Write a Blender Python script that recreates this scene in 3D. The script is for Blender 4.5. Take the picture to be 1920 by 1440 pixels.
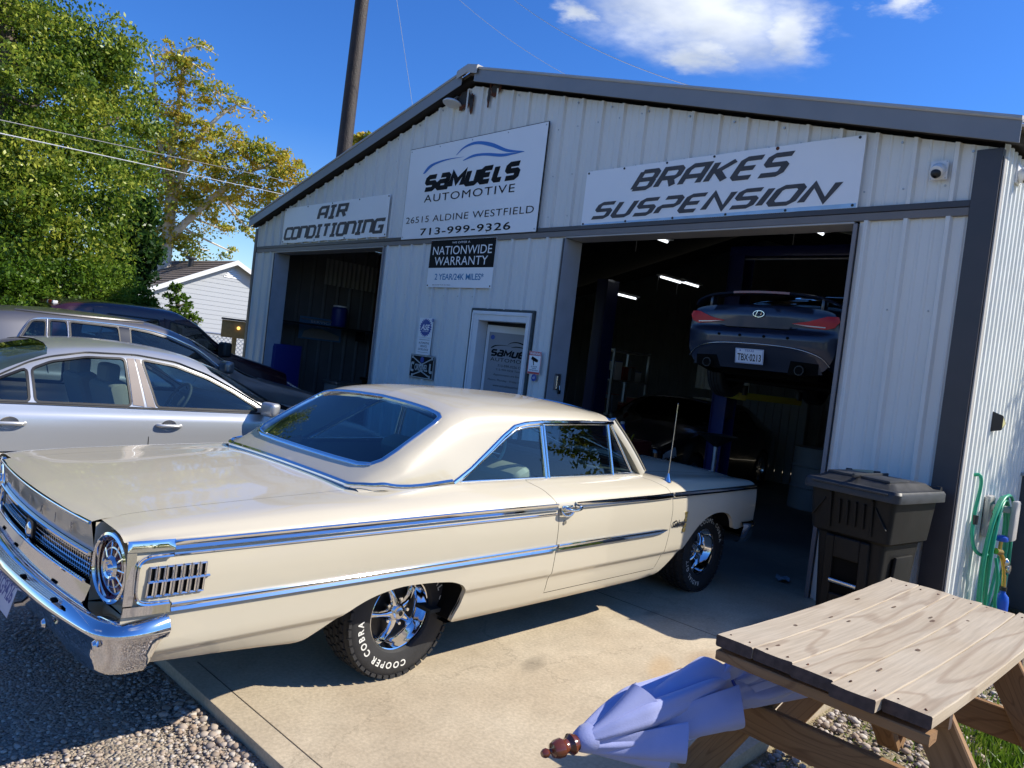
import bpy, bmesh, math, random
import numpy as np
from mathutils import Vector, Matrix
from mathutils.geometry import delaunay_2d_cdt
CLOUDS=[(1.80,1.17,.42,.28,0),(1.98,.98,.24,.14,.3),(1.60,1.44,.10,.08,0),(1.94,.69,.13,.06,0),(2.02,1.30,.18,.12,0)]
random.seed(7); RNG = np.random.default_rng(11)
R = math.radians; PI = math.pi
scene = bpy.context.scene
for o in list(bpy.data.objects): bpy.data.objects.remove(o)
COL = scene.collection

# ------------------------------------------------------------------ camera, sky, sun, exposure
cam_d = bpy.data.cameras.new('camera'); cam = bpy.data.objects.new('camera', cam_d); COL.objects.link(cam)
cam_d.sensor_width = 36.0; cam_d.lens = 1402.0/1920*36; cam_d.clip_start = 0.05; cam_d.clip_end = 2000
cam.matrix_world = Matrix(((0.686186,-0.058383,0.725080,-2.421),(-0.717716,0.107984,0.687912,-3.7175),
                           (0.118459,0.992437,-0.032194,1.6945),(0,0,0,1))) @ Matrix.Identity(4)
m3 = Matrix(((0.686186,-0.058383,-0.725080),(-0.717716,0.107984,-0.687912),(0.118459,0.992437,0.032194)))
cam.matrix_world = Matrix.Translation((-2.421,-3.7175,1.6945)) @ m3.to_4x4()
scene.camera = cam

SUN = Vector((0.90,-0.84,1.0)).normalized()            # direction towards the sun
sun_el = math.asin(SUN.z); sun_az = math.atan2(SUN.x, SUN.y)
world = bpy.data.worlds.new('World'); scene.world = world; world.use_nodes = True
wn = world.node_tree; wn.nodes.clear()
def N(t, ty, **kw):
    n = t.nodes.new(ty)
    for k, v in kw.items():
        if k.startswith('i_'):
            k2 = k[2:].replace('_',' ')
            if k2.isdigit(): n.inputs[int(k2)].default_value = v
            else: n.inputs[k2].default_value = v
        else: setattr(n, k, v)
    return n
def Lk(t, a, b): t.links.new(a, b)
sky = N(wn,'ShaderNodeTexSky'); sky.sky_type = 'NISHITA'; sky.sun_disc = False
sky.sun_elevation = sun_el; sky.sun_rotation = sun_az; sky.air_density = 1.0; sky.dust_density = 0.3; sky.ozone_density = 2.5
hs = N(wn,'ShaderNodeHueSaturation'); hs.inputs['Hue'].default_value = 0.505; hs.inputs['Saturation'].default_value = 1.15; hs.inputs['Value'].default_value = 1.0
skt = N(wn,'ShaderNodeMixRGB'); skt.blend_type = 'MULTIPLY'; skt.inputs[0].default_value = 1.0; 
ty_ = N(wn,'ShaderNodeTexCoord'); sz_ = N(wn,'ShaderNodeSeparateXYZ'); Lk(wn, ty_.outputs['Generated'], sz_.inputs[0])
hzr = N(wn,'ShaderNodeMapRange', i_From_Min=-0.02, i_From_Max=0.26); Lk(wn, sz_.outputs['Z'], hzr.inputs['Value'])
tnt = N(wn,'ShaderNodeMixRGB'); tnt.inputs[1].default_value = (1.0,1.0,1.02,1); tnt.inputs[2].default_value = (.34,.63,1.0,1); Lk(wn, hzr.outputs[0], tnt.inputs[0]); Lk(wn, tnt.outputs[0], skt.inputs[2])
Lk(wn, sky.outputs[0], hs.inputs['Color']); Lk(wn, hs.outputs[0], skt.inputs[1])
tc = N(wn,'ShaderNodeTexCoord')
# clouds: a plane of cloud above the place, seen by direction / height
sx = N(wn,'ShaderNodeSeparateXYZ'); Lk(wn, tc.outputs['Generated'], sx.inputs[0])
zc = N(wn,'ShaderNodeMath', operation='MAXIMUM'); Lk(wn, sx.outputs['Z'], zc.inputs[0]); zc.inputs[1].default_value = 0.05
dx_ = N(wn,'ShaderNodeMath', operation='DIVIDE'); Lk(wn, sx.outputs['X'], dx_.inputs[0]); Lk(wn, zc.outputs[0], dx_.inputs[1])
dy_ = N(wn,'ShaderNodeMath', operation='DIVIDE'); Lk(wn, sx.outputs['Y'], dy_.inputs[0]); Lk(wn, zc.outputs[0], dy_.inputs[1])
cv = N(wn,'ShaderNodeCombineXYZ'); Lk(wn, dx_.outputs[0], cv.inputs[0]); Lk(wn, dy_.outputs[0], cv.inputs[1])
def cloud_blob(cx, cy, rx, ry, rot):
    mp = N(wn,'ShaderNodeMapping'); mp.vector_type = 'TEXTURE'
    mp.inputs['Location'].default_value = (cx,cy,0); mp.inputs['Rotation'].default_value = (0,0,rot); mp.inputs['Scale'].default_value = (rx,ry,1)
    nz = N(wn,'ShaderNodeTexNoise'); nz.inputs['Scale'].default_value = 4.2; nz.inputs['Detail'].default_value = 9; nz.inputs['Roughness'].default_value = 0.6
    Lk(wn, cv.outputs[0], nz.inputs['Vector'])
    sub = N(wn,'ShaderNodeVectorMath', operation='MULTIPLY_ADD'); sub.inputs[1].default_value = (.42,.42,0); Lk(wn, nz.outputs['Color'], sub.inputs[0])
    cc = N(wn,'ShaderNodeVectorMath', operation='SUBTRACT'); Lk(wn, cv.outputs[0], cc.inputs[0]); cc.inputs[1].default_value = (.21,.21,0)
    Lk(wn, cc.outputs[0], sub.inputs[2]); Lk(wn, sub.outputs[0], mp.inputs['Vector'])
    ln = N(wn,'ShaderNodeVectorMath', operation='LENGTH'); Lk(wn, mp.outputs[0], ln.inputs[0])
    mr = N(wn,'ShaderNodeMapRange'); mr.interpolation_type = 'SMOOTHSTEP'
    mr.inputs['From Min'].default_value = 1.25; mr.inputs['From Max'].default_value = 0.12; Lk(wn, ln.outputs['Value'], mr.inputs['Value'])
    return mr.outputs[0]
def wmax(a, b):
    m = N(wn,'ShaderNodeMath', operation='MAXIMUM'); Lk(wn,a,m.inputs[0]); Lk(wn,b,m.inputs[1]); return m.outputs[0]
masks = [cloud_blob(*c) for c in CLOUDS]
mk = masks[0]
for m_ in masks[1:]: mk = wmax(mk, m_)
# scattered cloud elsewhere in the sky, behind the camera
nz2 = N(wn,'ShaderNodeTexNoise'); nz2.inputs['Scale'].default_value = 0.9; nz2.inputs['Detail'].default_value = 8; Lk(wn, cv.outputs[0], nz2.inputs['Vector'])
mr2 = N(wn,'ShaderNodeMapRange'); mr2.interpolation_type = 'SMOOTHSTEP'; mr2.inputs['From Min'].default_value = 0.60; mr2.inputs['From Max'].default_value = 0.72
Lk(wn, nz2.outputs[0], mr2.inputs['Value'])
bk = N(wn,'ShaderNodeVectorMath', operation='DOT_PRODUCT'); bk.inputs[1].default_value = (-.72,-.69,0); Lk(wn, tc.outputs['Generated'], bk.inputs[0])
bm_ = N(wn,'ShaderNodeMapRange'); bm_.inputs['From Min'].default_value = -0.1; bm_.inputs['From Max'].default_value = 0.25; Lk(wn, bk.outputs['Value'], bm_.inputs['Value'])
ml = N(wn,'ShaderNodeMath', operation='MULTIPLY'); Lk(wn, mr2.outputs[0], ml.inputs[0]); Lk(wn, bm_.outputs[0], ml.inputs[1])
mk = wmax(mk, ml.outputs[0])
mul = N(wn,'ShaderNodeMath', operation='MULTIPLY'); Lk(wn, mk, mul.inputs[0]); mul.inputs[1].default_value = 0.93
nzc = N(wn,'ShaderNodeTexNoise'); nzc.inputs['Scale'].default_value = 2.6; nzc.inputs['Detail'].default_value = 4; Lk(wn, cv.outputs[0], nzc.inputs['Vector'])
crc = N(wn,'ShaderNodeValToRGB'); crc.color_ramp.elements[0].color = (3.2,3.6,4.3,1); crc.color_ramp.elements[1].color = (5.6,5.9,6.3,1)
crc.color_ramp.elements[0].position = .35; crc.color_ramp.elements[1].position = .65
Lk(wn, nzc.outputs[0], crc.inputs[0])
mx = N(wn,'ShaderNodeMixRGB'); Lk(wn, mul.outputs[0], mx.inputs[0]); Lk(wn, skt.outputs[0], mx.inputs[1]); Lk(wn, crc.outputs[0], mx.inputs[2])
bg = N(wn,'ShaderNodeBackground'); bg.inputs['Strength'].default_value = 0.125; Lk(wn, mx.outputs[0], bg.inputs['Color'])
wo = N(wn,'ShaderNodeOutputWorld'); Lk(wn, bg.outputs[0], wo.inputs['Surface'])
sl = bpy.data.lights.new('sun','SUN'); sl.energy = 4.6; sl.angle = R(0.53); sl.color = (1.0,0.93,0.80)
so = bpy.data.objects.new('sun', sl); COL.objects.link(so); so.rotation_euler = SUN.to_track_quat('Z','Y').to_euler(); so.location = SUN*60
scene.view_settings.view_transform = 'Standard'; scene.view_settings.look = 'None'
scene.view_settings.exposure = 0.6; scene.view_settings.gamma = 1.0; scene.view_settings.use_curve_mapping = False
scene.cycles.max_bounces = 8; scene.cycles.transparent_max_bounces = 24; scene.cycles.glossy_bounces = 5
scene.cycles.transmission_bounces = 6; scene.cycles.caustics_reflective = False; scene.cycles.caustics_refractive = False
scene.cycles.use_denoising = True

# ------------------------------------------------------------------ materials
MATS = {}
def mat(name, col=(.5,.5,.5), rough=.5, metal=0.0, spec=.5, coat=0.0, coat_r=.05, noise=None, bump=None, emit=None, emit_s=1.0, aniso=None, sheen=0):
    """noise=(scale, amount, detail)  bump=(scale, strength, distance)"""
    m = bpy.data.materials.new(name); m.use_nodes = True; t = m.node_tree; b = t.nodes['Principled BSDF']
    b.inputs['Base Color'].default_value = (*col,1); b.inputs['Roughness'].default_value = rough; b.inputs['Metallic'].default_value = metal
    b.inputs['Specular IOR Level'].default_value = spec
    b.inputs['Coat Weight'].default_value = coat; b.inputs['Coat Roughness'].default_value = coat_r
    if sheen: b.inputs['Sheen Weight'].default_value = sheen
    tcn = N(t,'ShaderNodeTexCoord')
    if noise:
        nz = N(t,'ShaderNodeTexNoise'); nz.inputs['Scale'].default_value = noise[0]; nz.inputs['Detail'].default_value = noise[2] if len(noise)>2 else 5
        Lk(t, tcn.outputs['Object'], nz.inputs['Vector'])
        mr = N(t,'ShaderNodeMapRange'); mr.inputs['To Min'].default_value = 1-noise[1]; mr.inputs['To Max'].default_value = 1+noise[1]
        mr.inputs['From Min'].default_value = .25; mr.inputs['From Max'].default_value = .75
        Lk(t, nz.outputs[0], mr.inputs['Value'])
        vm = N(t,'ShaderNodeVectorMath', operation='SCALE'); vm.inputs[0].default_value = col; Lk(t, mr.outputs[0], vm.inputs['Scale'])
        Lk(t, vm.outputs[0], b.inputs['Base Color'])
        m2 = N(t,'ShaderNodeMapRange'); m2.inputs['To Min'].default_value = max(0,rough-.1); m2.inputs['To Max'].default_value = min(1,rough+.12)
        Lk(t, nz.outputs[0], m2.inputs['Value']); Lk(t, m2.outputs[0], b.inputs['Roughness'])
    if bump:
        nb = N(t,'ShaderNodeTexNoise'); nb.inputs['Scale'].default_value = bump[0]; nb.inputs['Detail'].default_value = 6
        Lk(t, tcn.outputs['Object'], nb.inputs['Vector'])
        bp = N(t,'ShaderNodeBump'); bp.inputs['Strength'].default_value = bump[1]; bp.inputs['Distance'].default_value = bump[2]
        Lk(t, nb.outputs[0], bp.inputs['Height']); Lk(t, bp.outputs[0], b.inputs['Normal'])
    if emit:
        b.inputs['Emission Color'].default_value = (*emit,1); b.inputs['Emission Strength'].default_value = emit_s
    MATS[name] = m; return m
def glass(name, tint=(.5,.6,.62), refl=1.45, rough=.0, weight=1.0):
    m = bpy.data.materials.new(name); m.use_nodes = True; t = m.node_tree; t.nodes.clear()
    tr = N(t,'ShaderNodeBsdfTransparent'); tr.inputs[0].default_value = (*tint,1)
    gl = N(t,'ShaderNodeBsdfGlossy'); gl.inputs['Roughness'].default_value = rough
    ge = N(t,'ShaderNodeNewGeometry'); dt = N(t,'ShaderNodeVectorMath', operation='DOT_PRODUCT'); Lk(t, ge.outputs['Normal'], dt.inputs[0]); Lk(t, ge.outputs['Incoming'], dt.inputs[1])
    ab = N(t,'ShaderNodeMath', operation='ABSOLUTE'); Lk(t, dt.outputs['Value'], ab.inputs[0]); om = N(t,'ShaderNodeMath', operation='SUBTRACT'); om.inputs[0].default_value = 1; Lk(t, ab.outputs[0], om.inputs[1])
    pw = N(t,'ShaderNodeMath', operation='POWER'); Lk(t, om.outputs[0], pw.inputs[0]); pw.inputs[1].default_value = 4.2; f0 = 2*((refl-1)/(refl+1))**2
    fr = N(t,'ShaderNodeMath', operation='MULTIPLY_ADD'); Lk(t, pw.outputs[0], fr.inputs[0]); fr.inputs[1].default_value = 1-f0; fr.inputs[2].default_value = f0
    mxs = N(t,'ShaderNodeMixShader'); Lk(t, fr.outputs[0], mxs.inputs[0]); Lk(t, tr.outputs[0], mxs.inputs[1]); Lk(t, gl.outputs[0], mxs.inputs[2])
    o = N(t,'ShaderNodeOutputMaterial'); Lk(t, mxs.outputs[0], o.inputs[0]); MATS[name] = m; return m

CREAM = mat('cream paint', (.55,.495,.38), .36, coat=.9, coat_r=.03, spec=.4, noise=(1.3,.02))
CHROME = mat('chrome', (.80,.81,.83), .045, metal=1.0)
CHROME_S = mat('satin chrome', (.62,.62,.63), .22, metal=1.0)
STEEL = mat('galvanised steel', (.45,.46,.47), .42, metal=.9, noise=(14,.15))
BLACK = mat('black plastic', (.012,.012,.013), .45)
DARK = mat('dark underside', (.006,.006,.006), .9, spec=.1)
RUBBER = mat('tyre rubber', (.022,.022,.024), .72, noise=(30,.25), bump=(90,.25,.003))
LETTER_W = mat('raised white letter', (.72,.72,.68), .6)
GLASS_T = glass('teal tinted glass', (.42,.62,.62), 1.55)
GLASS_C = glass('window glass', (.70,.86,.84), 1.5)
GLASS_D = glass('privacy glass', (.10,.13,.14), 1.55)
REDD = mat('deep red lamp lens', (.20,.006,.010), .15, coat=.4)
REDL = mat('red lens', (.60,.008,.014), .42)
WHITEL = mat('clear lens', (.75,.75,.75), .1, coat=.5)
SILVER = mat('silver paint', (.53,.54,.55), .30, metal=.55, coat=.7)
GREYP = mat('warm grey paint', (.215,.205,.20), .34, metal=.75, coat=.7)
MAROON = mat('maroon paint', (.035,.010,.016), .25, coat=.8)
BLACKP = mat('black paint', (.012,.012,.016), .22, coat=.8)
BLUEP = mat('dark blue paint', (.020,.030,.062), .36, metal=.3, coat=.5)
TAUPE = mat('taupe pillar film', (.23,.19,.175), .5)
SEAT = mat('grey tan upholstery', (.20,.18,.15), .8, bump=(60,.3,.004))
KHAKI = mat('khaki vinyl seat', (.34,.31,.23), .55)
SEATD = mat('dark upholstery', (.03,.035,.035), .8)
TEALV = mat('turquoise vinyl', (.05,.22,.25), .5)
WALLM = mat('white corrugated metal', (.71,.715,.69), .5, spec=.3, noise=(1.2,.035))
WALLS = mat('galvanised side wall', (.78,.80,.77), .38, metal=.0, noise=(3,.07))
TRIM = mat('grey brown trim', (.052,.048,.053), .45, noise=(4,.15))
FASC = mat('grey roof trim', (.22,.225,.235), .42, noise=(2,.10))
FASCL = mat('weathered roof edge', (.42,.40,.375), .5, noise=(3,.12))
JAMB = mat('grey blue jamb', (.42,.45,.50), .5, noise=(5,.10))
SOFF = mat('dark soffit', (.035,.03,.028), .8)
RUST = mat('rust', (.10,.028,.010), .9, noise=(25,.5), bump=(60,.6,.01))
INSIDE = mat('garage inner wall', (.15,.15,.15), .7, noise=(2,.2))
SIGNW = mat('white sign board', (.84,.85,.87), .35, noise=(1.5,.03))
SIGNK = mat('black sign print', (.008,.008,.009), .65, spec=.15)
SIGNG = mat('faded charcoal print', (.060,.057,.060), .6, noise=(9,.35))
SIGNB = mat('blue sign print', (.022,.16,.52), .4)
SIGNB2 = mat('teal blue print', (.02,.20,.42), .4)
DKBLUE = mat('deep blue print', (.01,.06,.32), .4)
SIGNR = mat('red sign print', (.55,.06,.06), .5)
WHITEP = mat('white gloss paint', (.72,.73,.74), .45, noise=(6,.05))
BINM = mat('black bin plastic', (.009,.0085,.008), .60, spec=.28, noise=(5,.35), bump=(40,.15,.004))
BINL = mat('worn bin lid', (.020,.022,.027), .5, noise=(12,.4))
LIFTB = mat('blue lift paint', (.006,.016,.13), .4, coat=.3)
YELLOW = mat('yellow steel', (.40,.30,.02), .5)
REDP = mat('red cabinet paint', (.16,.012,.012), .4)
BLUECAB = mat('blue cabinet paint', (.015,.03,.20), .4)
HOSEG = mat('green garden hose', (.012,.30,.17), .38)
BRASS = mat('brass', (.55,.36,.10), .3, metal=1)
BLUEB = mat('blue nozzle plastic', (.012,.10,.55), .35)
GREYPL = mat('grey plastic', (.42,.41,.40), .5)
UMB = mat('lavender blue canvas', (.33,.365,.62), .9, noise=(7,.07), bump=(160,.25,.003), sheen=.3)
UMBD = mat('deep blue canvas', (.045,.075,.42), .85, noise=(7,.08), bump=(160,.25,.003), sheen=.2)
WOODK = mat('turned wood finial', (.13,.03,.012), .22, coat=.7)
BARK_P = mat('creosoted pole', (.020,.011,.009), .6, noise=(6,.8), bump=(30,.8,.03))
BARK = mat('oak bark', (.10,.08,.06), .9, noise=(8,.4), bump=(20,.8,.03))
BARKW = mat('pale sycamore bark', (.52,.47,.40), .75, noise=(4,.35))
SHINGLE = mat('brown shingles', (.16,.125,.10), .9, noise=(5,.25), bump=(50,.5,.01))
SIDING = mat('white siding', (.40,.42,.45), .6)
WIRE = mat('wire', (.30,.30,.31), .5, metal=.3)
WIREL = mat('pale wire', (.6,.62,.66), .4, metal=.2)
LAMPG = mat('amber lamp', (.8,.5,.1), .4, emit=(1,.6,.15), emit_s=1.3)
TUBE = mat('lit fluorescent tube', (1,1,1), .4, emit=(.9,.95,1), emit_s=1.3)
BRICKY = mat('ochre board', (.28,.19,.07), .8, noise=(10,.2))

def leaf_mat(name, c1, c2, c3, scale=.6):
    m = bpy.data.materials.new(name); m.use_nodes = True; t = m.node_tree; t.nodes.clear()
    geo = N(t,'ShaderNodeNewGeometry'); tcn = N(t,'ShaderNodeTexCoord')
    nz = N(t,'ShaderNodeTexNoise'); nz.inputs['Scale'].default_value = scale; nz.inputs['Detail'].default_value = 3; Lk(t, tcn.outputs['Object'], nz.inputs['Vector'])
    ad = N(t,'ShaderNodeMath', operation='MULTIPLY_ADD'); ad.inputs[1].default_value = .5; Lk(t, geo.outputs['Random Per Island'], ad.inputs[0])
    m2 = N(t,'ShaderNodeMath', operation='MULTIPLY_ADD'); m2.inputs[1].default_value = 1.7; m2.inputs[2].default_value = -.62; Lk(t, nz.outputs[0], m2.inputs[0]); Lk(t, m2.outputs[0], ad.inputs[2])
    cr = N(t,'ShaderNodeValToRGB'); e = cr.color_ramp.elements; e[0].color = (*c1,1); e[0].position = .15; e[1].color = (*c3,1); e[1].position = .85
    x = cr.color_ramp.elements.new(.5); x.color = (*c2,1); Lk(t, ad.outputs[0], cr.inputs[0])
    d = N(t,'ShaderNodeBsdfDiffuse'); tl = N(t,'ShaderNodeBsdfTranslucent'); g = N(t,'ShaderNodeBsdfGlossy'); g.inputs['Roughness'].default_value = .35
    Lk(t, cr.outputs[0], d.inputs[0]); Lk(t, cr.outputs[0], tl.inputs[0]); g.inputs[0].default_value = (.8,.85,.8,1)
    a = N(t,'ShaderNodeMixShader'); a.inputs[0].default_value = .40; Lk(t, d.outputs[0], a.inputs[1]); Lk(t, tl.outputs[0], a.inputs[2])
    b = N(t,'ShaderNodeMixShader'); b.inputs[0].default_value = .018; Lk(t, a.outputs[0], b.inputs[1]); Lk(t, g.outputs[0], b.inputs[2])
    o = N(t,'ShaderNodeOutputMaterial'); Lk(t, b.outputs[0], o.inputs[0]); return m
LEAF_OAK = leaf_mat('willow oak leaf', (.030,.075,.012), (.15,.23,.022), (.42,.44,.06), 1.1)
LEAF_SYC = leaf_mat('autumn sycamore leaf', (.16,.24,.03), (.45,.42,.05), (.62,.40,.06), .8)
LEAF_MAG = leaf_mat('dark evergreen leaf', (.012,.04,.012), (.03,.075,.016), (.07,.13,.02))
LEAF_SHR = leaf_mat('bright shrub leaf', (.06,.13,.012), (.13,.22,.02), (.22,.30,.04))
GRASSM = leaf_mat('grass blade', (.07,.14,.015), (.14,.24,.02), (.26,.30,.06), 3)

# concrete
def concrete():
    m = bpy.data.materials.new('tan concrete'); m.use_nodes = True; t = m.node_tree; b = t.nodes['Principled BSDF']
    tcn = N(t,'ShaderNodeTexCoord'); P = tcn.outputs['Object']
    n1 = N(t,'ShaderNodeTexNoise', i_Scale=1.3, i_Detail=6.0); Lk(t,P,n1.inputs['Vector'])
    n2 = N(t,'ShaderNodeTexNoise', i_Scale=55.0, i_Detail=4.0); Lk(t,P,n2.inputs['Vector'])
    n4 = N(t,'ShaderNodeTexNoise', i_Scale=6.0, i_Detail=8.0, i_Roughness=.7); Lk(t,P,n4.inputs['Vector'])
    cr = N(t,'ShaderNodeValToRGB'); e = cr.color_ramp.elements; e[0].color=(.44,.355,.245,1); e[0].position=.3; e[1].color=(.56,.475,.345,1); e[1].position=.7; Lk(t,n1.outputs[0],cr.inputs[0])
    sp = N(t,'ShaderNodeMapRange', i_From_Min=.3, i_From_Max=.7, i_To_Min=.86, i_To_Max=1.1); Lk(t,n2.outputs[0],sp.inputs['Value'])
    sp4 = N(t,'ShaderNodeMapRange', i_From_Min=.3, i_From_Max=.7, i_To_Min=.88, i_To_Max=1.08); Lk(t,n4.outputs[0],sp4.inputs['Value'])
    mm = N(t,'ShaderNodeMath', operation='MULTIPLY'); Lk(t,sp.outputs[0],mm.inputs[0]); Lk(t,sp4.outputs[0],mm.inputs[1])
    v = N(t,'ShaderNodeVectorMath', operation='SCALE'); Lk(t,cr.outputs[0],v.inputs[0]); Lk(t,mm.outputs[0],v.inputs['Scale'])
    last = v.outputs[0]
    def stain(x, y, rx, ry, col, amt, rz=0):
        nonlocal last
        mp = N(t,'ShaderNodeMapping'); mp.vector_type='TEXTURE'; mp.inputs['Location'].default_value=(x,y,0); mp.inputs['Scale'].default_value=(rx,ry,1); mp.inputs['Rotation'].default_value=(0,0,rz)
        wv = N(t,'ShaderNodeVectorMath', operation='MULTIPLY_ADD'); wv.inputs[1].default_value=(.35*rx,.35*ry,0); Lk(t,n4.outputs['Color'],wv.inputs[0]); Lk(t,P,wv.inputs[2])
        Lk(t,wv.outputs[0],mp.inputs['Vector'])
        ss = N(t,'ShaderNodeSeparateXYZ'); Lk(t,mp.outputs[0],ss.inputs[0]); cz = N(t,'ShaderNodeCombineXYZ'); Lk(t,ss.outputs[0],cz.inputs[0]); Lk(t,ss.outputs[1],cz.inputs[1])
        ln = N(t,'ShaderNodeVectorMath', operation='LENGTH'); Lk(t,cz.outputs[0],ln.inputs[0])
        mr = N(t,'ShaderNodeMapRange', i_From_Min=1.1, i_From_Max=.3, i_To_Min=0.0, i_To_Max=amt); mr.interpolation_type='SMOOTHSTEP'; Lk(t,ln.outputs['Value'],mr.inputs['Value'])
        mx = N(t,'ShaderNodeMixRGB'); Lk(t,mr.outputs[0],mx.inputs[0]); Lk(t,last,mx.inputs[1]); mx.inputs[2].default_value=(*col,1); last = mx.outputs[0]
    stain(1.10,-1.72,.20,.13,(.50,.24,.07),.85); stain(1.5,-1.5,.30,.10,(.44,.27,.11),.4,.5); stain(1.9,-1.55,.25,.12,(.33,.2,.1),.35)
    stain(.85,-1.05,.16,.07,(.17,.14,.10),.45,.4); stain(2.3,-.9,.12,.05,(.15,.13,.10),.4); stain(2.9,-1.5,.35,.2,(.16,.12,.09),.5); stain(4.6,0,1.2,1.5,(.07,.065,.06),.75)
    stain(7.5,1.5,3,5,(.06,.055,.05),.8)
    # hairline cracks
    vo = N(t,'ShaderNodeTexVoronoi', i_Scale=.55); vo.feature='DISTANCE_TO_EDGE'
    wq = N(t,'ShaderNodeVectorMath', operation='MULTIPLY_ADD'); wq.inputs[1].default_value=(.5,.5,0); Lk(t,n4.outputs['Color'],wq.inputs[0]); Lk(t,P,wq.inputs[2]); Lk(t,wq.outputs[0],vo.inputs['Vector'])
    ck = N(t,'ShaderNodeMapRange', i_From_Min=.0, i_From_Max=.0045, i_To_Min=.75, i_To_Max=1.0); Lk(t,vo.outputs['Distance'],ck.inputs['Value'])
    v2 = N(t,'ShaderNodeVectorMath', operation='SCALE'); Lk(t,last,v2.inputs[0]); Lk(t,ck.outputs[0],v2.inputs['Scale'])
    Lk(t,v2.outputs[0],b.inputs['Base Color']); b.inputs['Roughness'].default_value=.85; b.inputs['Specular IOR Level'].default_value=.25
    bp = N(t,'ShaderNodeBump', i_Strength=.35, i_Distance=.004); Lk(t,n2.outputs[0],bp.inputs['Height']); Lk(t,bp.outputs[0],b.inputs['Normal'])
    return m
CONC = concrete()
def rocky(name, cols, scale, bump_d):
    m = bpy.data.materials.new(name); m.use_nodes=True; t=m.node_tree; b=t.nodes['Principled BSDF']; tcn=N(t,'ShaderNodeTexCoord')
    vo=N(t,'ShaderNodeTexVoronoi', i_Scale=scale); Lk(t,tcn.outputs['Object'],vo.inputs['Vector'])
    sx_=N(t,'ShaderNodeSeparateXYZ'); Lk(t,vo.outputs['Color'],sx_.inputs[0])
    cr=N(t,'ShaderNodeValToRGB'); e=cr.color_ramp.elements; e[0].color=(*cols[0],1); e[1].color=(*cols[-1],1)
    for i,c in enumerate(cols[1:-1]): k=cr.color_ramp.elements.new((i+1)/(len(cols)-1)); k.color=(*c,1)
    Lk(t,sx_.outputs[0],cr.inputs[0]); Lk(t,cr.outputs[0],b.inputs['Base Color']); b.inputs['Roughness'].default_value=.9
    bp=N(t,'ShaderNodeBump', i_Strength=1.0, i_Distance=bump_d); bp.invert=True; Lk(t,vo.outputs['Distance'],bp.inputs['Height']); Lk(t,bp.outputs[0],b.inputs['Normal'])
    return m
GRAVEL = rocky('crushed shell gravel', [(.16,.13,.10),(.33,.27,.21),(.42,.36,.28),(.24,.20,.16)], 75, .012)
DIRT = rocky('sandy soil', [(.20,.15,.09),(.28,.23,.14),(.16,.15,.07),(.33,.28,.19)], 60, .008)
def island_mat(name, cols):
    m = bpy.data.materials.new(name); m.use_nodes=True; t=m.node_tree; b=t.nodes['Principled BSDF']; geo=N(t,'ShaderNodeNewGeometry')
    cr=N(t,'ShaderNodeValToRGB'); cr.color_ramp.interpolation='CONSTANT'; e=cr.color_ramp.elements; e[0].color=(*cols[0],1); e[1].color=(*cols[-1],1); e[1].position=(len(cols)-1)/len(cols)
    for i,c in enumerate(cols[1:-1]): k=cr.color_ramp.elements.new((i+1)/len(cols)); k.color=(*c,1)
    Lk(t,geo.outputs['Random Per Island'],cr.inputs[0]); Lk(t,cr.outputs[0],b.inputs['Base Color']); b.inputs['Roughness'].default_value=.85
    return m
PEBBLE = island_mat('pebbles', [(.36,.29,.23),(.42,.35,.29),(.28,.22,.17),(.50,.45,.39),(.36,.27,.20),(.24,.20,.18),(.40,.33,.27),(.46,.41,.36)])
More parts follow.
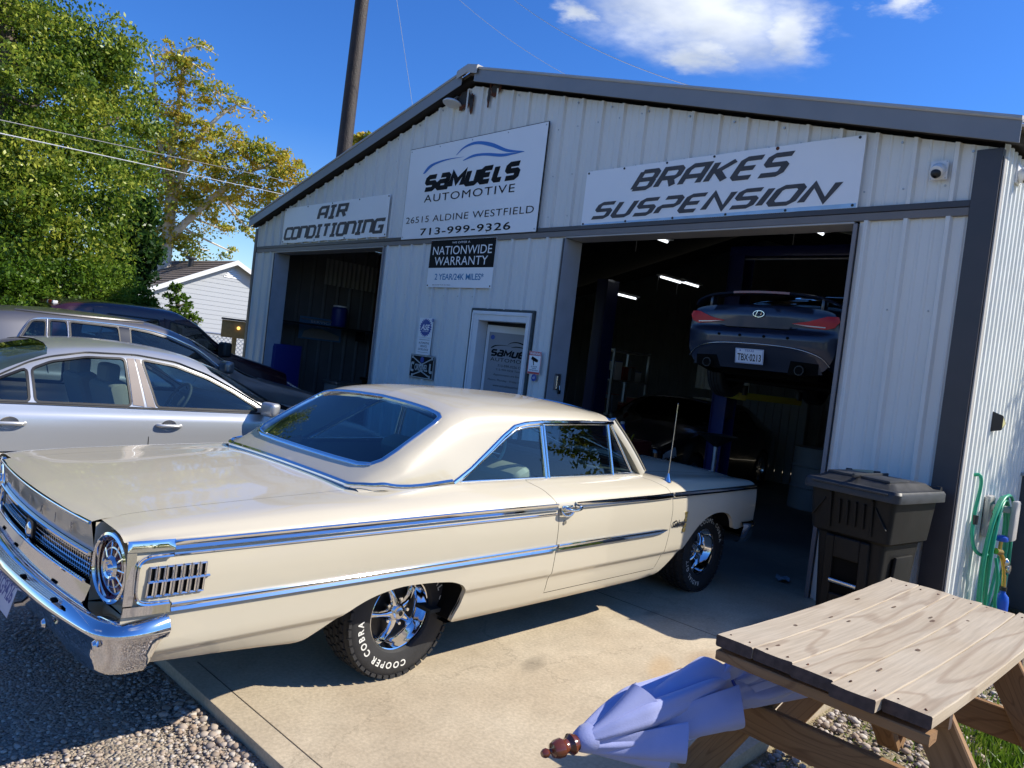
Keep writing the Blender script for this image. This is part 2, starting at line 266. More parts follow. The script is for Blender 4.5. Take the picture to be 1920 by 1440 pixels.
def wood(name, light, dark, scale, rough=.75, ring=14):
    """long grain along local X"""
    m = bpy.data.materials.new(name); m.use_nodes=True; t=m.node_tree; b=t.nodes['Principled BSDF']; tcn=N(t,'ShaderNodeTexCoord')
    oi=N(t,'ShaderNodeObjectInfo'); off=N(t,'ShaderNodeVectorMath', operation='SCALE'); off.inputs[0].default_value=(13,7,5); Lk(t,oi.outputs['Random'],off.inputs['Scale'])
    ad=N(t,'ShaderNodeVectorMath', operation='ADD'); Lk(t,tcn.outputs['Object'],ad.inputs[0]); Lk(t,off.outputs[0],ad.inputs[1])
    mp=N(t,'ShaderNodeMapping'); mp.inputs['Scale'].default_value=(.55,3.2,3.2); Lk(t,ad.outputs[0],mp.inputs['Vector'])
    nz=N(t,'ShaderNodeTexNoise', i_Scale=1.5*scale, i_Detail=1.5, i_Distortion=.5); Lk(t,mp.outputs[0],nz.inputs['Vector'])
    sn=N(t,'ShaderNodeMath', operation='MULTIPLY'); sn.inputs[1].default_value=ring*6.28; Lk(t,nz.outputs[0],sn.inputs[0])
    s2=N(t,'ShaderNodeMath', operation='SINE'); Lk(t,sn.outputs[0],s2.inputs[0])
    mr=N(t,'ShaderNodeMapRange', i_From_Min=.72, i_From_Max=1.0, i_To_Min=0.0, i_To_Max=.55); Lk(t,s2.outputs[0],mr.inputs['Value'])
    mp2=N(t,'ShaderNodeMapping'); mp2.inputs['Scale'].default_value=(2,60,60); Lk(t,ad.outputs[0],mp2.inputs['Vector'])
    fz=N(t,'ShaderNodeTexNoise', i_Scale=1.5, i_Detail=4.0); Lk(t,mp2.outputs[0],fz.inputs['Vector'])
    bz=N(t,'ShaderNodeTexNoise', i_Scale=2.4, i_Detail=3.0); Lk(t,ad.outputs[0],bz.inputs['Vector'])
    c0=N(t,'ShaderNodeMixRGB'); c0.inputs[1].default_value=(*light,1); c0.inputs[2].default_value=(light[0]*.80,light[1]*.72,light[2]*.62,1); Lk(t,bz.outputs[0],c0.inputs[0])
    c1=N(t,'ShaderNodeMixRGB'); c1.inputs[2].default_value=(*dark,1); Lk(t,mr.outputs[0],c1.inputs[0]); Lk(t,c0.outputs[0],c1.inputs[1])
    # faint knots in the grain
    mk_=N(t,'ShaderNodeMapping'); mk_.inputs['Scale'].default_value=(2.2,4.6,4.6); Lk(t,ad.outputs[0],mk_.inputs['Vector'])
    vo=N(t,'ShaderNodeTexVoronoi', i_Scale=1.35); Lk(t,mk_.outputs[0],vo.inputs['Vector'])
    kr=N(t,'ShaderNodeMapRange', i_From_Min=.10, i_From_Max=.05, i_To_Min=0.0, i_To_Max=.0); Lk(t,vo.outputs['Distance'],kr.inputs['Value'])
    c2=N(t,'ShaderNodeMixRGB'); c2.inputs[2].default_value=(dark[0]*.6,dark[1]*.5,dark[2]*.5,1); Lk(t,kr.outputs[0],c2.inputs[0]); Lk(t,c1.outputs[0],c2.inputs[1])
    f2=N(t,'ShaderNodeMapRange', i_From_Min=.3, i_From_Max=.7, i_To_Min=.86, i_To_Max=1.08); Lk(t,fz.outputs[0],f2.inputs['Value'])
    v=N(t,'ShaderNodeVectorMath', operation='SCALE'); Lk(t,c2.outputs[0],v.inputs[0]); Lk(t,f2.outputs[0],v.inputs['Scale'])
    Lk(t,v.outputs[0],b.inputs['Base Color']); b.inputs['Roughness'].default_value=rough; b.inputs['Specular IOR Level'].default_value=.25
    bp=N(t,'ShaderNodeBump', i_Strength=.4, i_Distance=.003); Lk(t,fz.outputs[0],bp.inputs['Height']); Lk(t,bp.outputs[0],b.inputs['Normal'])
    return m
WOODT = wood('weathered pale pine', (.51,.445,.35), (.29,.21,.145), .8, ring=7)
WOODL = wood('treated pine', (.33,.20,.105), (.16,.08,.04), 1.3)
WOODE = mat('shade-dark end grain', (.075,.052,.045), .9, noise=(40,.4), bump=(90,.5,.003))  # plank ends darkened: the shade on their faces is put into the colour
# ------------------------------------------------------------------ object helpers
def tag(o, label=None, cat=None, group=None, kind=None):
    if label: o['label'] = label
    if cat: o['category'] = cat
    if group: o['group'] = group
    if kind: o['kind'] = kind
    return o
def empty(name, loc=(0,0,0), rz=0.0, label=None, cat=None, group=None):
    o = bpy.data.objects.new(name, None); COL.objects.link(o); o.location = loc; o.rotation_euler = (0,0,rz); o.empty_display_size = .1
    return tag(o, label, cat, group)
def link(name, me, m=None, parent=None, smooth=None):
    if m is not None:
        if isinstance(m,(list,tuple)):
            for k in m: me.materials.append(k)
        else: me.materials.append(m)
    o = bpy.data.objects.new(name, me); COL.objects.link(o)
    if parent is not None: o.parent = parent
    if smooth is not None:
        me.shade_smooth() if hasattr(me,'shade_smooth') else None
        me.set_sharp_from_angle(angle=R(smooth))
    return o
def mesh(name, V, F, m=None, parent=None, smooth=None, mi=None):
    me = bpy.data.meshes.new(name); me.from_pydata([tuple(map(float,v)) for v in V], [], [tuple(int(i) for i in f) for f in F]); me.update()
    o = link(name, me, m, parent, smooth)
    if mi is not None: me.polygons.foreach_set('material_index', np.asarray(mi,dtype=np.int32))
    return o
def bm_obj(name, bm, m=None, parent=None, smooth=None):
    bmesh.ops.recalc_face_normals(bm, faces=bm.faces)
    me = bpy.data.meshes.new(name); bm.to_mesh(me); bm.free(); return link(name, me, m, parent, smooth)
def add_box(bm, c, s, rot=None, bevel=0.0, seg=1, mi=0):
    g = bmesh.ops.create_cube(bm, size=1.0); vs = g['verts']
    M = Matrix.Translation(c) @ ((rot.to_4x4() if rot is not None else Matrix.Identity(4))) @ Matrix.Diagonal((*s,1))
    bmesh.ops.transform(bm, matrix=M, verts=vs)
    fs = set(f for v in vs for f in v.link_faces)
    for f in fs: f.material_index = mi
    if bevel > 0:
        es = list({e for v in vs for e in v.link_edges})
        bmesh.ops.bevel(bm, geom=es, offset=bevel, segments=seg, affect='EDGES', profile=.6)
def box(name, c, s, m, parent=None, rot=None, bevel=0.0, seg=2, smooth=35):
    bm = bmesh.new(); add_box(bm, c, s, rot, bevel, seg); return bm_obj(name, bm, m, parent, smooth if bevel>0 else None)
def RX(a): return Matrix.Rotation(a,3,'X')
def RY(a): return Matrix.Rotation(a,3,'Y')
def RZ(a): return Matrix.Rotation(a,3,'Z')
def add_cyl(bm, p0, p1, r0, r1=None, n=16, caps=True, mi=0):
    p0 = Vector(p0); p1 = Vector(p1); r1 = r0 if r1 is None else r1
    d = (p1-p0); L = d.length; q = d.to_track_quat('Z','Y').to_matrix().to_4x4()
    g = bmesh.ops.create_cone(bm, cap_ends=caps, cap_tris=False, segments=n, radius1=r0, radius2=r1, depth=L)
    bmesh.ops.transform(bm, matrix=Matrix.Translation((p0+p1)/2) @ q, verts=g['verts'])
    for f in set(f for v in g['verts'] for f in v.link_faces): f.material_index = mi
def cyl(name, p0, p1, r0, m, parent=None, r1=None, n=16, smooth=40):
    bm = bmesh.new(); add_cyl(bm, p0, p1, r0, r1, n); return bm_obj(name, bm, m, parent, smooth)
def smooth_path(P, n=8, closed=False):
    P = np.asarray(P,float); K = len(P); out = []
    rng = range(K if closed else K-1)
    for i in rng:
        p0 = P[(i-1)%K] if (closed or i>0) else P[0]; p1 = P[i]; p2 = P[(i+1)%K]; p3 = P[(i+2)%K] if (closed or i+2<K) else P[-1]
        for k in range(n):
            t = k/n; out.append(.5*((2*p1)+(-p0+p2)*t+(2*p0-5*p1+4*p2-p3)*t*t+(-p0+3*p1-3*p2+p3)*t**3))
    if not closed: out.append(P[-1])
    return np.array(out)
def tube_data(path, rad, n=8, closed=False, V=None, F=None):
    P = np.asarray(path,float); K = len(P); rad = np.full(K,rad) if np.isscalar(rad) else np.asarray(rad)
    V = [] if V is None else V; F = [] if F is None else F; base = len(V)
    T = np.gradient(P,axis=0) if not closed else (np.roll(P,-1,0)-np.roll(P,1,0)); T /= (np.linalg.norm(T,axis=1,keepdims=True)+1e-12)
    ref = np.array([0,0,1.0]) if abs(T[0][2])<.9 else np.array([1.0,0,0]); nrm = np.cross(T[0],ref); nrm/=np.linalg.norm(nrm)
    for i in range(K):
        nrm = nrm-T[i]*(nrm@T[i]); nrm/=np.linalg.norm(nrm)+1e-12; b = np.cross(T[i],nrm)
        for k in range(n):
            a = 2*PI*k/n; V.append(P[i]+rad[i]*(math.cos(a)*nrm+math.sin(a)*b))
    for i in range(K if closed else K-1):
        j = (i+1)%K
        for k in range(n):
            F.append((base+i*n+k, base+i*n+(k+1)%n, base+j*n+(k+1)%n, base+j*n+k))
    if not closed:
        F.append(tuple(base+k for k in range(n))[::-1]); F.append(tuple(base+(K-1)*n+k for k in range(n)))
    return V, F
def tube(name, path, rad, m, parent=None, n=8, closed=False, smooth=50):
    V,F = tube_data(path, rad, n, closed); return mesh(name, V, F, m, parent, smooth)
def lathe(name, prof, m, parent=None, n=32, axis='Z', loc=(0,0,0), rot=None, smooth=35):
    """prof list of (r, h)"""
    V=[];F=[]
    for r,h in prof:
        for k in range(n):
            a=2*PI*k/n; V.append((r*math.cos(a), r*math.sin(a), h))
    for i in range(len(prof)-1):
        for k in range(n): F.append((i*n+k, i*n+(k+1)%n, (i+1)*n+(k+1)%n, (i+1)*n+k))
    V=np.array(V)
    M = {'Z':np.eye(3),'X':np.array([[0,0,1],[1,0,0],[0,1,0]]),'Y':np.array([[1,0,0],[0,0,1],[0,-1,0]])}[axis]
    V = V@M.T
    if rot is not None: V = V@np.array(rot).T
    V = V+np.array(loc)
    o = mesh(name, V, F, m, parent, smooth)
    bm=bmesh.new(); bm.from_mesh(o.data); bmesh.ops.remove_doubles(bm,verts=bm.verts,dist=1e-6); bmesh.ops.recalc_face_normals(bm,faces=bm.faces); bm.to_mesh(o.data); bm.free()
    o.data.set_sharp_from_angle(angle=R(smooth)); return o
def copy_tree(o, parent=None):
    c = o.copy(); COL.objects.link(c)
    if parent is not None: c.parent = parent
    for ch in o.children: copy_tree(ch, c)
    return c
def copies(name, me_obj, mats4):
    """link further copies of a part that share its mesh"""
    out = []
    for M in mats4:
        c = me_obj.copy(); COL.objects.link(c); c.matrix_basis = M; out.append(c)
    return out
# ---- text
def text_data(s, size=1.0, bold=0.0, xs=1.0, shear=0.0, align='CENTER', space=1.0, ext=0.0):
    cu = bpy.data.curves.new('text','FONT'); cu.body = s; cu.size = size; cu.offset = bold; cu.shear = shear; cu.align_x = align; cu.space_character = space; cu.extrude = ext; cu.resolution_u = 4
    o = bpy.data.objects.new('text', cu); COL.objects.link(o); bpy.context.view_layer.update()
    me = bpy.data.meshes.new_from_object(o.evaluated_get(bpy.context.evaluated_depsgraph_get())); bpy.data.objects.remove(o); bpy.data.curves.remove(cu)
    if xs != 1.0:
        for v in me.vertices: v.co.x *= xs
    return me
def text(name, s, w, h, cx, cy, z, m, parent, bold=0.0, shear=0.0, space=1.0, ext=.0006):
    """text fitted to width w and cap height h, centred at cx, cy in the local x/y plane"""
    me = text_data(s, 1.0, bold, 1.0, shear, 'CENTER', space, 0.0)
    co = np.empty(len(me.vertices)*3); me.vertices.foreach_get('co',co); co=co.reshape(-1,3)
    mn=co.min(0); mx_=co.max(0); sc = np.array([w/(mx_[0]-mn[0]), h/(mx_[1]-mn[1]), 1]); c=(mn+mx_)/2
    co=(co-c)*sc+np.array([cx,cy,z]); me.vertices.foreach_set('co',co.ravel()); me.update()
    return link(name, me, m, parent)
# ---- stroke lettering (squared racing style): polylines on a 0..w x 0..1 cell
GL = {
 'B':(.72,[[(.0,0),(.0,1)],[(0,1),(.60,1),(.72,.88),(.72,.62),(.62,.52),(0.0,.52)],[(.62,.52),(.72,.42),(.72,.12),(.60,0),(0,0)]]),
 'R':(.72,[[(0,0),(0,1),(.60,1),(.72,.88),(.72,.58),(.60,.46),(.12,.46)],[(.42,.46),(.72,0)]]),
 'A':(.74,[[(0,0),(0,.80),(.14,1),(.74,1),(.74,0)],[(0,.40),(.74,.40)]]),
 'K':(.70,[[(0,0),(0,1)],[(.70,1),(.22,.52),(.70,0)],[(0,.52),(.22,.52)]]),
 'E':(.66,[[(.66,1),(.12,1),(0,.88),(0,.12),(.12,0),(.66,0)],[(0,.50),(.58,.50)]]),
 'S':(.70,[[(.70,1),(.12,1),(0,.88),(0,.62),(.10,.52),(.60,.52),(.70,.42),(.70,.12),(.58,0),(0,0)]]),
 'U':(.72,[[(0,1),(0,.12),(.12,0),(.60,0),(.72,.12),(.72,1)]]),
 'P':(.70,[[(0,1),(.58,1),(.70,.88),(.70,.56),(.58,.44),(.10,.44),(0,.34),(0,0)]]),
 'N':(.76,[[(0,0),(0,1),(.76,0),(.76,1)]]),
 'I':(.0,[[(0,0),(0,1)]]),
 'O':(.78,[[(.14,0),(0,.16),(0,.84),(.14,1),(.64,1),(.78,.84),(.78,.16),(.64,0),(.14,0)]]),
 'M':(.92,[[(0,0),(0,1),(.46,.30),(.92,1),(.92,0)]]),
 'L':(.46,[[(0,1),(0,.12),(.12,0),(.50,0)]]),
 'a':(.70,[[(.06,1),(.58,1),(.70,.88),(.70,0),(.12,0),(0,.12),(0,.40),(.12,.52),(.70,.52)]]),
 # boxed slab style
 'C2':(.62,[[(.62,.82),(.62,1),(.10,1),(0,.86),(0,.14),(.10,0),(.62,0),(.62,.14)]]),
 'O2':(.66,[[(.10,0),(0,.14),(0,.86),(.10,1),(.56,1),(.66,.86),(.66,.14),(.56,0),(.10,0)]]),
 'N2':(.66,[[(0,0),(0,1),(.54,1),(.66,.86),(.66,0)]]),
 'D2':(.66,[[(0,0),(0,1),(.50,1),(.66,.82),(.66,.18),(.50,0),(-.06,0)]]),
 'I2':(.46,[[(.23,0),(.23,1)],[(0,1),(.46,1)],[(0,0),(.46,0)]]),
 'T2':(.60,[[(.30,0),(.30,1)],[(0,1),(.60,1)]]),
 'G2':(.66,[[(.66,.84),(.66,1),(.10,1),(0,.86),(0,.14),(.10,0),(.66,0),(.66,.46),(.34,.46)]]),
 'A2':(.64,[[(0,0),(0,.84),(.12,1),(.64,1),(.64,0)],[(0,.42),(.64,.42)]]),
 'R2':(.62,[[(0,0),(0,1),(.62,1),(.62,.50),(0,.50)],[(.36,.50),(.62,0)]]),
}
def stroke_poly(pl, th, V, F, z, cap=True):
    P=[np.array(p,float) for p in pl]; closed = np.allclose(P[0],P[-1]); 
    if closed: P=P[:-1]
    n=len(P); L=[];Rr=[]
    for i in range(n):
        if closed: a=P[i-1]; b=P[(i+1)%n]
        else: a=P[i-1] if i>0 else None; b=P[i+1] if i<n-1 else None
        d1 = (P[i]-a) if a is not None else None; d2=(b-P[i]) if b is not None else None
        if d1 is not None: d1=d1/np.linalg.norm(d1)
        if d2 is not None: d2=d2/np.linalg.norm(d2)
        if d1 is None: nn=np.array([-d2[1],d2[0]]); k=1
        elif d2 is None: nn=np.array([-d1[1],d1[0]]); k=1
        else:
            n1=np.array([-d1[1],d1[0]]); n2=np.array([-d2[1],d2[0]]); nn=n1+n2; nl=np.linalg.norm(nn); nn=nn/(nl+1e-9); k=min(1/max(nn@n1,.45),1.9)
        L.append(P[i]+nn*th*k); Rr.append(P[i]-nn*th*k)
    base=len(V)
    for l,r in zip(L,Rr): V.append((l[0],l[1],z)); V.append((r[0],r[1],z))
    for i in range(n if closed else n-1):
        j=(i+1)%n; F.append((base+2*i,base+2*i+1,base+2*j+1,base+2*j))
def stroke_text(name, s, w, h, cx, cy, z, m, parent, th=.11, gap=.30, shear=.22, style='', outline=None):
    V=[];F=[];x=0
    for ch in s:
        if ch==' ': x+=.5; continue
        adv,pls=GL[ch+style] if (ch+style) in GL else GL[ch]
        for k,pl in enumerate(pls):
            stroke_poly([(px+x,py) for px,py in pl], th, V, F, k*.0004)
        x+=adv+gap
    V=np.array(V); V[:,0]+=V[:,1]*shear
    mn=V.min(0); mxx=V.max(0); V[:,0]=(V[:,0]-(mn[0]+mxx[0])/2)*w/(mxx[0]-mn[0])+cx; V[:,1]=(V[:,1]-(mn[1]+mxx[1])/2)*h/(mxx[1]-mn[1])+cy; V[:,2]+=z
    return mesh(name, V, F, m, parent)
# ---- interpolation
def pchip_rows(y, t):
    """y (N,K) values at knots 0..K-1; t (N,) -> (N,)"""
    K=y.shape[1]; d=np.diff(y,axis=1); m=np.zeros_like(y)
    a=d[:,:-1]; b=d[:,1:]; s=(a*b>0); den=np.where(np.abs(a+b)<1e-12,1,a+b); m[:,1:-1]=np.where(s,2*a*b/den,0)
    m[:,0]=d[:,0]; m[:,-1]=d[:,-1]*0+d[:,-1]
    i=np.clip(np.floor(t).astype(int),0,K-2); f=t-i; r=np.arange(len(t))
    y0=y[r,i];y1=y[r,i+1];m0=m[r,i];m1=m[r,i+1]
    return (2*f**3-3*f*f+1)*y0+(f**3-2*f*f+f)*m0+(-2*f**3+3*f*f)*y1+(f**3-f*f)*m1
def pchip_x(xs, Y, x):
    """xs (S,), Y (S,M) -> (N,M) at x (N,)"""
    xs=np.asarray(xs,float); Y=np.asarray(Y,float); h=np.diff(xs); d=np.diff(Y,axis=0)/h[:,None]; m=np.zeros_like(Y)
    a=d[:-1]; b=d[1:]; w1=(2*h[1:]+h[:-1])[:,None]; w2=(h[1:]+2*h[:-1])[:,None]
    with np.errstate(divide='ignore',invalid='ignore'): hm=(w1+w2)/(w1/a+w2/b)
    m[1:-1]=np.where(a*b>0,np.nan_to_num(hm),0); m[0]=d[0]; m[-1]=d[-1]
    i=np.clip(np.searchsorted(xs,x,side='right')-1,0,len(xs)-2); hh=h[i][:,None]; f=((x-xs[i])/h[i])[:,None]
    return (2*f**3-3*f*f+1)*Y[i]+(f**3-2*f*f+f)*hh*m[i]+(-2*f**3+3*f*f)*Y[i+1]+(f**3-f*f)*hh*m[i+1]
class Loft:
    """half body (y>=0) as cross sections along X. t in 0..1 from sill to centre line"""
    def __init__(s, stations):
        s.xs=np.array([a for a,_ in stations],float); C=np.array([[p for p in c] for _,c in stations],float); s.K=C.shape[1]; s.C=C.reshape(len(s.xs),-1)
    def ev(s, X, T):
        X=np.atleast_1d(np.asarray(X,float)); T=np.atleast_1d(np.asarray(T,float)); Xc=np.clip(X,s.xs[0],s.xs[-1])
        c=pchip_x(s.xs,s.C,Xc).reshape(len(X),s.K,2); t=np.clip(T,0,1)*(s.K-1)
        y=pchip_rows(c[:,:,0],t); z=pchip_rows(c[:,:,1],t); return np.stack([X,y,z],1)
    def nrm(s, X, T):
        e=2e-3; a=s.ev(X+e,T)-s.ev(X-e,T); T1=np.clip(T+e,0,1);T0=np.clip(T-e,0,1); b=s.ev(X,T1)-s.ev(X,T0)
        n=np.cross(b,a); n/=np.linalg.norm(n,axis=1,keepdims=True)+1e-12
        return n
    def t_of_z(s, x, z, tmax=1.0):
        ts=np.linspace(0,tmax,240); P=s.ev(np.full(240,x),ts)[:,2]
        i=np.argmax(P>=z)
        if P[i]<z: return tmax
        if i==0: return 0.0
        f=(z-P[i-1])/(P[i]-P[i-1]+1e-12); return float(ts[i-1]+f*(ts[i]-ts[i-1]))
    def xt(s, pts, step=.03, closed=True):
        out=[]; n=len(pts)
        for i in range(n if closed else n-1):
            a=pts[i]; b=pts[(i+1)%n]; L=math.hypot(b[0]-a[0],b[1]-a[1]); k=max(1,int(L/step))
            for j in range(k): f=j/k; out.append((a[0]+(b[0]-a[0])*f,a[1]+(b[1]-a[1])*f))
        if not closed: out.append(pts[-1])
        return [(x,s.t_of_z(x,z)) for x,z in out]
def in_poly(P, poly):
    x=P[:,0];y=P[:,1];c=np.zeros(len(P),bool);n=len(poly)
    for i in range(n):
        x1,y1=poly[i];x2,y2=poly[(i+1)%n]
        if y1==y2: continue
        m=((y1>y)!=(y2>y))&(x<(x2-x1)*(y-y1)/(y2-y1)+x1); c^=m
    return c
def cdt(outer, cuts, sp, sv):
    """triangulate outer minus cuts. sv scales v into metres"""
    polys=[outer]+list(cuts); V=[];E=[]
    for p in polys:
        b=len(V); 
        for q in p: V.append((q[0],q[1]*sv))
        E+=[(b+i,b+(i+1)%len(p)) for i in range(len(p))]
    O=np.array([(a,b*sv) for a,b in outer]); mn=O.min(0); mx_=O.max(0)
    gx=np.arange(mn[0]+sp*.5,mx_[0],sp); gy=np.arange(mn[1]+sp*.5,mx_[1],sp)
    if len(gx) and len(gy):
        G=np.stack(np.meshgrid(gx,gy),-1).reshape(-1,2); G=G+(RNG.random(G.shape)-.5)*sp*.1
        ok=in_poly(G,[(a,b*sv) for a,b in outer])
        for c in cuts: ok&=~in_poly(G,[(a,b*sv) for a,b in c])
        G=G[ok]
        B=[]
        for p in polys:
            for i in range(len(p)):
                a=np.array([p[i][0],p[i][1]*sv]); b=np.array([p[(i+1)%len(p)][0],p[(i+1)%len(p)][1]*sv]); k=max(1,int(np.linalg.norm(b-a)/(sp*.5)))
                for j in range(k): B.append(a+(b-a)*j/k)
        B=np.array(B)
        if len(G):
            dm=np.full(len(G),9e9)
            for i in range(0,len(B),400): dm=np.minimum(dm,((G[:,None,:]-B[None,i:i+400])**2).sum(-1).min(1))
            G=G[dm>(sp*.45)**2]
            V+= [tuple(g) for g in G]
    r=delaunay_2d_cdt([Vector(v) for v in V],E,[],0,1e-6); vs=np.array([tuple(v) for v in r[0]]); fs=[tuple(f) for f in r[2]]
    if not fs: return np.zeros((0,2)),[]
    cen=np.array([vs[list(f)].mean(0) for f in fs]); ok=in_poly(cen,[(a,b*sv) for a,b in outer])
    for c in cuts: ok&=~in_poly(cen,[(a,b*sv) for a,b in c])
    fs=[f for f,o in zip(fs,ok) if o]
    used=sorted({i for f in fs for i in f}); mp={u:k for k,u in enumerate(used)}; vs=vs[used]; fs=[tuple(mp[i] for i in f) for f in fs]
    vs=vs.copy(); vs[:,1]/=sv; return vs,fs
def loft_panel(name, loft, outer, cuts, m, parent, side=-1, sp=.05, sv=1.9, off=0.0, both=False, rim=0.0):
    """panel of a loft in (X,t). side -1 right, +1 left; both joins the mirror"""
    UV,F=cdt(outer,cuts,sp,sv)
    if not len(UV): return None
    P=loft.ev(UV[:,0],UV[:,1]); Nn=loft.nrm(UV[:,0],UV[:,1])
    P=P+Nn*off
    Vs=[];Fs=[];Ns=[]
    for sd in ((-1,1) if both else (side,)):
        b=len(Vs); Q=P.copy(); M=Nn.copy(); Q[:,1]*=sd; M[:,1]*=sd
        Vs+=list(Q); Ns+=list(M)
        for f in F:
            a,b_,c=[Q[i] for i in f]; g=np.cross(b_-a,c-a); 
            ff=f if g@M[f[0]]>0 else f[::-1]
            Fs.append(tuple(b+i for i in ff))
    me=bpy.data.meshes.new(name); me.from_pydata([tuple(map(float,v)) for v in Vs],[],Fs); me.update()
    me.shade_smooth(); me.normals_split_custom_set_from_vertices([tuple(map(float,n)) for n in Ns])
    o=link(name,me,m,parent)
    return o
def fn_panel(name, fn, outer, cuts, m, parent, sp=.04, sv=1.0, flip=False, off=0.0):
    """panel on any surface fn(U,V)->(N,3)"""
    UV,F=cdt(outer,cuts,sp,sv); U=UV[:,0];W=UV[:,1]; P=fn(U,W); e=1e-3
    n=np.cross(fn(U+e,W)-fn(U-e,W),fn(U,W+e)-fn(U,W-e)); n/=np.linalg.norm(n,axis=1,keepdims=True)+1e-12
    if flip: n=-n
    P=P+n*off; Fs=[]
    for f in F:
        g=np.cross(P[f[1]]-P[f[0]],P[f[2]]-P[f[0]]); Fs.append(f if g@n[f[0]]>0 else f[::-1])
    me=bpy.data.meshes.new(name); me.from_pydata([tuple(map(float,v)) for v in P],[],Fs); me.update(); me.shade_smooth()
    me.normals_split_custom_set_from_vertices([tuple(map(float,k)) for k in n]); return link(name,me,m,parent)
def densify(pts, step=.04, closed=True):
    out=[];n=len(pts)
    for i in range(n if closed else n-1):
        a=pts[i];b=pts[(i+1)%n];L=math.hypot(b[0]-a[0],b[1]-a[1]);k=max(1,int(L/step))
        for j in range(k): out.append((a[0]+(b[0]-a[0])*j/k,a[1]+(b[1]-a[1])*j/k))
    if not closed: out.append(pts[-1])
    return out
def round_poly(pts, r=.02, seg=4, closed=True):
    out=[];n=len(pts)
    for i in range(n):
        p=np.array(pts[i],float);a=np.array(pts[i-1],float);b=np.array(pts[(i+1)%n],float)
        if not closed and i in (0,n-1): out.append(tuple(p)); continue
        da=a-p;db=b-p;la=np.linalg.norm(da);lb=np.linalg.norm(db);k=min(r,la*.45,lb*.45);A=p+da/la*k;B=p+db/lb*k
        for j in range(seg+1):
            t=j/seg; out.append(tuple((1-t)**2*A+2*t*(1-t)*p+t*t*B))
    return out
def sweep(name, path, nrm, up, prof, m, parent, caps=True, smooth=40, closed=False, taper=None):
    """prof: list of (a,b) -> offset a*nrm + b*up"""
    V=[];F=[];K=len(prof);n=len(path)
    for i in range(n):
        s=1 if taper is None else taper[i]
        for a,b in prof: V.append(np.asarray(path[i])+np.asarray(nrm[i])*a*s+np.asarray(up[i])*b*s)
    for i in range(n if closed else n-1):
        j=(i+1)%n
        for k in range(K): F.append((i*K+k,i*K+(k+1)%K,j*K+(k+1)%K,j*K+k))
    if caps and not closed: F.append(tuple(range(K))[::-1]); F.append(tuple((n-1)*K+k for k in range(K)))
    o=mesh(name,V,F,m,parent)
    bm=bmesh.new(); bm.from_mesh(o.data); bmesh.ops.recalc_face_normals(bm,faces=bm.faces); bm.to_mesh(o.data); bm.free()
    o.data.shade_smooth(); o.data.set_sharp_from_angle(angle=R(smooth)); return o
def side_trim(name, loft, pts, prof, m, parent, side=-1, step=.05, z=True, taper=None, xt=False):
    XT=np.array(pts if xt else loft.xt(pts,step,closed=False)); P=loft.ev(XT[:,0],XT[:,1]); Nn=loft.nrm(XT[:,0],XT[:,1]); P[:,1]*=side; Nn[:,1]*=side
    if len(P)>6:
        for _ in range(4): P[1:-1]=(P[:-2]+2*P[1:-1]+P[2:])/4; Nn[1:-1]=(Nn[:-2]+2*Nn[1:-1]+Nn[2:])/4
        Nn/=np.linalg.norm(Nn,axis=1,keepdims=True)
    T=np.gradient(P,axis=0); T/=np.linalg.norm(T,axis=1,keepdims=True); U=np.cross(Nn,T); U*=np.sign((U@np.array([0,0,1.0])).mean()+1e-9)
    tp=None
    if taper is not None: tp=taper(np.linspace(0,1,len(P)))
    return sweep(name,P,Nn,U,prof,m,parent,taper=tp)
def strip_prof(h, d, flat=True):
    return [(-.004,-h/2),(d*.6,-h/2),(d,-h/2+d*.6),(d*.85,0),(d,h/2-d*.6),(d*.6,h/2),(-.004,h/2)]
# ---- wheels: axle along local Y, outer face towards -Y
def tyre_mesh(R0, rim, w):
    hw=w/2
    prof=[(rim,-hw*.80),(rim+.012,-hw*.92),(rim+(R0-rim)*.35,-hw*1.0),(rim+(R0-rim)*.68,-hw*.99),(R0-.022,-hw*.93),(R0-.008,-hw*.86),(R0,-hw*.72),(R0+.002,-hw*.42),(R0-.007,-hw*.40),(R0-.007,-hw*.33),(R0+.002,-hw*.31),(R0+.003,-hw*.08),(R0-.007,-hw*.05),(R0-.007,hw*.05),(R0+.003,hw*.08),(R0+.002,hw*.31),(R0-.007,hw*.33),(R0-.007,hw*.40),(R0+.002,hw*.42),(R0,hw*.72),(R0-.008,hw*.86),(R0-.022,hw*.93),(rim+(R0-rim)*.5,hw),(rim,hw*.8)]
    return prof
def make_tyre(parent, R0=.355, rim=.19, w=.235, tread=True):
    o=lathe('tyre', tyre_mesh(R0,rim,w), RUBBER, parent, n=64, axis='Y')
    if tread:
        bm=bmesh.new(); n=46; hw=w/2
        for i in range(n):
            for k,(y0,y1,dt) in enumerate(((-.99,-.66,0),(-.63,-.44,.5),(-.30,-.10,.15),(.10,.30,.6),(.44,.63,.1),(.66,.99,.5))):
                a=2*PI*(i+dt)/n; yc=(y0+y1)/2*hw; rr=R0+(.001 if abs(y0)<.9 and abs(y1)<.9 else -.011)
                add_box(bm,(rr*math.cos(a),yc,rr*math.sin(a)),(.016,abs(y1-y0)*hw,2*PI*R0/n*.72),rot=RY(-a))
        t=bm_obj('tread',bm,RUBBER,o); t['kind']='stuff'
    return o
def arc_text(s, r, a0, size, m, parent, y, bold=.02, sgn=1):
    me=text_data(s,size,bold*size,1,0,'CENTER',1.45); 
    for v in me.vertices:
        x,yy=v.co.x,v.co.y; rr=r+(yy-size*.35)*sgn; a=a0-x/r*sgn; v.co=(rr*math.cos(a),y,rr*math.sin(a))
    me.update(); return link('raised_lettering',me,m,parent)
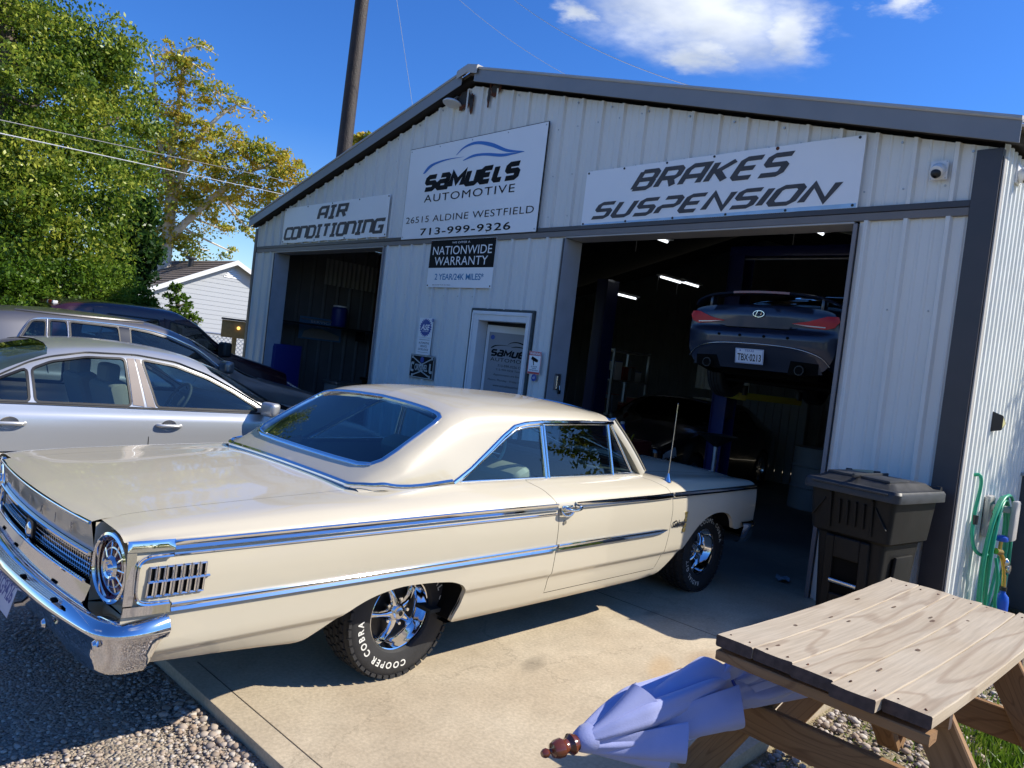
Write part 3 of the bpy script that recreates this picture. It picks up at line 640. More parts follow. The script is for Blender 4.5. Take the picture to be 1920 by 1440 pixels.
def mag_wheel(root, loc, right=True, spin=0.0, tspin=0.0):
    """chrome five-slot wheel with raised-letter tyre"""
    w=empty('wheel', loc, 0.0 if right else PI); w.parent=root
    t=make_tyre(w,.33,.186,.235); hw=.235/2
    arc_text('COOPER COBRA', .290, R(232)+spin, .047, LETTER_W, w, -hw-.001, .03,-1) if False else None
    for s_,a in (('COOPER COBRA',R(-130)),('RADIAL G/T',R(32))):
        arc_text(s_, .258, a+tspin, .046, LETTER_W, t, -hw*1.0-.0012, .03, 1)
    rim=lathe('rim', [(.190,-hw*.88),(.196,-hw*.84),(.194,-hw*.74),(.184,-hw*.70),(.178,-hw*.55),(.171,-hw*.45),(.163,-hw*.28),(.154,-hw*.20),(.150,-hw*.05),(.150,.03)], CHROME, w, n=48, axis='Y')
    lathe('brake_drum', [(.0,-.012),(.155,-.010),(.156,.06),(.0,.06)], BLACK, w, n=24, axis='Y')
    for k in range(5):
        a=2*PI*k/5+spin+.3; V=[];F=[]
        secs=[(.040,.026,-.066),(.070,.017,-.066),(.105,.015,-.055),(.132,.019,-.040),(.156,.030,-.026)]
        for r_,hwid,y_ in secs:
            for q_,dy in ((-1,.018),(-.8,.0),(-.25,-.010),(.25,-.010),(.8,.0),(1,.018)):
                c=np.array([math.cos(a),0,math.sin(a)]);tt=np.array([-math.sin(a),0,math.cos(a)]); V.append(c*r_+tt*hwid*q_+np.array([0,y_+dy,0]))
        for i in range(4):
            for j in range(5): F.append((i*6+j,i*6+j+1,(i+1)*6+j+1,(i+1)*6+j))
        sp_=mesh('spoke',V,F,CHROME,rim,45)
    hub=lathe('hub_cap', [(.0,-.098),(.020,-.098),(.030,-.092),(.034,-.080),(.046,-.072),(.050,-.055),(.05,-.03)], CHROME_S, w, n=24, axis='Y')
    lathe('hub_badge', [(.0,-.0995),(.013,-.0990)], BLACK, hub, n=20, axis='Y')
    for k in range(5):
        a=2*PI*(k+.5)/5+spin+.3; lathe('lug_nut', [(.0,-.070),(.008,-.070),(.010,-.06),(.010,-.03)], CHROME, w, n=8, axis='Y', loc=(.068*math.cos(a),0,.068*math.sin(a)))
    lathe('wheel_back', [(.0,.052),(.19,.05)], DARK, w, n=24, axis='Y')
    return w
def alloy_wheel(root, loc, R0=.32, rim=.205, right=True, w=.2, m=None, n=7):
    e=empty('wheel', loc, 0.0 if right else PI); e.parent=root; make_tyre(e,R0,rim,w,False); hw=w/2; m=m or CHROME_S
    r=lathe('rim', [(rim+.004,-hw*.85),(rim-.006,-hw*.7),(rim-.014,0),(rim-.02,.03),(.03,.035)], m, e, n=36, axis='Y')
    bm=bmesh.new()
    for k in range(n):
        a=2*PI*k/n; add_box(bm,(rim*.5*math.cos(a),-hw*.45,rim*.5*math.sin(a)),(rim*.95,.02,.035),rot=RY(-a),bevel=.006,seg=1)
    bm_obj('spokes',bm,m,r,40); lathe('hub_cap', [(0,-hw*.62),(.03,-hw*.6),(.035,-hw*.4)], m, e, n=16, axis='Y'); return e
# ------------------------------------------------------------------ ground
def sheet(name, x0,y0,x1,y1,z, m, n=1, disp=0.0, label=None):
    xs=np.linspace(x0,x1,n+1); ys=np.linspace(y0,y1,n+1); V=[(x,y,z+(RNG.random()-.5)*disp) for x in xs for y in ys]
    F=[(i*(n+1)+j,(i+1)*(n+1)+j,(i+1)*(n+1)+j+1,i*(n+1)+j+1) for i in range(n) for j in range(n)]
    o=mesh(name,V,F,m); tag(o,label,kind='structure'); return o
sheet('ground',-300,-300,300,300,-.075,DIRT)
sheet('gravel_lot',-14,-7,-.80,24,-.055,GRAVEL,60,.02)
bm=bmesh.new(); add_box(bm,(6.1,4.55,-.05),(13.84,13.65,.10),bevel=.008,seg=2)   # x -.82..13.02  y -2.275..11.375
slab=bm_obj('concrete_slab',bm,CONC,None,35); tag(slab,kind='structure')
# saw cut near the slab's edge
def sawcut(x0,y0,x1,y1):
    d=Vector((x1-x0,y1-y0,0)); L=d.length; a=math.atan2(d.y,d.x)
    o=box('joint',((x0+x1)/2,(y0+y1)/2,.0009),(L,.004,.0018),mat('joint shadow line',(.10,.08,.055),.9) if 'joint shadow line' not in MATS else MATS['joint shadow line'],slab,RZ(a)); return o
sawcut(-.70,-2.2,-.70,-.15); sawcut(2.30,-2.2,2.30,6.0)
def pebbles(name, n, fx, size, m, z=-.05, label=None, zf=None):
    V=[];F=[]
    base=np.array([(1,0,0),(-1,0,0),(0,1,0),(0,-1,0),(0,0,1),(0,0,-1)],float)
    t=(1+5**.5)/2; ico=np.array([(-1,t,0),(1,t,0),(-1,-t,0),(1,-t,0),(0,-1,t),(0,1,t),(0,-1,-t),(0,1,-t),(t,0,-1),(t,0,1),(-t,0,-1),(-t,0,1)],float)/1.9
    icf=[(0,11,5),(0,5,1),(0,1,7),(0,7,10),(0,10,11),(1,5,9),(5,11,4),(11,10,2),(10,7,6),(7,1,8),(3,9,4),(3,4,2),(3,2,6),(3,6,8),(3,8,9),(4,9,5),(2,4,11),(6,2,10),(8,6,7),(9,8,1)]
    icf=np.array(icf); Vs=[];Fs=[]
    k=0
    while k<n:
        p=fx()
        if p is None: continue
        s=size*(.45+RNG.random()**3*1.9)*(p[2] if len(p)>2 else 1)
        A=RNG.normal(size=(3,3)); Q,_=np.linalg.qr(A); S=np.diag([1,.8+.3*RNG.random(),.5+.3*RNG.random()])
        v=(ico*(1+.22*(RNG.random((12,1))-.5)))@Q@S*s; v[:,2]*=.8; v+=np.array([p[0],p[1],z+s*.28]); Vs.append(v); Fs.append(icf+12*k); k+=1
    V=np.concatenate(Vs);F=np.concatenate(Fs); me=bpy.data.meshes.new(name); me.vertices.add(len(V)); me.vertices.foreach_set('co',V.ravel().astype(np.float32))
    me.loops.add(len(F)*3); me.loops.foreach_set('vertex_index',F.ravel().astype(np.int32)); me.polygons.add(len(F)); me.polygons.foreach_set('loop_start',np.arange(0,len(F)*3,3,dtype=np.int32)); me.update(); me.validate()
    o=link(name,me,m); tag(o,label,'gravel',kind='stuff'); return o
def gr_a():
    x=-.85-RNG.random()**1.25*2.1; y=-1.75+RNG.random()*3.6; return (x,y,1.0+ (.9 if (x>-1.02 and y<-.4 and RNG.random()<.25) else 0))
pebbles('gravel',34000,gr_a,.0058,PEBBLE,-.054,'loose pale crushed gravel behind the cream coupe beside the slab')
def gr_b():
    x=.45+RNG.random()*3.2; y=-2.31-RNG.random()**1.3*1.5; return (x,y,1.0+.5*RNG.random())
pebbles('loose_stones',5600,gr_b,.0088,PEBBLE,-.066,'loose pale stones under the picnic table')
def grass(name, n, fx, h, m, label):
    V=[];F=[];k=0
    while k<n:
        p=fx(); 
        if p is None: continue
        a=RNG.random()*2*PI; w=.0035+.003*RNG.random(); hh=h*(.4+RNG.random())*(p[2] if len(p)>2 else 1); lx,ly=(RNG.normal()*.3*hh,RNG.normal()*.3*hh); c,s=math.cos(a)*w,math.sin(a)*w
        b=len(V); V+=[(p[0]-c,p[1]-s,-.075),(p[0]+c,p[1]+s,-.075),(p[0]+lx*.4+c*.8,p[1]+ly*.4+s*.8,-.075+hh*.6),(p[0]+lx*.4-c*.8,p[1]+ly*.4-s*.8,-.075+hh*.6),(p[0]+lx,p[1]+ly,-.075+hh)]
        F+=[(b,b+1,b+2,b+3),(b+3,b+2,b+4)]; k+=1
    o=mesh(name,V,F,m); tag(o,label,'grass',kind='stuff'); return o
cl=[(2.2,-3.15),(1.95,-3.35),(2.5,-3.0),(2.2,-3.6),(2.7,-3.5)]
def g_a():
    c=cl[RNG.integers(len(cl))]; return (c[0]+RNG.normal()*.22,c[1]+RNG.normal()*.16)
grass('grass',3000,g_a,.085,GRASSM,'tufts of green grass growing behind the picnic table')
def g_b():
    x=.9+RNG.random()*2.6; y=-2.35-RNG.random()*1.2; return (x,y,.5)
grass('short_grass',1300,g_b,.05,GRASSM,'thin short grass blades among the stones under the table')
def g_c():
    return (4.25+RNG.random()*2.0,-2.26-abs(RNG.normal())*.06-.02,1.0)
grass('wall_weeds',420,g_c,.16,GRASSM,'weeds along the foot of the sunlit side wall')

# ------------------------------------------------------------------ shop building (local x = inwards, y = to the left along the front, z = up)
WA=-.053; WD=4.05; SR=-2.14; SL=10.46; APX=4.16; DEP=9.2
shop=empty('auto_shop_building',(WD*math.cos(WA),WD*math.sin(WA),0),WA,'long white corrugated metal garage with a low gable and two open bays','building')
ZH0,ZH1=3.20,3.275      # header trim
def ztop(s): return 3.66+.255*min(s-SR,SL-s)
def rib_profile(a,b):
    """breakpoints (s, height) of the ribbed sheet between a and b"""
    pts=[]; k0=math.floor((a-SR)/.305)-1; s=SR+k0*.305
    while s<b+.4:
        pts+=[(s-.030,0),(s-.015,.034),(s+.015,.034),(s+.030,0)]
        for q in (.105,.20): pts+=[(s+q-.016,0),(s+q-.007,.006),(s+q+.007,.006),(s+q+.016,0)]
        s+=.305
    xs=[p[0] for p in pts]; hs=[p[1] for p in pts]
    inner=[p for p in pts if a<p[0]<b]; ha=float(np.interp(a,xs,hs)); hb=float(np.interp(b,xs,hs))
    return [(a,ha)]+inner+[(b,hb)]
SHEETW=.915
def clad(a,b,z0,z1,name='cladding_sheet'):
    """front sheets between s=a and b; z1 number or function"""
    k=math.floor((a-SR)/SHEETW); s=a
    while s<b-1e-4:
        e=min(b,SR+(math.floor((s-SR)/SHEETW+1e-6)+1)*SHEETW); pr=rib_profile(s,e); lap=.0012*(int((s-SR)/SHEETW+.01)%2)
        V=[];F=[]
        if callable(z1) and s<APX<e: pr=sorted(pr+[(APX,float(np.interp(APX,[p[0] for p in pr],[p[1] for p in pr])))])
        for q,h in pr:
            zt=z1(q) if callable(z1) else z1; V+=[(-h-lap,q,z0),(-h-lap,q,zt)]
        for i in range(len(pr)-1): F.append((2*i+1,2*i+3,2*i+2,2*i))
        mesh(name,V,F,WALLM,shop); s=e
clad(SR+.02,SL-.02,ZH1,ztop)
clad(SR+.17,-1.165,0,ZH0-.025); clad(2.155,2.50,0,ZH0-.025); clad(3.66,5.885,0,ZH0-.025); clad(9.53,SL-.10,0,ZH0-.025); clad(2.50,3.66,2.30,ZH0-.025)
# screws on the cladding
bm=bmesh.new()
for zz in (.45,1.05,2.45,3.42,3.9,4.45):
    s=SR+.06
    while s<SL:
        ok = (zz>3.3 and zz<ztop(s)-.08) or (zz<3.1 and (s<-1.2 or 2.2<s<2.45 or 3.7<s<5.85 or 9.6<s<10.3))
        if ok: add_cyl(bm,(-.001,s,zz),(-.007,s,zz),.009,.007,6)
        s+=.305
for i in range(24):
    q=SR+.2+i*.52
    add_cyl(bm,(-.004,q,ztop(q)-.05),(-.016,q,ztop(q)-.05),.012,.010,6)
sc_=bm_obj('screws',bm,STEEL,shop); sc_['kind']='stuff'
def bx(name,x0,x1,y0,y1,z0,z1,m,parent=shop,bev=.003): return box(name,((x0+x1)/2,(y0+y1)/2,(z0+z1)/2),(abs(x1-x0),abs(y1-y0),abs(z1-z0)),m,parent,None,bev,1)
bx('header_trim',-.040,.0,SR+.165,SL-.10,ZH0+.038,ZH1+.012,TRIM); bx('header_flashing',-.032,.0,SR+.168,SL-.103,ZH0-.028,ZH0+.036,mat('brown header flashing',(.17,.155,.15),.5,noise=(4,.1)))
bx('corner_post',-.045,.03,SR-.006,SR+.165,0,ztop(SR+.1)-.03,TRIM); bx('corner_post',-.045,.03,SL-.10,SL+.006,0,ztop(SL-.05)-.03,TRIM)
bx('corner_flashing',-.018,.085,SR-.020,SR-.008,0,3.60,FASCL)
# bay jambs and heads
for a,b in ((-1.13,2.14),(5.90,9.52)):
    bx('bay_jamb',-.036,.26,b,b+.012,0,ZH0-.047,JAMB); bx('bay_jamb',-.036,.26,a-.012,a,0,ZH0-.047,JAMB)
    bx('bay_jamb_edge',-.050,-.037,b+.002,b+.028,0,ZH0-.05,TRIM); bx('bay_jamb_edge',-.050,-.037,a-.036,a-.002,0,ZH0-.05,mat('taupe edge trim',(.20,.185,.19),.5) if 'taupe edge trim' not in MATS else MATS['taupe edge trim'])
    bx('bay_head',-.030,.26,a,b,ZH0-.046,ZH0-.029,FASCL)
# side wall (sunlit, fine ribs)
def side_wall(s, out, d0, d1, zt, m):
    V=[];F=[];d=d0;k=0;pitch=.1016
    while d<d1:
        for q,h in ((0,0),(.030,0),(.042,.020),(.074,.020),(.086,0)):
            V+=[(d+q,s+out*h,0),(d+q,s+out*h,zt)]
        d+=pitch
    for i in range(len(V)//2-1): F.append((2*i,2*i+2,2*i+3,2*i+1) if out<0 else (2*i+1,2*i+3,2*i+2,2*i))
    return mesh('side_wall',V,F,m,shop)
side_wall(SR-.002,-1,.0,DEP,3.70,WALLS); side_wall(SL+.002,1,.0,DEP,3.70,WALLS)
# back wall with inner faces, dark inside
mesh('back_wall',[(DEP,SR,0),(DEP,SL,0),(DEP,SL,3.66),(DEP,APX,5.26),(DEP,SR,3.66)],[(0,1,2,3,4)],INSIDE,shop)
def ribbed_inner(name, x0,y0,x1,y1,z0,z1,nx,ny,m,pitch=.3):
    """inner liner from (x0,y0) to (x1,y1), ribs towards (nx,ny)"""
    L=math.hypot(x1-x0,y1-y0); ux,uy=(x1-x0)/L,(y1-y0)/L; V=[];F=[];d=0
    while d<L-.01:
        for q,h in ((0,0),(.03,.028),(.06,.028),(.09,0),(pitch-.001,0)):
            e=min(d+q,L); V+=[(x0+ux*e+nx*h,y0+uy*e+ny*h,z0),(x0+ux*e+nx*h,y0+uy*e+ny*h,z1)]
        d+=pitch
    for i in range(len(V)//2-1): F.append((2*i,2*i+2,2*i+3,2*i+1))
    return mesh(name,V,F,m,shop)
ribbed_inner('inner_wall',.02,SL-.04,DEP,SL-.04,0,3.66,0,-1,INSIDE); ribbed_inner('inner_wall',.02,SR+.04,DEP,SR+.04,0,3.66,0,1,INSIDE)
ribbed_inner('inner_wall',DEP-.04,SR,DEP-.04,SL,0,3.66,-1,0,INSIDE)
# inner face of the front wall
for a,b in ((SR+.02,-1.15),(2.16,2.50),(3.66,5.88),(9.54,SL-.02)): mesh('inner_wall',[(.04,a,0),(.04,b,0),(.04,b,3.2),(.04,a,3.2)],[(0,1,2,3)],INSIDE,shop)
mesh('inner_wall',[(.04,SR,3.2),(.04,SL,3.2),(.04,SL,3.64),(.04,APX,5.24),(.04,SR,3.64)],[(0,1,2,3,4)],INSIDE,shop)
# office partition beside the middle door
bx('inner_wall',.05,1.6,3.75,3.81,0,2.6,INSIDE)
# roof: two slopes, ribbed, plus rake trim
def zr(s): return 3.74+.257*min(s-(SR-.13),(SL+.13)-s)
for nm,a,b in (('roof',SR-.13,APX),('roof',SL+.13,APX)):
    V=[];F=[];nd=int((DEP+.35)/.3)
    for i in range(nd+1):
        d=-.10+i*.3
        for q,h in ((0,0),(.03,.03),(.06,.03),(.09,0)):
            V+=[(d+q,a,zr(a)+.03+h),(d+q,b,zr(b)+.03+h)]
    for i in range(len(V)//2-1): F.append((2*i,2*i+2,2*i+3,2*i+1))
    mesh(nm,V,F,FASCL,shop)
    mesh('roof_lining',[(-.10,a,zr(a)-.02),(-.10,b,zr(b)-.02),(DEP+.1,b,zr(b)-.02),(DEP+.1,a,zr(a)-.02)],[(0,1,2,3)],SOFF,shop)
def rake(a,b):
    """rake trim from eave s=a up to s=b, hung in front of the wall"""
    ang=math.atan2(zr(b)-zr(a),b-a); n=14; P=[];
    for i in range(n+1): s=a+(b-a)*i/n; P.append((-.115,s,zr(s)))
    prof=[(.0,.075),(.028,.075),(.028,.060),(.034,-.095),(.030,-.100),(.024,-.095),(.020,.055),(.0,.06)]
    nr=[(-1,0,0)]*len(P); up=[(0,-math.sin(ang)*np.sign(b-a)*np.sign(1) if False else 0,1)]*len(P)
    sweep('rake_trim',P,nr,up,prof,FASC,shop)
    cp=[(-.04,.062),(.036,.062),(.042,.074),(.036,.096),(-.04,.104)]
    sweep('rake_cap',P,nr,up,cp,FASCL,shop)
rake(SR-.125,APX-.13); rake(SL+.125,APX+.13)
P=[(-.125,APX+q,zr(APX)-abs(q)*.24+.004) for q in (-.21,-.14,-.07,-.03,0,.03,.07,.14,.21)]
sweep('ridge_cap',P,[(-1,0,0)]*9,[(0,0,1)]*9,[(-.06,.070),(.045,.070),(.050,-.005),(.054,-.005),(.058,.085),(.045,.110),(-.06,.112)],FASCL,shop)
# soffit strip under the rake
for a,b in ((SR-.12,APX),(SL+.12,APX)):
    mesh('soffit',[(-.10,a,zr(a)-.075),(-.10,b,zr(b)-.075),(.02,b,zr(b)-.075),(.02,a,zr(a)-.075)],[(0,1,2,3)],SOFF,shop)
# rusted-out holes at the peak
def ragged(name,pts,x,m):
    V=[(x,a,b) for a,b in pts]; return mesh(name,V,[tuple(range(len(V)))],m,shop)
def rag(c,rw,rh,seed,n=22,drip=()):
    r=random.Random(seed); out=[]
    for i in range(n):
        a=2*PI*i/n; k=.75+.45*r.random(); out.append((c[0]+rw*k*math.cos(a),c[1]+rh*k*math.sin(a)))
    return out
for c,rw,rh,sd in (((4.33,5.10),.20,.12,1),((4.17,5.03),.05,.13,2),((3.70,5.13),.10,.09,3),((3.82,5.07),.035,.14,4)):
    ragged('rust_patch',rag(c,rw,rh,sd),-.031,RUST); ragged('rust_hole',rag((c[0],c[1]+.02),rw*.8,rh*.75,sd+9),-.0335,SOFF)
# person door: ragged foam line, white frame, leaf swung inwards
ftrim=mat('dark foam seal',(.07,.085,.085),.9,noise=(20,.3),bump=(40,.8,.01))
bx('door_seal',-.034,.02,2.505,2.535,0,2.275,ftrim); bx('door_seal',-.034,.02,3.625,3.655,0,2.275,ftrim); bx('door_seal',-.034,.02,2.505,3.655,2.277,2.305,ftrim)
fr=bx('door_frame',-.044,.12,3.49,3.623,0,2.272,WHITEP); bx('door_frame',-.044,.12,2.537,2.615,0,2.272,WHITEP); bx('door_frame',-.043,.12,2.617,3.488,2.150,2.272,WHITEP)
bx('frame_moulding',-.056,-.045,3.585,3.615,0,2.25,WHITEP); bx('frame_moulding',-.056,-.045,2.545,2.565,0,2.25,WHITEP); bx('frame_moulding',-.056,-.045,2.566,3.584,2.225,2.25,WHITEP)
leaf=empty('office_door',(.13,3.48,0),0); leaf.parent=shop; leaf.rotation_euler=(0,0,R(-78))
# leaf local: x along the leaf away from hinge ... rotate so +x points inwards-right
leaf.rotation_euler=(0,0,R(-72))
box('door_leaf',(.43,0,1.06),(.86,.045,2.1),WHITEP,leaf,bevel=.004,seg=1)
# ------------------------------------------------------------------ signs on the front (local x = right, y = up, z = out)
SB=shop.matrix_world if False else (Matrix.Translation(shop.location) @ Matrix.Rotation(WA,4,'Z'))
def on_wall(name, s, z, out, label, cat, group=None):
    e=empty(name,(0,0,0),0,label,cat,group); B=Matrix(((0,0,-1,-out),(-1,0,0,s),(0,1,0,z),(0,0,0,1))); e.matrix_world=SB@B; return e
def board(parent, w, h, m, sag=0.0, t=.004, cx=0, cy=0, name='sign_board', wav=0.0):
    nx=24; V=[];F=[]
    for i in range(nx+1):
        x=-w/2+w*i/nx
        for y in (-h/2,h/2):
            q=-sag*(1-(2*x/w)**2) + wav*math.sin(i*1.3)*(1 if y<0 else .3)
            V+=[(cx+x,cy+y+q,0),(cx+x,cy+y+q,-t)]
    for i in range(nx):
        a=4*i;b=a+4; F+=[(a,b,b+2,a+2),(a+1,a+3,b+3,b+1),(a,a+1,b+1,b),(a+2,b+2,b+3,a+3)]
    F+=[(0,2,3,1),(4*nx,4*nx+1,4*nx+3,4*nx+2)]
    return mesh(name,V,F,m,parent)
def bolts(parent, pts, r=.012, m=None):
    for x,y in pts: cyl('grommet',(x,y,.0),(x,y,.006),r,m or BLACK,parent,n=10)
OUT=.040
# air conditioning banner
g=on_wall('banner_sign',7.575,3.635,OUT,'long white banner reading AIR CONDITIONING over the left bay','banner')
board(g,3.43,.64,SIGNW,.0,wav=.006)
stroke_text('lettering','AIR',1.04,.235,.03,.155,.003,SIGNG,g,.125,.26,.16,'2'); stroke_text('lettering','CONDITIONING',3.33,.235,0,-.150,.003,SIGNG,g,.125,.20,.16,'2')
bolts(g,[(-1.68,.29),(-.85,.30),(0,.30),(.85,.30),(1.68,.29),(-1.68,-.29),(-.5,-.30),(.5,-.3),(1.68,-.29)])
# main sign
g=on_wall('shop_sign',4.025,3.90,OUT+.012,'large square white sign with blue car outline reading SAMUELS AUTOMOTIVE under the gable','sign')
board(g,2.81,1.305,SIGNW,t=.012); 
f=box('sign_edge',(1.408,0,-.006),(.008,1.31,.016),BLACK,g); box('sign_edge',(0,.656,-.006),(2.81,.006,.016),BLACK,g)
def blade(name, top, bot, m, parent, z=.003):
    t_=smooth_path([(a,b,0) for a,b in top],6); b_=smooth_path([(a,b,0) for a,b in bot],6); n=min(len(t_),len(b_)); V=[];F=[]
    for i in range(n): V+=[(t_[i][0],t_[i][1],z),(b_[i][0],b_[i][1],z)]
    for i in range(n-1): F.append((2*i,2*i+1,2*i+3,2*i+2))
    return mesh(name,V,F,m,parent)
def car_line(parent, k=1.0, cx=0, cy=0, m=SIGNB):
    T=lambda L:[(cx+a*k,cy+b*k) for a,b in L]
    blade('car_outline',T([(-1.04,.272),(-.93,.365),(-.78,.405),(-.50,.425),(-.14,.413)]),T([(-.985,.272),(-.86,.345),(-.72,.382),(-.48,.408),(-.14,.411)]),m,parent)
    blade('car_outline',T([(-.32,.452),(-.17,.548),(.08,.588),(.40,.530),(.72,.410),(1.035,.345)]),T([(-.30,.455),(-.15,.528),(.10,.548),(.40,.478),(.72,.372),(1.035,.340)]),m,parent)
    blade('car_outline',T([(-.16,.365),(.05,.418),(.32,.408),(.62,.365),(.85,.350),(1.035,.342)]),T([(-.14,.358),(.07,.385),(.30,.375),(.62,.325),(.85,.328),(1.035,.339)]),m,parent)
car_line(g)
stroke_text('lettering','SaMUELS',1.97,.260,.02,.135,.003,SIGNK,g,.19,.36,.20)
text('lettering','AUTOMOTIVE',1.88,.105,0,-.093,.003,SIGNK,g,.0,.0,1.15)
text('lettering','26515 ALDINE WESTFIELD',2.65,.090,0,-.382,.003,SIGNK,g,-.004,0,1.08)
text('lettering','713-999-9326',1.89,.100,0,-.562,.003,SIGNK,g,.012,0,1.1)
bolts(g,[(x,y) for x in (-1.37,-.7,0,.7,1.37) for y in (.62,)]+[(-1.37,-.62),(1.37,-.62),(.5,-.62)],.009,STEEL)
# warranty sign
g=on_wall('warranty_sign',4.01,2.885,OUT,'black and white sign reading NATIONWIDE WARRANTY below the big shop sign','sign')
board(g,1.37,.65,SIGNW,t=.005); mesh('sign_panel',[(-.683,-.058,.0008),(.683,-.058,.0008),(.683,.322,.0008),(-.683,.322,.0008)],[(0,1,2,3)],SIGNK,g)
text('lettering','WE OFFER A',.38,.026,-.02,.282,.002,SIGNW,g,0); text('lettering','NATIONWIDE',1.24,.115,0,.180,.002,SIGNW,g,.0,0,1.02); text('lettering','WARRANTY',1.12,.115,0,.035,.002,SIGNW,g,.0,0,1.02)
text('lettering','2 YEAR/24K MILES*',1.03,.088,0,-.178,.002,SIGNB2,g,.012,0,.95); text('lettering','SEE SHOP FOR DETAILS',.40,.012,-.35,-.292,.002,SIGNK,g,0)
bolts(g,[(-.66,.30),(.66,.30),(-.66,-.30),(.66,-.30)],.010,RUST)
# brakes suspension banner
g=on_wall('banner_sign',.39,3.585,OUT,'long white banner reading BRAKES SUSPENSION over the right bay with faded charcoal letters','banner')
board(g,3.06,.605,SIGNW,.0,wav=.004)
mesh('faded_blue_edge',[(-1.52,-.300,.0008),(1.52,-.300,.0008),(1.52,-.262,.0008),(-1.52,-.285,.0008)],[(0,1,2,3)],mat('faded blue print',(.33,.55,.78),.4,noise=(6,.2)),g)
stroke_text('lettering','BRAKES',1.81,.215,.02,.135,.003,SIGNG,g,.125,.34,.42); stroke_text('lettering','SUSPENSION',2.78,.215,.0,-.150,.003,SIGNG,g,.125,.34,.42)
bolts(g,[(-1.50,.28),(-1.0,.285),(-.45,.285),(.1,.285),(1.48,.285),(-1.50,-.285),(-.9,-.285),(-.3,-.285),(.3,-.285),(.9,-.285),(1.49,-.28)]); cyl('rusty_grommet',(.75,.283,0),(.75,.283,.006),.016,RUST,g,n=10)
# certification sign (gear) and its lower plate
g=on_wall('certification_sign',4.60,1.995,OUT,'small white sign with blue gear emblem reading ASE left of the office door','sign')
board(g,.315,.27,SIGNW,t=.003); gv=[];n=22
for i in range(n*4):
    a=2*PI*i/(n*4); r=.132 if (i%4) in (1,2) else .112; gv.append((r*1.02*math.cos(a),r*math.sin(a)*.98,.0012))
mesh('gear_emblem',gv,[tuple(range(len(gv)))],SIGNB if False else DKBLUE,g); mesh('emblem_band',[(-.115,-.042,.0018),(.115,-.042,.0018),(.115,.048,.0018),(-.115,.048,.0018)],[(0,1,2,3)],DKBLUE,g)
text('lettering','ASE',.205,.082,0,.005,.003,SIGNW,g,.03,.25); text('lettering','CERTIFIED',.15,.016,0,-.052,.003,SIGNW,g,.01)
gp=cyl('blue_dot',(.148,.108,.001),(.148,.108,.004),.024,DKBLUE,g,n=20); lathe('dot_ring',[(.008,.0045),(.013,.0045)],SIGNW,g,n=16,loc=(.148,.108,0))
g2=on_wall('service_plate',4.60,1.735,OUT,'small white plate with three dark lines of print below the blue gear sign','sign')
board(g2,.315,.235,SIGNW,t=.003); 
for y,s_,w in ((.045,'AUTOMOTIVE',.235),(.0,'SERVICE',.15),(-.045,'EXCELLENCE',.235)): text('lettering',s_,w,.028,0,y,.0015,SIGNK,g2,.0)
box('rule_line',(0,.09,.001),(.24,.004,.001),SIGNK,g2); box('rule_line',(0,-.085,.001),(.24,.004,.001),SIGNK,g2)
# tool brand tin sign
g=on_wall('tin_sign',4.588,1.448,OUT+.004,'square black tin sign with crossed wrenches reading CORNWELL below the gear sign','sign')
board(g,.55,.325,SIGNK,t=.004); TS=mat('pale tin print',(.42,.45,.44),.5,noise=(20,.3))
for a,b,c,d in ((-.268,.0,.012,.31),(.268,0,.012,.31),(0,.152,.55,.012),(0,-.152,.55,.012)): box('tin_border',(a,b,.0008),(c,d,.0012),TS,g)
def wrench(x0,y0,x1,y1):
    d=Vector((x1-x0,y1-y0,0)); L=d.length; ang=math.atan2(d.y,d.x); bmw=bmesh.new(); add_box(bmw,((x0+x1)/2,(y0+y1)/2,.0016),(L,.016,.0014),RZ(ang)); add_cyl(bmw,(x0,y0,.001),(x0,y0,.0024),.020,n=12); add_cyl(bmw,(x1,y1,.001),(x1,y1,.0024),.016,n=12); bm_obj('wrench_print',bmw,TS,g)
wrench(-.225,.125,.03,.02); wrench(.225,.125,-.03,.02); wrench(-.20,-.128,.02,-.055); wrench(.20,-.128,-.02,-.055)
cyl('shield_print',(0,.098,.001),(0,.098,.0032),.045,DKBLUE,g,n=6)
stroke_text('lettering','C',.075,.135,-.215,-.012,.0022,TS,g,.16,.3,0,'2'); text('lettering','ORNWEL',.30,.095,-.005,-.012,.0036,TS,g,.03); stroke_text('lettering','L',.075,.135,.215,-.012,.0022,TS,g,.16,.3,0)
# camera warning notice
g=on_wall('warning_sign',2.395,1.69,OUT,'small red and white surveillance warning notice right of the office door','sign')
board(g,.205,.27,SIGNW,t=.002); mesh('red_band',[(-.1,.085,.0006),(.1,.085,.0006),(.1,.133,.0006),(-.1,.133,.0006)],[(0,1,2,3)],SIGNR,g); mesh('red_band',[(-.1,-.133,.0006),(.1,-.133,.0006),(.1,-.108,.0006),(-.1,-.108,.0006)],[(0,1,2,3)],SIGNR,g)
for a in (-.099,.099): box('red_edge',(a,0,.0006),(.006,.22,.001),SIGNR,g)
text('lettering','WARNING',.18,.034,0,.108,.0012,SIGNW,g,.02)
bmw=bmesh.new(); add_box(bmw,(-.008,.042,.0012),(.085,.038,.0014),RZ(R(-20)),.006); add_cyl(bmw,(.040,.026,.001),(.040,.026,.0024),.018,n=12); add_box(bmw,(-.015,.0,.0012),(.013,.06,.0014),RZ(R(15))); bm_obj('camera_pictogram',bmw,SIGNK,g)
for y,s_,w in ((-.045,'24 HOUR',.10),(-.066,'VIDEO',.07),(-.088,'SURVEILLANCE',.15)): text('lettering',s_,w,.013,0,y,.0012,SIGNK,g,.01)
g=on_wall('round_sticker',2.377,1.515,OUT,'small round blue sticker below the red and white warning notice','sticker')
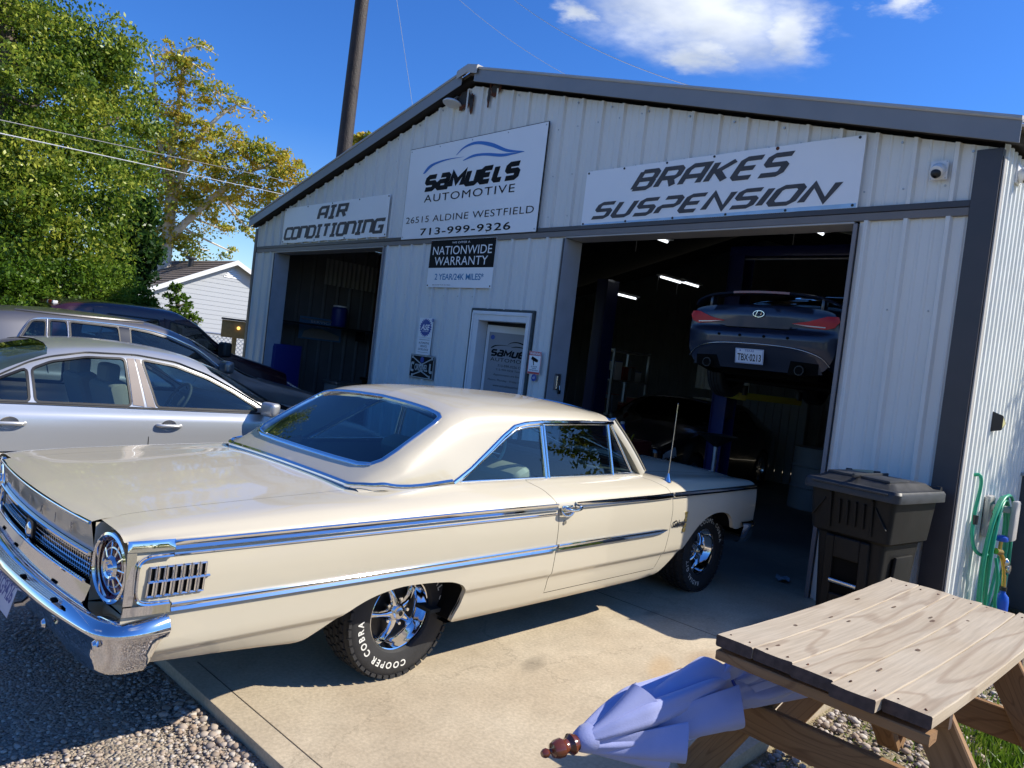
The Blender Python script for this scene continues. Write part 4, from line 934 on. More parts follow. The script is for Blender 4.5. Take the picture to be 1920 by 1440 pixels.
cyl('sticker_disc',(0,0,-.002),(0,0,.0),.042,DKBLUE,g,n=24); text('lettering','AT',.04,.025,0,0,.001,SIGNW,g,.02)
# sign fixed to the office door leaf: it moves with the door, so it is the door's part
dp=bpy.data.objects.new('door_sign',None); COL.objects.link(dp); 
dsb=mesh('door_sign',[(.045,-.0260,.35),(.81,-.0260,.35),(.81,-.0260,2.02),(.045,-.0260,2.02)],[(0,1,2,3)],mat('shade-darkened door banner',(.26,.27,.29),.5),leaf); bpy.data.objects.remove(dp)  # white banner painted darker: the doorway's shade is put into its colour
def leaf_text(s_,w,h,cx,cz,m,bold=0,shear=0,space=1.0):
    o=text('lettering',s_,w,h,0,0,0,m,leaf,bold,shear,space); o.matrix_basis=Matrix(((1,0,0,cx),(0,0,-1,-.0272),(0,1,0,cz),(0,0,0,1)))
e2=bpy.data.objects.new('door_emblem',None); COL.objects.link(e2); e2.parent=leaf; e2.matrix_basis=Matrix(((.34,0,0,.44),(0,0,-1,-.0268),(0,.34,0,1.705),(0,0,0,1)))
car_line(e2,1.0,0,.05,SIGNK)
o=stroke_text('lettering','SaMUELS',.66,.10,0,0,0,SIGNK,leaf,.165,.36,.2); o.matrix_basis=Matrix(((1,0,0,.43),(0,0,-1,-.0272),(0,1,0,1.765),(0,0,0,1)))
leaf_text('AUTOMOTIVE',.66,.045,.43,1.675,SIGNK,0,0,1.1)
for s_,w,z_ in (('713-999-9326 Office',.42,1.60),('713-999-9326 Text Only',.46,1.545),('Appointments are Encouraged',.52,1.48),('Hours: Monday - Friday 8:00am-5pm',.66,1.41),('www.samuelsautomotive.com',.50,1.345),('ALL DELIVERIES THIS WAY',.52,1.27),('Like Us on Facebook',.60,1.205)): leaf_text(s_,w,.032,.43,z_,SIGNK if 'ALL' not in s_ else SIGNB2,.0)
leaf_d=cyl('round_emblem',(.10,-.0262,1.955),(.10,-.029,1.955),.030,DKBLUE,leaf,n=18)
box('door_edge_light',(.012,-.0,1.05),(.02,.05,2.06),WHITEP,leaf)
cyl('door_knob',(.80,-.03,1.0),(.80,-.085,1.0),.028,CHROME_S,leaf,n=16)

# ------------------------------------------------------------------ things fixed to the building
def dome_camera(name, M, label):
    e=empty(name,(0,0,0),0,label,'security camera'); e.matrix_world=M@Matrix.Scale(.74,4)
    box('mounting_plate',(0,0,.012),(.17,.20,.022),WHITEP,e,bevel=.008)
    lathe('camera_body',[(.0,.0),(.070,.0),(.074,.02),(.074,.06),(.068,.085),(.050,.095),(.0,.095)],WHITEP,e,n=32,rot=RX(R(35)),loc=(0,.01,.02))
    lathe('camera_dome',[(.050,.0),(.048,.02),(.036,.040),(.018,.050),(0,.053)],BLACK,e,n=28,rot=RX(R(58)),loc=(0,-.045,.088))
    for a,b in ((-.07,-.085),(.07,-.085),(.07,.085)): cyl('screw',(a,b,.02),(a,b,.028),.006,STEEL,e,n=8)
    cyl('camera_eye',(0,-.083,.108),(0,-.095,.114),.016,DARK,e,n=12)
dome_camera('dome_camera',SB@Matrix(((0,0,-1,-.03),(-1,0,0,-1.73),(0,1,0,3.53),(0,0,0,1))),'white dome camera on the front wall right of the BRAKES SUSPENSION banner')
dome_camera('dome_camera',SB@Matrix(((1,0,0,.33),(0,0,-1,SR-.02),(0,1,0,3.55),(0,0,0,1))),'white dome camera round the corner at the top of the sunlit side wall')
gl_=empty('gable_lamp',(0,0,0),0,'round white lamp hanging under the left rake by the rusty peak','lamp'); gl_.matrix_world=SB@Matrix.Translation((-.11,4.48,5.07))
lathe('lamp_shade',[(.0,.03),(.05,.03),(.115,.005),(.135,-.02),(.132,-.028),(.0,-.022)],WHITEP,gl_,n=32,rot=RY(R(10))); cyl('lamp_arm',(0,0,.02),(.07,0,.10),.016,STEEL,gl_)
# small triangular solar lamp on the side wall
sl_=empty('solar_lamp',(0,0,0),0,'small triangular black and yellow lamp on the sunlit side wall','lamp'); sl_.matrix_world=SB@Matrix(((1,0,0,.62),(0,0,-1,SR-.022),(0,1,0,1.655),(0,0,0,1)))
mesh('lamp_body',[(-.06,-.075,0),(-.06,.085,0),(.09,.0,0),(-.045,-.055,.07),(-.045,.06,.07),(.065,.0,.07)],[(0,2,1),(3,4,5),(0,1,4,3),(1,2,5,4),(2,0,3,5)],BLACK,sl_); mesh('lens',[(-.036,-.040,.072),(-.036,.045,.072),(.045,.0,.072)],[(0,2,1)],mat('pale yellow lens',(.62,.58,.30),.3),sl_)
# latch on the left jamb of the big bay, chain on the left bay
lt=empty('door_latch',(0,0,0),0,'steel slide latch on the left jamb of the right bay','latch'); lt.matrix_world=SB@Matrix.Translation((.11,2.137,1.50))
box('latch_plate',(0,-.004,0),(.11,.006,.19),STEEL,lt,bevel=.002); cyl('latch_bolt',(-.02,-.018,-.08),(-.02,-.018,.07),.012,CHROME_S,lt); cyl('padlock_shackle',(.03,-.018,-.04),(.03,-.03,-.09),.006,CHROME_S,lt); box('padlock',(.03,-.025,-.115),(.035,.02,.045),BLACK,lt,bevel=.004)
# insulator post on the roof and the wires
ins=empty('roof_insulator',(0,0,0),0,'small grey insulator post on the right roof slope','insulator'); ins.matrix_world=SB@Matrix.Translation((.35,.50,zr(.5)+.03))
lathe('insulator_body',[(0,0),(.022,0),(.030,.02),(.030,.09),(.024,.10),(.032,.12),(.028,.15),(.0,.16)],mat('grey porcelain',(.30,.36,.34),.3),ins,n=18)
def wire(a,b,r,m,label,sag=.3,n=28):
    a=Vector(a);b=Vector(b); P=[tuple(a.lerp(b,i/n)-Vector((0,0,4*sag*(i/n)*(1-i/n)))) for i in range(n+1)]
    o=tube('overhead_wire',P,r,m,None,5); tag(o,label,'wire'); return o
def dirpt(az,el,d): return (-2.421+d*math.cos(R(az))*math.cos(R(el)),-3.7175+d*math.sin(R(az))*math.cos(R(el)),1.6945+d*math.sin(R(el)))
def ext(a,b):
    a=Vector(a);b=Vector(b); return tuple(a-(b-a)*.35),tuple(b+(b-a)*.25)
wire(*ext(dirpt(79.09,10.83,8.0),dirpt(60.68,10.74,17)),.004,WIRE,'upper of the two pale cables crossing the trees at left',.0)
wire(*ext(dirpt(79.03,10.05,8.0),dirpt(62.26,9.82,16)),.005,WIREL,'lower of the two pale cables crossing the trees at left',.0)
wire(dirpt(56.4,26.9,22),dirpt(53.14,16.6,22),.006,WIREL,'thin near-vertical guy wire beside the dark pole',0)
wire(dirpt(55,27,17),dirpt(39.5,20.0,13),.004,WIREL,'left faint wire running down to the gable roof',.25)
wire(dirpt(51,27.5,17),tuple((SB@Matrix.Translation((.35,.50,zr(.5)+.16))).translation),.005,WIREL,'right faint wire running down to the roof insulator',.35)
# chain hanging at the left bay
ch=empty('safety_chain',(0,0,0),0,'steel chain slung across the left bay from its jamb','chain'); ch.matrix_world=SB
Pc=[]; 
for i in range(41):
    f=i/40; Pc.append((.08+.1*f,9.50-3.58*f,1.03-.62*4*f*(1-f)*.55))
Vc=[];Fc=[]
for i in range(0,40):
    p=Vector(Pc[i]);q=Vector(Pc[i+1]); m_=(p+q)/2; d=(q-p).normalized(); u=Vector((0,0,1)).cross(d).normalized(); w=d.cross(u)
    for hf in (0,.5):
        c=p.lerp(q,.25+hf); a_=u if hf==0 else w; L=[c+d*.030*math.cos(t)+a_*.012*math.sin(t) for t in np.linspace(0,2*PI,9)[:-1]]; tube_data(np.array([tuple(k) for k in L]),.0042,5,True,Vc,Fc)
mesh('chain_links',Vc,Fc,STEEL,ch,50)

# ------------------------------------------------------------------ wheelie bin
def make_bin():
    e=empty('wheelie_bin',(3.46,-2.02,0),R(-12),'tall scratched black wheelie bin with a grey worn lid beside the right bay','bin')
    # local: front = -x, right = -y
    bm=bmesh.new()
    def ring(z,hx,hy,r=.05,n=4):
        pts=[]
        for cx_,cy_,a0 in ((hx-r,hy-r,0),(-(hx-r),hy-r,90),(-(hx-r),-(hy-r),180),(hx-r,-(hy-r),270)):
            for k in range(n+1):
                a=R(a0+90*k/n); pts.append((cx_+r*math.cos(a),cy_+r*math.sin(a),z))
        return [bm.verts.new(p) for p in pts]
    spec=[(.045,.265,.245),(.06,.275,.255),(.42,.300,.278),(.70,.322,.298),(.725,.365,.345),(.80,.375,.352),(1.00,.395,.368),(1.005,.412,.385),(1.06,.415,.388)]
    rs=[ring(*s) for s in spec]
    for a,b in zip(rs[:-1],rs[1:]):
        for i in range(len(a)): bm.faces.new((a[i],a[(i+1)%len(a)],b[(i+1)%len(b)],b[i]))
    bm.faces.new(rs[0][::-1])
    bm_obj('bin_body',bm,BINM,e,38)
    # recessed grab panel: surround slabs stand proud of a dark recess with a bar
    for y0,y1,z0,z1 in ((-.19,-.115,.08,.70),(.115,.19,.08,.70),(-.115,.115,.55,.70),(-.115,.115,.08,.30)):
        zz=(z0+z1)/2; bmx=bmesh.new(); add_box(bmx,(-.318-(zz-.4)*.06,(y0+y1)/2,zz),(.05,y1-y0,z1-z0),RY(R(-4.2)),.008,1); bm_obj('front_panel',bmx,BINM,e,35)
    box('recess',(-.300,0,.425),(.012,.23,.25),DARK,e,RY(R(-4))); cyl('grab_bar',(-.338,-.12,.385),(-.338,.12,.385),.017,CHROME_S,e)
    # slanting ribs of the shoulder
    for k,y in enumerate((-.20,-.13,-.06,.01,.08,.16)):
        bmx=bmesh.new(); add_box(bmx,(-.392,y,.875),(.035,.016,.17 if 0<k<5 else .25),RY(R(-9)),.004,1); bm_obj('rib',bmx,BINM,e,35)
    for sg in (-1,1): box('shoulder_brace',(-.392,sg*.27,.88),(.022,.012,.17),BINM,e,RX(R(sg*38)),bevel=.003)
    bmx=bmesh.new(); add_box(bmx,(0,-.300,.35),(.30,.03,.55),RX(R(3.5)),.01,2); bm_obj('side_panel',bmx,BINM,e,35)
    for y in (-.12,.12): box('foot',(-.24,y*1.6,.03),(.10,.08,.06),BINM,e,bevel=.008)
    # lid: dished with raised panels and lip, slightly open at the back
    lid=empty('lid',(0,0,1.062),0); lid.parent=e
    bm=bmesh.new()
    def lr(z,hx,hy,r): 
        return [bm.verts.new(p) for p in [(cx_+r*math.cos(R(a0+90*k/4)),cy_+r*math.sin(R(a0+90*k/4)),z+.0*0) for cx_,cy_,a0 in ((hx-r,hy-r,0),(-(hx-r),hy-r,90),(-(hx-r),-(hy-r),180),(hx-r,-(hy-r),270)) for k in range(5)]]
    L=[lr(-.055,.452,.418,.06),lr(.000,.452,.418,.06),lr(.018,.438,.405,.06),lr(.022,.38,.345,.06),lr(.055,.335,.30,.07),lr(.062,.26,.24,.07)]
    for a,b in zip(L[:-1],L[1:]):
        for i in range(len(a)): bm.faces.new((a[i],a[(i+1)%len(a)],b[(i+1)%len(b)],b[i]))
    bm.faces.new(L[-1]); bm_obj('lid_shell',bm,BINL,lid,40)
    for y0,y1 in ((-.27,-.02),(.02,.27)):
        box('lid_panel',(-.14,(y0+y1)/2,.064),(.36,y1-y0,.020),BINL,lid,bevel=.009)
    box('lid_divider',(-.10,0,.072),(.60,.022,.028),BINL,lid,bevel=.005)
    box('lid_lip',(-.452,0,-.004),(.035,.66,.012),BINL,lid,bevel=.004)
    cyl('handle_bar',(.47,-.33,.02),(.47,.33,.02),.014,BLACK,e if False else lid)
    for y in (-.33,.33): cyl('handle_end',(.47,y-.02,.02),(.47,y+.02,.02),.022,BLACK,lid)
    for y in (-.29,.29): 
        w=empty('wheel',(.30,y,.12)); w.parent=e; lathe('wheel_tyre',[(.0,-.03),(.09,-.03),(.12,-.02),(.12,.02),(.09,.03),(0,.03)],BLACK,w,n=28,axis='Y')
    e.location=(3.40,-1.945,0); e.rotation_euler=(0,0,R(-8)); e.scale=(.86,.83,1.035); return e
binr=make_bin()
pl=empty('hand_tool',(3.62,-1.80,1.155),R(-60),'small tan handled brush lying on the bin lid','brush'); cyl('brush_handle',(-.10,0,.0),(.05,0,.012),.018,mat('tan plastic',(.5,.38,.22),.5),pl); cyl('brush_tip',(.05,0,.012),(.10,0,.014),.014,BLACK,pl); cyl('brush_head',(-.14,0,-.002),(-.10,0,0),.022,BLACK,pl)

# ------------------------------------------------------------------ hose, reel bracket, valve and nozzle on the side wall (building coords)
def bp(d,s,z): return tuple((SB@Vector((d,s,z))))
hb=empty('hose_bracket',(0,0,0),0,'pale grey hose bracket on the side wall carrying the green coils','hose bracket'); hb.matrix_world=SB
box('bracket_plate',(.72,SR-.05,.90),(.15,.05,.34),GREYPL,hb,bevel=.03); box('bracket_arm',(.72,SR-.14,.98),(.09,.16,.05),GREYPL,hb,bevel=.015); box('bracket_front',(.72,SR-.23,.90),(.13,.04,.32),GREYPL,hb,bevel=.018)
Vh=[];Fh=[]
for k in range(6):
    a=.20+.035*k; cz=.62-.02*k; hh=.40+.035*k; P=[]
    for t in np.linspace(0,2*PI,29)[:-1]:
        P.append((.73+a*math.cos(t)*(1+.05*math.sin(2*t+k))+.01*k*math.cos(k*2.1), SR-.12-.022*(k%3)-.01*math.sin(t*2+k), cz+.0+hh*math.sin(t)*(1 if math.sin(t)>0 else 1.15)))
    tube_data(np.array(P),.0125,8,True,Vh,Fh)
hz=empty('garden_hose',(0,0,0),0,'coiled green garden hose hanging on the sunlit side wall','hose'); hz.matrix_world=SB; mesh('hose_coils',Vh,Fh,HOSEG,hz,60)
tube('hose_feed',smooth_path([(.335,SR-.01,1.235),(.345,SR-.05,1.235),(.36,SR-.06,1.15),(.335,SR-.05,.95),(.31,SR-.06,.78),(.34,SR-.09,.66),(.44,SR-.13,.625),(.55,SR-.15,.66)],6),.0135,HOSEG,hz,8)
tube('hose_tail',smooth_path([(.60,SR-.17,.60),(.60,SR-.2,.45),(.62,SR-.2,.25),(.72,SR-.22,.10),(1.0,SR-.2,.04),(1.35,SR-.12,.05)],6),.0125,HOSEG,hz,8)
cyl('hose_coupling',(.50,SR-.14,.82),(.52,SR-.14,.95),.02,BLACK,hz); cyl('hose_collar',(.325,SR-.062,.86),(.33,SR-.062,.93),.02,BLACK,hz)
vv=empty('brass_valve',(0,0,0),0,'brass tap manifold with blue knob at the hose','valve'); vv.matrix_world=SB
cyl('valve_body',(.56,SR-.17,.66),(.68,SR-.18,.64),.024,BRASS,vv); cyl('valve_stem',(.63,SR-.18,.64),(.64,SR-.18,.74),.014,BRASS,vv); lathe('valve_knob',[(0,0),(.045,.0),(.05,.012),(.046,.035),(.03,.045),(0,.045)],BLUEB,vv,n=14,loc=(.64,SR-.18,.735)); cyl('valve_outlet',(.66,SR-.18,.64),(.74,SR-.2,.56),.018,BRASS,vv)
lathe('pressure_gauge',[(0,0),(.036,0),(.038,.012),(.036,.022),(0,.024)],CHROME_S,vv,n=20,rot=RX(R(90)),loc=(.80,SR-.21,.50)); lathe('gauge_cap',[(0,0),(.032,0),(.034,.01),(.02,.03),(0,.035)],CHROME_S,vv,n=20,rot=RX(R(90)),loc=(.75,SR-.20,.56))
tube('gauge_pipe',smooth_path([(.68,SR-.18,.63),(.73,SR-.20,.52),(.74,SR-.21,.44)],5),.013,BRASS,vv)
fg=empty('foam_nozzle',(0,0,0),0,'bright blue foam gun bottle hanging below the hose valve','hose nozzle'); fg.matrix_world=SB
cyl('nozzle_pipe',(.74,SR-.21,.46),(.735,SR-.22,.34),.016,BRASS,fg); lathe('nozzle_bottle',[(0,0),(.045,.0),(.050,.02),(.050,.20),(.044,.235),(.022,.26),(.018,.28),(0,.28)],BLUEB,fg,n=28,loc=(.725,SR-.22,.06)); lathe('bottle_cap',[(.0,.28),(.026,.28),(.026,.31),(0,.31)],BLACK,fg,n=18,loc=(.725,SR-.22,.06))
cb=empty('meter_cabinet',(0,0,0),0,'dark grey metal cabinet standing against the side wall at the right edge','cabinet'); cb.matrix_world=SB
box('cabinet_body',(2.05,SR-.20,.60),(.55,.36,1.2),mat('dark grey cabinet',(.06,.065,.07),.5),cb,bevel=.01); box('cabinet_door',(2.05,SR-.385,.60),(.49,.012,1.1),mat('dark grey cabinet door',(.075,.08,.085),.5),cb,bevel=.004); box('cabinet_top',(2.05,SR-.20,1.215),(.59,.40,.03),STEEL,cb,bevel=.004)

# ------------------------------------------------------------------ picnic table
pt=empty('picnic_table',(1.0,-2.865,.012),R(-2.2),'weathered pine picnic table in front of the black bin','picnic table')
def plank(name, L, w, t, c, m, rot=None, warp=0.0, cup=0.0, seed=0, ends=None, parent=pt, axis='X'):
    """board with long grain along its local x; slightly worn edges"""
    nx=14; ny=3; r=random.Random(seed); V=[];F=[];MI=[]
    def sec(x):
        rows=[]
        for y in (-w/2,-w/2+.003,-w/6,w/6,w/2-.003,w/2):
            zc=t/2-(.004 if abs(abs(y)-w/2)<1e-6 else 0)+cup*(2*y/w)**2+warp*(2*x/L)**2+.0012*math.sin(x*23+seed*3+y*40); rows.append((x,y,zc))
        for y in (w/2,w/2-.005,-w/2+.005,-w/2):
            zc=-t/2+(.005 if abs(abs(y)-w/2)<1e-6 else 0)+warp*(2*x/L)**2; rows.append((x,y,zc))
        return rows
    n=10
    for i in range(nx+1):
        x=-L/2+L*i/nx; V+=sec(x)
    for i in range(nx):
        for k in range(n): F.append((i*n+k,i*n+(k+1)%n,(i+1)*n+(k+1)%n,(i+1)*n+k)); MI.append(0)
    F.append(tuple(range(n))[::-1]); F.append(tuple(nx*n+k for k in range(n))); MI+=[1,1]
    o=mesh(name,V,F,[m,ends or m],parent,30,MI); o.location=c
    bm=bmesh.new(); bm.from_mesh(o.data); bmesh.ops.recalc_face_normals(bm,faces=bm.faces); bm.to_mesh(o.data); bm.free()
    if rot is not None: o.rotation_euler=rot.to_euler()
    return o
for i,(y,x0) in enumerate(((.290,.0),(.145,.004),(0,-.012),(-.145,-.045),(-.290,.006))):
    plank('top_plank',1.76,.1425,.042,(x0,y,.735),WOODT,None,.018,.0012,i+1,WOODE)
kr_=random.Random(3)
scb=bmesh.new()
for x_ in (-.835,.80):
    for b_ in (.29,.145,0,-.145,-.29):
        for q_ in (-.038,.038): add_cyl(scb,(x_+kr_.uniform(-.008,.008),b_+q_+kr_.uniform(-.006,.006),.757+.018*(2*x_/1.76)**2),(x_+kr_.uniform(-.003,.003),b_+q_,.7588+.018*(2*x_/1.76)**2),.0030,.0030,8)
so_=bm_obj('deck_screws',scb,MATS['rust'],pt); so_['kind']='stuff'
for i in range(11):
    a=kr_.uniform(-.80,.80); pi=kr_.randrange(5); b=(.29,.145,0,-.145,-.29)[pi]+kr_.uniform(-.045,.045); rx_,ry_=kr_.uniform(.010,.024),kr_.uniform(.005,.011); z=.7562+.018*(2*a/1.76)**2+.0013
    V=[(a+rx_*math.cos(t)*(1+.15*math.sin(3*t)),b+ry_*math.sin(t)*(1+.2*math.cos(2*t)),z) for t in np.linspace(0,2*PI,17)[:-1]]
    mesh('knot',V,[tuple(range(16))],mat('pine knot',(.13,.08,.05),.8,noise=(60,.5)) if 'pine knot' not in MATS else MATS['pine knot'],pt)
plank('end_batten',.72,.075,.036,(-.835,0,.697),WOODL,RZ(R(90)),0,0,11,WOODL); plank('end_batten',.72,.075,.036,(.80,0,.697),WOODL,RZ(R(90)),0,0,12,WOODL)
plank('middle_batten',.66,.085,.036,(0,0,.690),WOODL,RZ(R(90)),0,0,13,WOODL)
for x in (-.45,.50):
    sx_=-1 if x<0 else 1
    for sg,sd in ((1,14),(-1,15)):
        a=math.atan2(.70,.42)
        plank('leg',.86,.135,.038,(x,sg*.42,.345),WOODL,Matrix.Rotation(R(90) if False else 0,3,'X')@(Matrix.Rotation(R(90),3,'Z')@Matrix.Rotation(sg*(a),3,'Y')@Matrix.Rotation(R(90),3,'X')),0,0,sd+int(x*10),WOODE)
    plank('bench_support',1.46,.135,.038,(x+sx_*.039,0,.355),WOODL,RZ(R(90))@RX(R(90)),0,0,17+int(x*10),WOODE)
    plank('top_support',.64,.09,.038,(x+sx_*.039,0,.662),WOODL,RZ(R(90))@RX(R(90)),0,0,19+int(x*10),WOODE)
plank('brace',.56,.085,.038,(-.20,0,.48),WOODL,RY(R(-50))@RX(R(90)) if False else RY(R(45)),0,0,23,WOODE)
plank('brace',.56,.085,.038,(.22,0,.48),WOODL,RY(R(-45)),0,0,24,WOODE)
for sg in (-1,):
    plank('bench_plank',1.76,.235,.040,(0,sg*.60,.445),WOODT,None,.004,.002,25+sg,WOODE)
for x in (-.45,.50):
    for sg in (1,-1):
        for dz in (0,.05): cyl('bolt_head',(x-.045 if x<0 else x+.02,sg*(.50+dz*.6),.34+dz),(x-.066 if x<0 else x+.06,sg*(.50+dz*.6),.34+dz),.011,STEEL,pt,n=10)

# ------------------------------------------------------------------ folded umbrella on the left bench
um=empty('folded_umbrella',(-.40,-2.23,.412),R(1.0),'lavender blue patio umbrella folded and tied, sticking out from under the picnic table','umbrella')
def canvas():
    V=[];F=[];prof=[(.07,.030),(.095,.050),(.13,.070),(.20,.100),(.28,.128),(.36,.150),(.46,.150),(.56,.148),(.66,.150),(.74,.138),(.80,.108),(.83,.092),(.87,.104),(.95,.130),(1.1,.142),(1.3,.140),(1.5,.125),(1.62,.10)]
    P=smooth_path([(a,b,0) for a,b in prof],4); n=72
    for i,(x,r,_) in enumerate(P):
        for k in range(n):
            a=2*PI*k/n; fold=.17*math.cos(5*a+1.6*x+.4)+.07*math.cos(11*a+1.0+2*x)+.07*math.sin(3*a+4*x); tie=min(1,abs(x-.83)/.12); rr=r*(1+fold*(.35+.65*tie)*min(1,x/.2))
            if x>.83: rr*=1+.06*math.sin(5*a)
            zz=rr*math.sin(a); zz=zz if zz>-.105 else -.105+(zz+.105)*.25
            V.append((x,rr*math.cos(a)*1.08,zz))
    m_=len(P)
    for i in range(m_-1):
        for k in range(n): F.append((i*n+k,i*n+(k+1)%n,(i+1)*n+(k+1)%n,(i+1)*n+k))
    F.append(tuple(range(n))[::-1]); F.append(tuple((m_-1)*n+k for k in range(n)))
    return mesh('canopy',V,F,UMB,um,85)
cano=canvas()
def flap(name, x0, x1, a0, a1, r0, r1, curl, m=UMB, lift=.0):
    """loose sheet of the valance wrapping the fold between angles a0..a1"""
    nu,nv=26,16; V=[];F=[]
    for side in (0,1):
        for i in range(nu+1):
            u=i/nu; a=R(a0+(a1-a0)*u)
            for j in range(nv+1):
                v=j/nv; x=x0+(x1-x0)*v+.025*math.sin(u*7+v*2); r=r0+(r1-r0)*v+curl*math.sin(PI*u)*v+.009*math.sin(u*9+v*4)+lift*v*v - side*.003
                V.append((x,r*math.cos(a),r*math.sin(a)))
    M=(nu+1)*(nv+1)
    for i in range(nu):
        for j in range(nv):
            a_=i*(nv+1)+j; F.append((a_,a_+1,a_+nv+2,a_+nv+1)); F.append((M+a_,M+a_+nv+1,M+a_+nv+2,M+a_+1))
    for j in range(nv):
        F.append((j,M+j,M+j+1,j+1)); e_=nu*(nv+1)+j; F.append((e_,e_+1,M+e_+1,M+e_))
    for i in range(nu):
        a_=i*(nv+1); F.append((a_,a_+nv+1,M+a_+nv+1,M+a_)); a_=i*(nv+1)+nv; F.append((a_,M+a_,M+a_+nv+1,a_+nv+1))
    return mesh(name,V,F,m,um,85)
flap('flap',.10,.43,-70,40,.045,.165,.075,lift=.02); flap('flap',.09,.36,55,150,.040,.140,.055,lift=.02); flap('flap',.09,.45,165,250,.045,.185,.06,lift=.03); flap('flap',.11,.40,-175,-85,.05,.18,.06,lift=.02)
flap('flap',.36,.76,140,235,.120,.200,.045); flap('flap',.38,.77,25,125,.120,.165,.045); flap('flap',.42,.74,245,330,.135,.175,.03); flap('flap',.60,.80,-30,25,.14,.165,.03)
flap('flap',.88,1.5,150,250,.115,.205,.035); flap('flap',.86,1.4,70,145,.115,.165,.03); flap('flap',.92,1.5,225,300,.13,.205,.02); flap('flap',.72,.87,88,125,.12,.19,.025)
tube('tie_band',[( .83+.012*math.sin(t*2),.112*math.cos(t),max(.112*math.sin(t),-.10)) for t in np.linspace(0,2*PI,33)[:-1]],.007,UMBD,um,6,True)
lathe('finial',[(0,-.085),(.014,-.084),(.022,-.074),(.023,-.064),(.012,-.052),(.014,-.046),(.036,-.038),(.046,-.022),(.047,.000),(.040,.008),(.036,.014),(.036,.026),(.044,.032),(.053,.040),(.050,.050),(.040,.056),(.040,.075),(0,.08)],WOODK,um,n=36,rot=RY(R(90)))
um.scale=(.94,.70,.66); um.rotation_euler=(0,R(-7),R(-15))
cyl('umbrella_pole',(.05,0,0),(1.9,0,.0),.019,WOODK,um,n=16)
lathe('top_cap',[(.032,.060),(.052,.075),(.070,.105),(.075,.13),(.072,.132),(.02,.07)],UMB,um,n=24,rot=RY(R(90)))
# ------------------------------------------------------------------ cream classic hardtop
gx=empty('classic_car',(0,-.04,0),0,'cream two door classic hardtop coupe with chrome side trim parked nose-in at the right bay','car')
def S(zb, yb, w, zc, sh, deck):
    """zb sill z, yb sill half width, w max half width, zc shoulder crest z list (3), deck z list (4 incl centre)"""
    return [(yb-.05,zb-.012),(yb,zb),(w-.045,zb+(.455-zb)*.52),(w-.030,.452),(w-.010,.480),(w-.004,.64),(w,.75),(w-.006,.85),(w-.014,.888)]+sh+deck
stn=[]
stn.append((-1.40,S(.425,.875,.945,0,[(.905,.880),(.865,.897),(.80,.904)],[(.70,.906),(.60,.908),(.35,.912),(0,.914)])))
stn.append((-1.30,S(.41,.885,.955,0,[(.915,.892),(.87,.910),(.80,.918)],[(.70,.920),(.60,.922),(.35,.926),(0,.928)])))
stn.append((-.90,S(.385,.89,.960,0,[(.918,.910),(.872,.932),(.80,.942)],[(.70,.944),(.60,.945),(.35,.951),(0,.953)])))
stn.append((-.30,S(.33,.89,.960,0,[(.918,.922),(.872,.950),(.80,.964)],[(.70,.970),(.60,.972),(.35,.981),(0,.984)])))
stn.append((.30,S(.29,.885,.960,0,[(.918,.926),(.875,.958),(.82,.985)],[(.765,1.003),(.60,1.006),(.35,1.006),(0,1.006)])))
stn.append((1.0,S(.285,.885,.960,0,[(.918,.928),(.875,.960),(.82,.988)],[(.765,1.005),(.60,1.006),(.35,1.006),(0,1.006)])))
stn.append((1.95,S(.285,.885,.960,0,[(.918,.928),(.875,.960),(.82,.986)],[(.765,1.004),(.60,1.010),(.35,1.020),(0,1.024)])))
stn.append((2.25,S(.30,.885,.958,0,[(.916,.926),(.875,.956),(.82,.978)],[(.74,.990),(.60,1.006),(.35,1.030),(0,1.036)])))
stn.append((2.75,S(.31,.885,.955,0,[(.915,.922),(.88,.950),(.82,.964)],[(.72,.968),(.60,.988),(.35,1.018),(0,1.024)])))
stn.append((3.25,S(.33,.88,.945,0,[(.91,.910),(.875,.934),(.82,.944)],[(.72,.944),(.60,.958),(.35,.984),(0,.990)])))
stn.append((3.60,S(.36,.87,.932,0,[(.90,.897),(.865,.914),(.81,.919)],[(.70,.916),(.60,.924),(.35,.940),(0,.945)])))
G=Loft(stn); K_=G.K-1; t12=12/K_
LOW=[(-1.40,.43),(-1.3,.415),(-1.0,.395),(-.68,.365),(-.62,.370),(-.545,.415),(-.41,.495),(-.30,.535),(-.15,.560),(.05,.553),(.20,.535),(.275,.505),(.305,.46),(.298,.40),(.275,.345),(.262,.292),(.6,.288),(1.2,.286),(2.0,.290),(2.19,.296),(2.25,.315),(2.35,.385),(2.49,.505),(2.62,.615),(2.74,.680),(2.88,.712),(3.02,.708),(3.13,.680),(3.20,.625),(3.22,.560),(3.30,.545),(3.60,.575)]
LOW=round_poly(LOW,.07,3,False); low_xt=G.xt(LOW,.02,False)
doorP=[(.975,.350),(.975,.42),(.985,.60),(.975,.80),(.955,.90),(.90,.965),(.835,1.0)]
door_rear=[(.985,.350)]+doorP[1:]
door_front=[(2.16,.350),(2.20,.43),(2.235,.60),(2.24,.78),(2.225,.885),(2.19,.93),(2.08,.975),(1.97,1.0)]
door_poly=G.xt(round_poly(doorP,.015,3,False),.02,False); df=G.xt(door_front,.02,False)
door_xt=door_poly+[(1.5,t12),(1.2,t12)][::-1]+df[::-1] if False else door_poly+[(x,t12) for x in np.arange(.86,1.96,.05)]+df[::-1]
